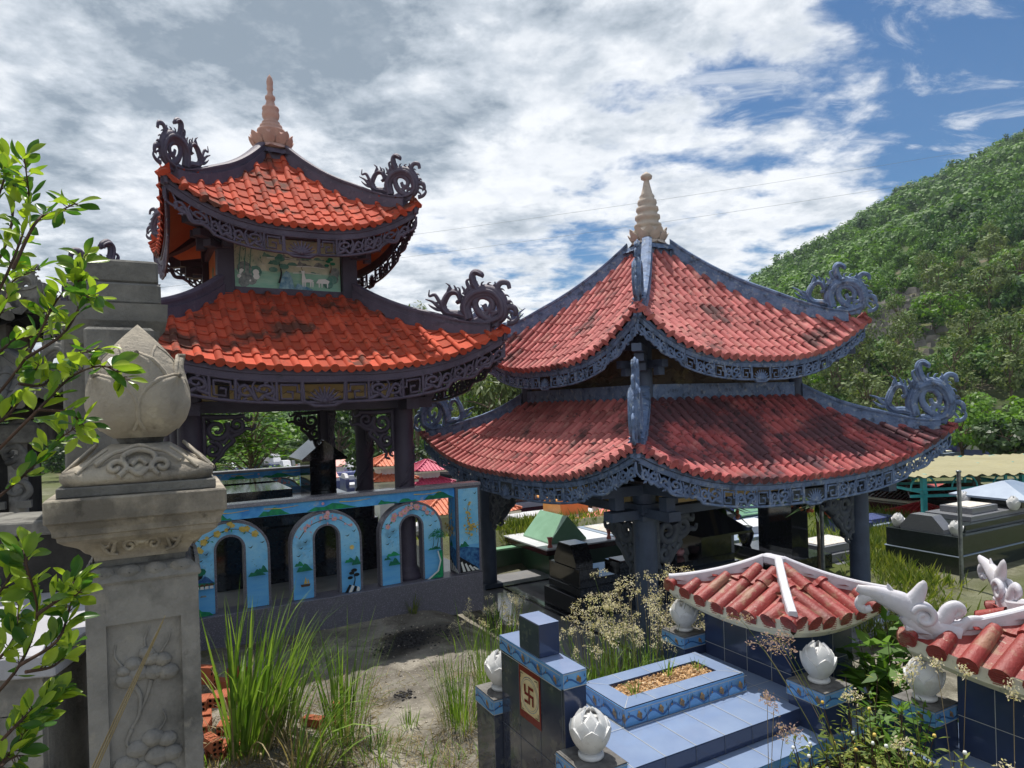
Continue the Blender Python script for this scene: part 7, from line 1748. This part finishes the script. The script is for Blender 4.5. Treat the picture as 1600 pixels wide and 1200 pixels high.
weedy(1415, 990, 4.9, 'broad-leaved bright green shrub between the two red-roofed shrines', 1.15, .34, 420, .17, 'bright', 'broadleaf_shrub', .42)
weedy(1375, 1010, 5.15, 'darker leafy shrub against the shrine wall behind the lotus post', .9, .25, 260, .12, 'dark', 'broadleaf_shrub', .4)
weedy(1345, 1030, 4.3, 'wispy yellow-green weed rising beside the lotus post', .85, .12, 200, .06, 'weed', 'weed_bush', .2)
weedy(1370, 1120, 3.9, 'tangle of yellow-flowered weeds below the marble lotus', .75, .30, 520, .06, 'weed', 'weed_bush', .3, 1)
weedy(1290, 1150, 3.85, 'low dry weed tangle at the corner of the blue platform', .55, .25, 360, .05, 'weed', 'weed_bush', .28, 1, 'p_white')
weedy(1440, 1160, 3.5, 'weeds with small white flowers before the nearest grave', .7, .28, 420, .06, 'weed', 'weed_bush', .3, 1, 'p_white')
weedy(1510, 1190, 3.2, 'dry twiggy weed at the bottom right before the dark shrine wall', .6, .22, 200, .05, 'dry', 'weed_bush', .25)
tuft(1270, 1240, 'green blades rising before the blue patterned step', 16, .06, (.3, .55), .007, lean=.3, droop=.3); tuft(1395, 1235, 'coarse grass among the weeds by the nearest grave', 30, .15, (.3, .6), .007, lean=.4, droop=.4)
weedy(1465, 1195, 3.35, 'yellow-green weed tangle under the marble lotus beside the nearest shrine', .6, .30, 520, .055, 'weed', 'weed_bush', .3, 1)
weedy(1330, 1195, 3.55, 'dense low weeds with yellow flowers at the bottom edge right of the blue steps', .5, .28, 460, .055, 'weed', 'weed_bush', .3, 1)
weedy(1400, 1085, 4.2, 'pale green leafy weed between the lotus posts', .7, .25, 380, .08, 'bright', 'weed_bush', .35)
# sprigs in the planter and on the plinth
for i, (a, b, h, lab) in enumerate(((3.42, 3.93, .22, 'taller green sprig growing in the gravel of the planter'), (3.68, 3.88, .14, 'small sprig near the far end of the planter gravel'), (3.0, 3.80, .12, 'tiny seedling at the near end of the planter gravel'))):
    w_ = fr_w((0, 0), TA, a, b, .64); t = thing('sprig', lab, 'weed', tuple(w_)); quads_object('leaves', blades(14, .03, (h*.5, h*1.3), .004, .5, .5), LEAF['grass'], t)
w_ = fr_w(LC, LA, 1.15, -2.52, 0); t = thing('weed_sprig', 'small dry weed at the foot of the granite plinth below the third arch', 'weed', tuple(w_)); quads_object('leaves', blades(30, .05, (.1, .34), .005, .4, .3), LEAF['weed'], t)
w_ = fr_w(RC, RA, -2.72, .6, -.6); t = thing('weed_sprig', 'little leafy weed at the edge of the polished pavilion floor', 'weed', tuple(w_)); quads_object('leaves', blades(26, .08, (.1, .3), .010, .6, .6), LEAF['grass'], t)
for i, (px, py, lab) in enumerate(((610, 1175, 'sparse dry weeds on the dirt at the bottom edge left of centre'), (690, 1185, 'dry weeds creeping over the dirt beside the fine-bladed clump'), (660, 1215, 'flattened straw and green shoots at the bottom edge of the dirt'), (735, 1200, 'dry grass at the foot of the blue grave platform'), (560, 1100, 'small scattered shoots behind the spiky clump'), (700, 1055, 'few short shoots on the sunlit dirt near the floor edge'))):
    tuft(px, py, lab, 26, .2, (.08, .28), .004, lean=.6, droop=.7, dryn=70)
# ground cover: weeds in the cemetery beyond, dry litter near the camera
def cover(name, n, fx, Lr, w, mat, flat=.0):
    C = []; 
    while len(C) < n:
        x, y = fx()
        C.append((x, y, gz(x, y)-.02))
    C = np.array(C); m = len(C); D = nrng.normal(size=(m, 3))*np.array([.5, .5, .1])+np.array([0, 0, 1-flat]); D[:, 2] = np.abs(D[:, 2]); L = nrng.uniform(*Lr, m)
    Nn = rand_unit(m)*np.array([1, 1, .3]); o = quads_object(name, leaf_quads(C, D, Nn, L, w), LEAF[mat]); setting(o, 'stuff')
cl = [(nrng.uniform(-5, 14), nrng.uniform(14.2, 30), nrng.uniform(.3, 1.1)) for i in range(150)]+[(.3, 14.6, .6), (.7, 15.2, .7), (1.0, 14.8, .5), (.2, 15.5, .6), (8.6, 15.5, .8), (7.9, 14.9, .6), (9.5, 17, 1.0), (6.2, 15.8, .6), (10.5, 19, 1.2), (11.5, 21, 1.4), (8.5, 18.5, 1.0), (6.8, 11.6, .5), (5.9, 10.4, .6), (7.6, 13.9, .5), (5.2, 9.2, .5), (8.3, 15.0, .6), (6.9, 12.8, .4)]*4
def fx1():
    c = cl[rnd.randrange(len(cl))]; x, y = c[0]+rnd.gauss(0, c[2]*.6), c[1]+rnd.gauss(0, c[2]*.7); return (x, y) if x > 4.6 else (x, max(14.0, y))
cover('weeds', 34000, fx1, (.12, .38), .028, 'weed')
def fx2():
    while True:
        q = onz(rnd.uniform(300, 780), rnd.uniform(1060, 1300), 0); k = mnoise.noise(Vector((q[0]*1.6, q[1]*1.6, 3)))+.35*(1 if q[0] < -1.2 else 0)
        if k > rnd.uniform(-.35, .45): return q[0], q[1]
cover('dry_grass', 9000, fx2, (.05, .2), .006, 'dry', .85)
def fx3():
    q = onz(rnd.uniform(830, 1090), rnd.uniform(1010, 1110), -.2); return q[0], q[1]
cover('grass', 5200, fx3, (.10, .34), .012, 'grass', .2)
def fx4():
    w_ = fr_w((0, 0), TA, rnd.uniform(2.6, 6.5), rnd.uniform(1.2, 2.9), 0); return w_[0], w_[1]
cover('undergrowth', 7000, fx4, (.12, .4), .02, 'weed', .3)

# --- leafy shrub whose branches reach in from the left, close to the camera
def near_shrub():
    t = thing('leafy_shrub', 'glossy-leaved shrub branches reaching in from the left edge', 'shrub', (-1.6, 1.5, 0))
    t2 = thing('leafy_shrub', 'lower leafy shrub in front of the pale ledge at the bottom left', 'shrub', (-1.5, 1.55, 0))
    UP = [([(-60, 560), (10, 430), (44, 330), (38, 245)], 24, 1.65), ([(20, 420), (58, 345), (92, 330), (118, 318)], 14, 1.6), ([(-40, 660), (40, 560), (88, 470), (122, 440), (132, 400)], 22, 1.7), ([(40, 560), (100, 520), (130, 470), (150, 462)], 16, 1.6), ([(-40, 740), (60, 640), (110, 590), (160, 572), (196, 592)], 22, 1.55), ([(60, 640), (115, 648), (130, 690)], 8, 1.6), ([(-30, 800), (40, 740), (88, 690), (128, 662)], 16, 1.65), ([(-40, 470), (10, 380), (22, 300), (8, 265)], 18, 1.75), ([(-40, 600), (10, 540), (60, 520), (80, 480)], 16, 1.8), ([(-40, 690), (20, 640), (50, 590), (60, 570)], 18, 1.75), ([(30, 600), (70, 600), (110, 560), (150, 545)], 12, 1.7), ([(-30, 540), (5, 480), (20, 440), (60, 420)], 14, 1.8), ([(-40, 400), (0, 300), (14, 250)], 10, 1.7)]
    LO = [([(-40, 1120), (30, 1040), (58, 960), (42, 885), (36, 855)], 22, 1.5), ([(30, 1040), (90, 1000), (112, 940), (124, 925)], 20, 1.5), ([(-20, 1180), (50, 1110), (92, 1085)], 18, 1.45), ([(58, 960), (100, 930), (118, 905)], 14, 1.5), ([(-30, 1060), (20, 1000), (30, 940)], 18, 1.55), ([(-30, 1230), (30, 1160), (50, 1130)], 16, 1.45), ([(40, 1050), (85, 1040), (112, 1010)], 12, 1.5), ([(-30, 960), (10, 910), (20, 880)], 12, 1.5), ([(-10, 1210), (10, 1190), (30, 1180)], 8, 1.4)]
    for root, BR_ in ((t, UP), (t2, LO)):
        mb = MB(); ml = MB(); o = np.array(root.location)
        for pts, n, d in BR_:
            P = cr([at(x, y, d+.06*((i*7) % 3-1)) for i, (x, y) in enumerate(pts)], 6)-o; mb.tube(P, list(np.linspace(.0042, .0013, len(P))), TWIG, seg=6)
            if pts[0][0] < 0 and pts[0][1] < 1235:        # main stems run down to the ground
                b0 = P[0]; mb.tube(cr([(0, 0, -.05), (-.02, .02, b0[2]*.45), (b0[0]*.45-.05, b0[1]*.5, b0[2]*.8), b0], 5), list(np.linspace(.011, .0042, 16)), TWIG, seg=6)
            n = int(n*2.1)
            for i in range(n):
                s = 1-(i/n)**1.25*.82+rnd.uniform(-.04, .02); s = min(1, s); k = s*(len(P)-1); j = min(len(P)-2, int(k)); b = P[j]+(P[j+1]-P[j])*(k-j); ax = P[j+1]-P[j]; ax /= np.linalg.norm(ax)
                dv = np.array([rnd.gauss(0, 1), rnd.gauss(0, .8), rnd.gauss(.25, .7)]); dv = dv-ax*np.dot(dv, ax)*.5+ax*.8; dv /= np.linalg.norm(dv)
                L = rnd.uniform(.028, .060); wd = L*rnd.uniform(.42, .56); nn = np.array([rnd.gauss(0, .6), rnd.gauss(-.5, .5), 1.0]); sd = np.cross(dv, nn); sd /= np.linalg.norm(sd); up = np.cross(sd, dv); cv = rnd.uniform(-.25, .25)
                st = b+dv*.01; mb.tube([b, st], .0012, TWIG, seg=4); G = []
                for a_ in np.linspace(0, 1, 7):
                    w = wd*.5*(sin(pi*min(1, a_**1.15*.985+.012))**.75); c = st+dv*L*a_+up*(cv*L*(a_-a_*a_)*1.6)
                    G.append([c-sd*w+up*w*.38, c-sd*w*.5+up*w*.12, c, c+sd*w*.5+up*w*.12, c+sd*w+up*w*.38])
                ml.grid(G, LEAF['shrub'])
        mb.build('branches', root); ml.build('leaves', root)
near_shrub()
def dry_stalk():
    t = thing('dry_stalk', 'dry straw stalk slanting across the carved gatepost shaft', 'stalk', (0, 0, 0)); mb = MB()
    for k in range(3):
        P = cr([at(130+4*k, 1230, 1.95), at(200+3*k, 1080, 2.0), at(258-3*k, 962+8*k, 2.05)], 5); mb.tube(P, list(np.linspace(.0028, .0012, len(P))), LEAF['dry'], seg=5)
    mb.build('stem', t)
dry_stalk()

# --- summer haze: even air round the whole place
def haze():
    mb = MB(); mb.bbox(-960, 1060, -340, 380, -140, 175, None)
    mb.mats = []
    m = bpy.data.materials.new('haze_air'); m.use_nodes = True; N = m.node_tree.nodes; N.clear(); out = N.new('ShaderNodeOutputMaterial')
    v = N.new('ShaderNodeVolumePrincipled'); v.inputs['Color'].default_value = (.72, .82, .95, 1); v.inputs['Density'].default_value = .0003; v.inputs['Anisotropy'].default_value = .2
    m.node_tree.links.new(v.outputs[0], out.inputs['Volume']); mb.mats = [m]
    o = mb.build('haze'); setting(o, 'stuff')
haze()
